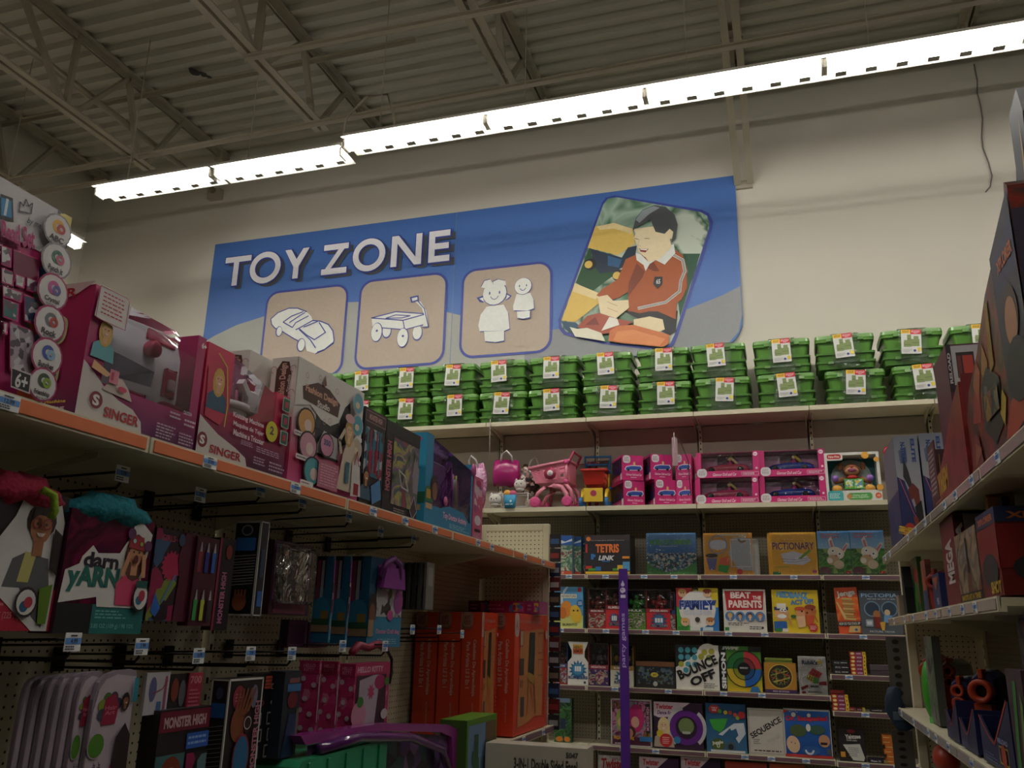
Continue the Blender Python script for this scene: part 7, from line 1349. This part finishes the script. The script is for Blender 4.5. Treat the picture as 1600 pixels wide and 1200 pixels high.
# ================================================================ the blaster aisle
XR = BX+.02
def RB(a, b, yt, yb, X=XR):
    """aisle-facing side seen from px a (far) to px b (near)"""
    pf, pn = atx(a, (yt+yb)/2, X), atx(b, (yt+yb)/2, X); zb = atx(b, yb, X).z; return pf.y, pf.y-pn.y, zb, atx(b, yt, X).z-zb
ZT, ZM, ZL = EYE+.427, EYE+.110, EYE-.323
def rbox(name, label, yfar, w, d, h, z, base, draw=None, X=XR, group=None, cat='toy box', faces=None):
    return carton(name, label, cat, (X, yfar, z+.002), -PI/2, w, d, h, base, draw, group, faces=faces)
# tall dart blaster cartons at the far end: their narrow sides face the viewer
def nb(c):
    c.rect(0, .0, 1, 1, grad(['8a8c96', 'a0a2aa', '7a7e8a'], 0, .55)); c.poly([(0, .62), (.3, .58), (.62, .3), (1, .06), (1, 0), (0, 0)], '232c5c'); c.line([(.1, .6), (.55, .28), (1, .1)], .03, 'b85a6a'); c.poly([(.16, .86), (.5, .9), (.5, .76), (.2, .74)], '5a6480'); c.text(.36, .84, .2, .2, 'N-STRIKE', '24407c', .05, rot=-90); c.text(.78, .86, .16, .22, 'ELITE', '24407c', .05, rot=-90)
    c.poly([(.26, .62), (.34, .8), (.5, .66), (.62, .5), (.56, .46)], '2a2a30'); c.poly([(.4, .5), (.62, .56), (.84, .5), (.86, .3), (.7, .3), (.6, .42), (.46, .4)], '6a2c24'); c.poly([(.6, .34), (.9, .4), (.94, .16), (.7, .2)], '1c1a20'); c.poly([(.5, .26), (.7, .24), (.66, .14), (.56, .16)], '7a3024'); c.oval(.32, .1, .28, 'a83028', ry=.1); c.text(.34, .12, .34, .2, 'NERF', 'c8a83a', .08, rot=78)
for i, (a_, b_, yy_, lb) in enumerate(((1403, 1441, 4.42, 'tall blue-grey dart blaster carton next to the green popper toy'), (1444, 1482, 4.42, 'tall blue-grey dart blaster carton behind the dark red foam sword tray'))):
    xa, xb = aty(a_, 760, yy_).x, aty(b_, 760, yy_).x; w_ = xb-xa; m = MB(); hh = aty(a_, 682 - i*4, yy_).z-ZT
    m.box(0, .5, 0, w_, 0, hh, '3a4468', dict(R=col('8a8c96'), F=col('6a6c78'), T=col('8a8c96'))); cv = CV(m, 'R', .5, w_, hh); nb(cv)
    c_ = CV(m, 'F', .5, w_, hh); c_.rect(0, 0, 1, .5, '232c5c')
    tag(m.build('dart_blaster_carton', None, (xa, yy_+.5, ZT+.002), -PI/2), lb, 'toy box', 'tall dart blaster cartons')
# dark red tray box
def my(c): c.rect(0, .0, 1, 1, grad(['6a1a22', '7a1c1e', '8c2420'], 0, .3)); c.text(.42, .2, .62, .2, 'MAYHEM', 'b8902a', .08, shear=.15); c.line([(.3, .1), (.34, .4)], .012, 'b8902a'); c.lines(.1, .03, .5, .09, 1, '9a6a5c'); c.rect(.8, .3, 1, .7, '3a1c1c')
def myr(c): c.rect(0, 0, 1, 1, '4a1a20'); c.lines(.1, .2, .9, .7, 9, 'a89a9c', .5)
yf = 3.30; w_ = yf-2.62; m = MB(); hh = .24
pr = [(0, 0), (w_, 0), (w_, hh*1.2), (w_*.8, hh*1.05), (w_*.5, hh*.66), (w_*.3, hh*.45), (w_*.22, hh*.45), (0, hh*.9)]
m.loft([[(x, y_, z_) for x, z_ in pr] for y_ in (0, .008)], busy(['6a1a1c', '86241e', '5a181a', '7a1f1a'], 6, .35, 'NOISE'), True, False); m.box(0, .006, .008, .3, 0, hh*.95, '3a1a1e'); m.box(0, w_, .29, .3, 0, hh*1.2, '5a1a1e'); m.box(w_-.006, w_, .008, .29, 0, hh*1.3, '6a1c1e'); m.box(0, w_, 0, .3, -.0, .004, '3a1a1e')
cv = CV(m, 'F', w_, .3, hh*1.35); cv.text(.30, .22, .46, .22, 'MAYHEM', 'b8902a', .08, shear=.15, rot=2); cv.line([(.33, .12), (.36, .5)], .01, 'b8902a'); cv.lines(.05, .04, .4, .1, 1, '9a6a5c'); cv.rect(.02, .02, .1, .14, '4a1a24')
tr = tag(m.build('sword_tray', None, (XR, yf, ZT+.002), -PI/2), 'dark red slanted display tray with yellow lettering', 'display tray')
m = MB(); m.box(0, .14, .0, .004, 0, .2, '4a2024'); c_ = CV(m, 'F', .14, .004, .2); c_.lines(.08, .1, .92, .9, 10, 'a8a0a0', .5); m.build('instruction_panel', tr, (.02, -.0015, .03))
# weapons standing in it
t = empty('foam_weapon', (XR+.1, 3.12, ZT+.03), -PI/2, 'dark green and black foam weapon with a white disc standing in the red tray', 'toy'); m = MB()
m.loft([[(x-.035*k, -.02, z_), (x+.035*k, -.02, z_), (x+.035*k, .02, z_), (x-.035*k, .02, z_)] for x, z_, k in ((0, 0, .8), (.02, .15, 1.2), (.06, .28, 1.1), (.12, .36, .5))], col('26302a'), True, False); m.build('blade', t)
m = MB(); m.lathe((.03, -.024, .2), [(.001, 0), (.026, 0), (.03, .006), (.012, .01)], 'c8c6c0', 'Y', 16); m.build('white_disc', t)
m = MB(); m.tube([(.10, .0, .1), (.15, .0, .2), (.21, .01, .3)], [.026, .03, .02], '8c1c22', 10); m.build('red_grip', t)
# large blaster box
yf = 2.62; w_ = yf-1.90; hh = .47; m = MB()
pr = [(0, 0), (w_, 0), (w_, hh*1.12), (w_*.97, hh*1.16), (w_*.93, hh*1.0), (w_*.8, hh*.98), (w_*.55, hh*.84), (w_*.3, hh*.62), (w_*.1, hh*.5), (0, hh*.34)]
m.loft([[(x, y_, z_) for x, z_ in pr] for y_ in (0, .22)], busy(['3a1c1c', '7a1f1a', '2c2a26', '84261c', '5a2a1c', '2a2c34'], 5, .35, 'NOISE'), True, False)
cv = CV(m, 'F', w_, .22, hh)
for pts, k in (([(.12, .3), (.2, .46), (.3, .5), (.26, .26)], '8c2420'), ([(.2, .5), (.3, .6), (.34, .52), (.26, .36)], '9a4a2c'), ([(.36, .5), (.42, .64), (.47, .52), (.42, .4)], '9a6a30'), ([(.3, .2), (.34, .44), (.44, .5), (.6, .38), (.58, .14), (.44, .08)], '22241f'), ([(.34, .3), (.38, .42), (.42, .4), (.4, .2)], '5a6068'), ([(.5, .44), (.54, .8), (.58, .8), (.56, .46)], '8a6a1c'), ([(.56, .2), (.62, .3), (.66, .24), (.6, .12)], 'a8902a'), ([(.7, 0), (.7, .95), (1, 1.1), (1, 0)], '28283c'), ([(.72, .72), (.74, .92), (1, .98), (1, .72)], '1c2a50'), ([(.0, .0), (.1, .24), (.2, .2), (.24, .02)], '6a1a1e'), ([(.6, .05), (.72, .2), (.98, .22), (.98, .1), (.74, .04)], '9c3a24'), ([(.1, .05), (.14, .18), (.24, .12)], '8c4a30')): cv.poly(pts, k)
cv.text(.88, .84, .2, .07, 'XPLORER', 'b8602c', .05); cv.oval(.86, .56, .09, '3a2418', ry=.14); cv.oval(.86, .53, .07, 'a87858', ry=.12); cv.oval(.86, .3, .13, '15151c', ry=.15); cv.rect(.38, .22, .58, .36, busy(['22241f', '5a5c50', '22241f', '6a2a20', '8a6a2c'], 26))
cr = CV(m, 'R', w_, .22, hh); cr.rect(.0, .0, 1, 1, '2a2438'); cr.rect(.1, .6, .9, .9, '8a6a1c')
tag(m.build('adventure_blaster_box', None, (XR+.01, yf, ZT+.002), -PI/2), 'big dark red adventure blaster box rising to the frame edge', 'toy box')
m = MB(); pr = [(0, 0), (.12, 0), (.16, .2), (.14, .27), (.06, .25), (.05, .12)]
m.loft([[(x, y_, z_) for x, z_ in pr] for y_ in (0, .12)], col('22242a'), True, False); m.add([(.1, -.002, .02), (.13, -.002, .2), (.12, -.002, .0)], [(0, 2, 1)], 'b8902a')
tag(m.build('toy_weapon', None, (XR+.06, 2.05, ZT+.50), -PI/2), 'dark angular toy sticking up above the big dark red box', 'toy')
# maroon carton behind, standing on the far shelf
yy_ = 3.55; xa, xb = aty(1489, 640, yy_).x, aty(1552, 640, yy_).x; tpz = aty(1500, 538, yy_).z
m = MB(); w_ = xb-xa; hh = tpz-ZT; m.box(0, .3, 0, w_, 0, hh, '521c34'); c_ = CV(m, 'R', .3, w_, hh)
c_.rect(0, .72, .12, 1, '1c1418'); c_.text(.06, .86, .08, .18, 'RELOAD', 'b0a8a8', .04, rot=90); c_.rect(.13, .76, .95, .99, 'a8a4a4'); c_.rect(.24, .8, .7, .95, '2a1c20'); c_.rect(.4, .82, .66, .93, 'a83828'); c_.rect(.26, .82, .36, .93, '6a2a2c'); c_.rect(.3, .4, .5, .6, 'a8a4a4'); c_.rect(.34, .43, .46, .57, '7a2430'); c_.lines(.2, .1, .8, .3, 4, '7a4a5c')
tag(m.build('blaster_carton', None, (xa, yy_+.3, ZT+.002), -PI/2), 'maroon carton with a white top label standing before the green bins', 'toy box')
# ---- middle shelf
def mg(c): c.rect(0, 0, 1, 1, '5a1420'); c.text(.5, .55, .7, .72, 'MEGA', 'b8b0ac', .08, rot=90); c.rect(.1, .9, .9, .98, '2a1418')
def mgf(c): c.rect(0, 0, 1, 1, '3a1420'); c.rect(.05, .8, .9, .98, '8a8688'); c.rect(.15, .83, .7, .96, '2a1418'); c.rect(.0, .6, .4, .78, 'a89c9c'); c.text(.2, .7, .3, .08, 'RIVAL', '7a1c24', .04)
yy_ = 2.98; xa, xb = aty(1476, 870, yy_).x, aty(1500, 870, yy_).x
t = empty('ball_ammo_box', (XR+.01, 3.28, ZM+.002), -PI/2, 'narrow dark red box with pink foam balls stacked in its window', 'toy box')
w_, hh = .26, .28; m = MB(); m.box(0, w_, 0, .03, 0, hh, '5a1420'); m.box(0, w_, .03, .13, .0, .03, '5a1420'); m.box(0, .02, .03, .13, 0, hh, '5a1420'); m.box(0, w_, .03, .13, hh-.06, hh, '8a8688'); m.box(0, w_, .125, .13, 0, hh, '3a1420')
mg(CV(m, 'R', w_, .03, hh)); c_ = CV(m, 'F', w_, .03, hh); c_.rect(.0, 0, 1, 1, '6a1824'); c_.text(.5, .5, .5, .5, 'MEGA', 'b8b0ac', .08, rot=90); m.build('carton', t)
for j in range(5):
    for i in range(2): MB().ell((w_-.024, .053+.047*i, .055+j*.04), (.022, .022, .02), col('b8443c', .5), 12, 8).build('foam_ball', t)
m = MB(); m.box(w_-.003, w_, .032, .125, .03, .045, 'a8a0a0'); m.build('label_strip', t)
def gb(c): c.rect(0, 0, 1, 1, busy(['8c8480', '5a5450', 'a08a6a', '3a3634', '6a2a20'], 9, kind='NOISE')); c.rect(0, 0, 1, .13, '1c1a1a'); c.text(.5, .065, .86, .08, 'SHOTS AT A TIME!', 'b8982a', .06); c.rect(.5, .4, .56, .9, '15131a')
rbox('foam_blaster_box', 'grey and tan blaster box with yellow bottom lettering on the middle shelf', 2.97, .33, .2, .20, ZM, '6a625c', dict(F=gb))
m = MB(); w_ = .26; pr = [(0, 0), (.1, .0), (.12, .03), (.2, .12), (.26, .22), (.24, .26), (.1, .27), (.06, .2), (-.04, .17), (-.02, .1)]
def gun(name, label, X, Y, Z, kmain, ktip, sc=1.0, cat='toy', rz=-.45, muz=1):
    """a foam dart blaster pointing at the aisle, muzzle first"""
    t = empty(name, (X, Y, Z), rz, label, cat); t.scale = (sc,)*3; kb, ko = col(kmain, .35, coat=.2), col(ktip, .35, coat=.2)
    m = MB(); m.loft([[(x*k-.0, y_, z_*k2+.12) for x, z_ in ((-.04, -.05), (.04, -.05), (.05, 0), (.045, .05), (.02, .07), (-.02, .07), (-.045, .05), (-.05, 0))] for y_, k, k2 in ((.02, .8, .8), (.06, 1, 1), (.16, 1.05, 1.1), (.24, .8, .9), (.28, .4, .5))], kb, True, False); b_ = m.build('body', t)
    zs = (.12,) if muz == 1 else (.09, .14)
    for z_ in zs:
        r_ = .042 if muz == 1 else .026
        m = MB(); m.lathe((0, .02, z_), [(r_*.5, 0), (r_*.58, .045), (r_*1.0, .05), (r_*1.05, .04), (r_, -.02)], ko, 'Y', 18); m.lathe((0, .0, z_), [(.001, 0), (r_*.56, 0), (r_*.56, -.01)], '15100e', 'Y', 14); m.build('muzzle', t)
    m = MB(); m.loft([[(-.02, y_-.02, z_), (.02, y_-.02, z_), (.02, y_+.03, z_), (-.02, y_+.03, z_)] for y_, z_ in ((.18, .08), (.19, .03), (.215, -.03))], kb, True, False); m.build('grip', t)
    m = MB(); m.loft([[(-.03*k, -.01, z_), (.03*k, -.01, z_), (.03*k, .05, z_), (-.03*k, .05, z_)] for z_, k in ((.075, 1), (.0, .9), (-.05, .6))], ko, True, False); m.build('pump', t)
    m = MB(); m.wbox(-.008, .008, .0, .06, .165, .2, ko, .002); m.wbox(-.012, .012, .1, .2, .185, .198, 'a8a8ac', .003); m.build('sight', t)
    return t
gun('dart_blaster', 'red and white blaster standing at the far end of the middle shelf', XR+.02, 3.62, ZM+.03, '8c2c24', '9a3a30', .62)
rbox('hanging_blaster_card', 'orange and blue blaster card next to the black cape on the middle shelf', 3.78, .12, .02, .19, ZM, '7a4034', dict(F=lambda c: (c.rect(0, 0, 1, .4, '1f2c5c'), c.poly([(.2, .4), (.5, .9), (.8, .4)], 'a8502c'), c.rect(.3, .05, .7, .3, '3a3c6a')), R=lambda c: c.rect(0, 0, 1, .9, '5a3430')), X=XR+.0)
rbox('refill_box', 'small blue refill box with pale digits on the middle shelf', 3.52, .16, .05, .12, ZM, '1f2a5a', dict(F=lambda c: (c.text(.6, .2, .3, .2, '95', 'a8a8b8', .06), c.poly([(.1, .9), (.5, .5), (.9, .9)], '9a4a2c'))))
m = MB(); m.loft([[(-.02*k, 0, z_), (.1*k, .0, z_), (.1*k, .04, z_), (-.02*k, .04, z_)] for z_, k in ((-.22, .9), (-.1, .7), (.0, .2))], col('0b0a0b', .9), True, False)
p = atx(1412, 892, XR); tag(m.build('black_cape', None, (XR+.02, 4.62, ZM+.235), -PI/2), 'black cloth cape hanging near the far end of the blaster aisle', 'costume')
rbox('green_figure_card', 'green and red figure card at the far end of the middle shelf', 4.55, .2, .02, .26, ZM, '2c5a24', dict(F=lambda c: (c.rect(0, 0, 1, 1, busy(['2c6a24', '1c3a1c', '8a2420', '3a7a2c', '6a6a58'], 16)), c.oval(.6, .7, .2, 'a82420', ry=.12))), X=XR+.06)
rbox('cone_packet', 'small pale pointed packet at the front of the middle shelf end', 4.75, .1, .03, .1, ZM, '8c7a6a', None, X=XR)
# upper right of the middle shelf
def yb(c): c.rect(0, 0, 1, 1, busy(['8c6a1c', '1c1c20', '6a4a1c', '2a2c34'], 12, kind='NOISE')); c.poly([(.0, .2), (.3, 1), (.5, .9), (.3, .1)], 'a8781c')
t = empty('toy_crossbow', (XR+.05, 2.72, ZM+.215), -PI/2, 'yellow and black toy crossbow lying on the grey blaster box', 'toy'); t.scale = (.65,)*3; m = MB(); m.loft([[(x-.02, y_, z_), (x+.03, y_, z_+.02), (x+.05, y_, z_+.1), (x, y_, z_+.13)] for x, y_, z_ in ((0, 0, .0), (.02, .1, .01))], col('a8781c'), True, False); m.build('bow_limb', t); m = MB(); m.bar((-.14, .03, -.02), (.14, .05, .08), .03, .03, '2a2a2e'); m.build('stock', t)
def rb_(c): c.rect(0, .82, 1, 1, '1c2a50'); c.text(.5, .9, .8, .08, 'XPLORER', 'b8602c', .05); c.rect(0, .3, 1, .8, '7a1618'); c.oval(.5, .3, .4, '2a2c30', ry=.2); c.text(.7, .1, .5, .14, 'SHOT', 'b8982a', .06)
rbox('explorer_toy_box', 'red toy box with a navy header at the near end of the middle shelf', 2.62, .23, .25, .215, ZM, '6a1618', dict(F=rb_, R=rb_))
# ---- lower shelf
NVY = col('18204a', .4)
for i, (yf, w_, hh, lb) in enumerate(((3.55, .24, .09, 'navy open display tray with an orange edge, far one on the lower shelf'), (3.27, .27, .085, 'navy open display tray with an orange edge, middle one on the lower shelf'), (2.92, .40, .12, 'navy open display tray with round target print, near one on the lower shelf'))):
    m = MB(); pr = [(0, 0), (w_, 0), (w_, hh*1.5), (w_*.96, hh*1.5), (w_*.45, hh*.5), (w_*.3, hh*.6), (0, hh)]
    m.loft([[(x, y_, z_) for x, z_ in pr] for y_ in (0, .006)], NVY, True, False); m.box(0, w_, .29, .3, 0, hh*1.9, '3a3c4a'); m.box(0, .006, .006, .29, 0, hh, NVY); m.box(w_-.006, w_, .006, .29, 0, hh*1.5, NVY); m.box(0, w_, .006, .29, 0, .004, NVY)
    cv = CV(m, 'F', w_, .3, hh*1.5); cv.line([(0, .66), (.3, .4), (.45, .33), (.96, 1)], .02, 'a8402a'); cv.lines(.1, .05, .5, .18, 3, '5a6a9c')
    if i == 2: cv.text(.72, .42, .3, .07, 'RELOAD', '8a94b8', .04); cr = CV(m, 'R', w_, .3, hh*1.5); cr.rect(0, .0, 1, 1, NVY); cv.frame(.6, .12, .86, .34, .012, 'a8902a'); cv.oval(.73, .23, .07, 'a8402a'); cr.text(.5, .7, .7, .1, 'RELOAD', '8a94b8', .04); cr.frame(.3, .2, .7, .5, .02, 'a8902a'); cr.oval(.5, .35, .12, 'a8402a'); cr.lines(.1, .05, .9, .15, 2, '5a6a9c')
    tag(m.build('display_tray', None, (XR, yf, ZL+.002), -PI/2), lb, 'display tray', 'navy blaster trays')
def gunpx(px, py, X, label, k1, k2, sc, muz=1):
    p = atx(px, py, X); gun('dart_blaster', label, X, p.y, p.z-.12*sc, k1, k2, sc, muz=muz)
gunpx(1534, 1080, XR+.07, 'blue and orange blaster with one wide round muzzle', '1c2450', 'b8401f', .85)
gunpx(1499, 1087, XR+.07, 'blue and orange blaster with two small stacked muzzles', '1f2a5a', 'b8401f', .85, 2)
gunpx(1483, 1055, XR+.10, 'white and orange blaster with a double muzzle behind the blue ones', '9a989a', 'b84a26', .85, 2)
gunpx(1452, 1048, XR+.10, 'solid orange-red blaster standing at the back of the row', 'a83a1c', 'a83a1c', .95)
m = MB(); 
for i, (dx, hh_, k) in enumerate(((0, .24, '3a9a2c'),)): m.ell((0, .03, .12), (.05, .03, .12), col('3f9a2c', .4), 12, 8)
tag(m.build('green_blaster_pack', None, (XR+.02, 4.3, ZL+.002), -PI/2), 'bright green toy in a bag at the far end of the lower shelf', 'toy')
def cd_(c): c.rect(0, 0, 1, 1, busy(['2a2c3c', '6a6a70', '3a4a6c', '8a8a8c', '22222a'], 10, kind='NOISE')); c.rect(.1, .8, .9, .95, '3a4a7c'); c.rect(.3, .82, .9, .93, '8a5a6c')
rbox('blaster_card', 'bagged silver and green blaster card leaning by the end post', 4.15, .22, .03, .34, ZL, '4a4c44', dict(F=lambda c: c.rect(0, 0, 1, 1, busy(['5a5c4c', '3a6a2c', '7a7c78', '2a2c2a'], 12, kind='NOISE'))), X=XR+.03)
rbox('blaster_card', 'blue header card of the white and orange blaster', 3.25, .22, .02, .42, ZL, '2a3454', dict(F=cd_), X=XR+.2, group=None)
rbox('blaster_card', 'tall clear-fronted blaster card at the near end behind the wide muzzle', 2.78, .2, .02, .44, ZL, '4a4a52', dict(F=cd_), X=XR+.2)
rbox('green_dart_pack', 'tall green and plum dart pack cut by the frame corner', 2.50, .16, .06, .26, ZL, '3a2a34', dict(F=lambda c: (c.poly([(.1, .1), (.4, .9), (.6, .9), (.3, .1)], '3a7a3a'), c.poly([(.5, .1), (.8, .8), (.9, .7), (.7, .1)], '6a8a4a')), R=lambda c: c.poly([(.2, .1), (.4, .9), (.7, .9), (.6, .1)], '3a7a3a')), X=XR-.0)
rbox('red_dart_pack', 'dim red dart pack in the dark behind the near tray', 2.45, .2, .03, .3, ZL, '5a1c1c', dict(F=lambda c: c.rect(.2, .3, .8, .9, '8a2c24')), X=XR+.25)
# pegged strips on the far end post
for i, (x_, y0_, y1_, lb) in enumerate(((1383, 995, 1105, 'grey slotted merchandising strip on the aisle end, upper part'), (1392, 1140, 1215, 'grey slotted merchandising strip on the aisle end, lower part'))):
    pa, pb = aty(x_, y0_, 5.10), aty(x_, y1_, 5.10); m = MB(); hh = pa.z-pb.z; m.box(0, .10, 0, .004, 0, hh, '57534e'); cv = CV(m, 'F', .1, .004, hh)
    z_ = .93
    while z_ > .1: cv.oval(.45, z_, .17, '1c1816', ry=.035); z_ -= .12 if i == 0 else .16
    tag(m.build('slotted_strip', None, (pa.x, 5.085, pb.z)), lb, 'display strip', 'slotted strips at the aisle end')
m = MB(); m.loft([[(cx+a*w_, b_*.02, z_) for a, b_ in ((-1, -1), (0, -1.6), (1, -1), (1, 1), (0, 1.4), (-1, 1))] for z_, w_, cx in ((-.11, .02, .02), (-.09, .045, .03), (-.02, .05, .0), (.04, .038, -.01), (.09, .03, .0), (.1, .008, .0))], col('1c3148', .7)); m.wbox(-.02, .05, -.034, -.028, -.06, -.02, col('4a5a68', .6), .002)
p = aty(1400, 1105, 4.98); tag(m.build('blue_bagged_toy', None, p), 'blue toy in a clear bag hanging at the end of the blaster aisle', 'toy')
# under the lower shelf
m = MB(); m.ell((0, .02, .0), (.09, .05, .06), col('b03a24', .4), 12, 8); m.tube([(-.1, .02, .06), (-.13, .02, .14)], .03, col('3f9a2c', .4), 8); m.ell((-.06, .01, -.01), (.04, .03, .04), col('2a6a80', .4))
p = atx(1470, 1185, XR+.03); tag(m.build('bagged_water_toy', None, p, -PI/2), 'red, green and blue bagged toy hanging under the lower blaster shelf', 'toy')
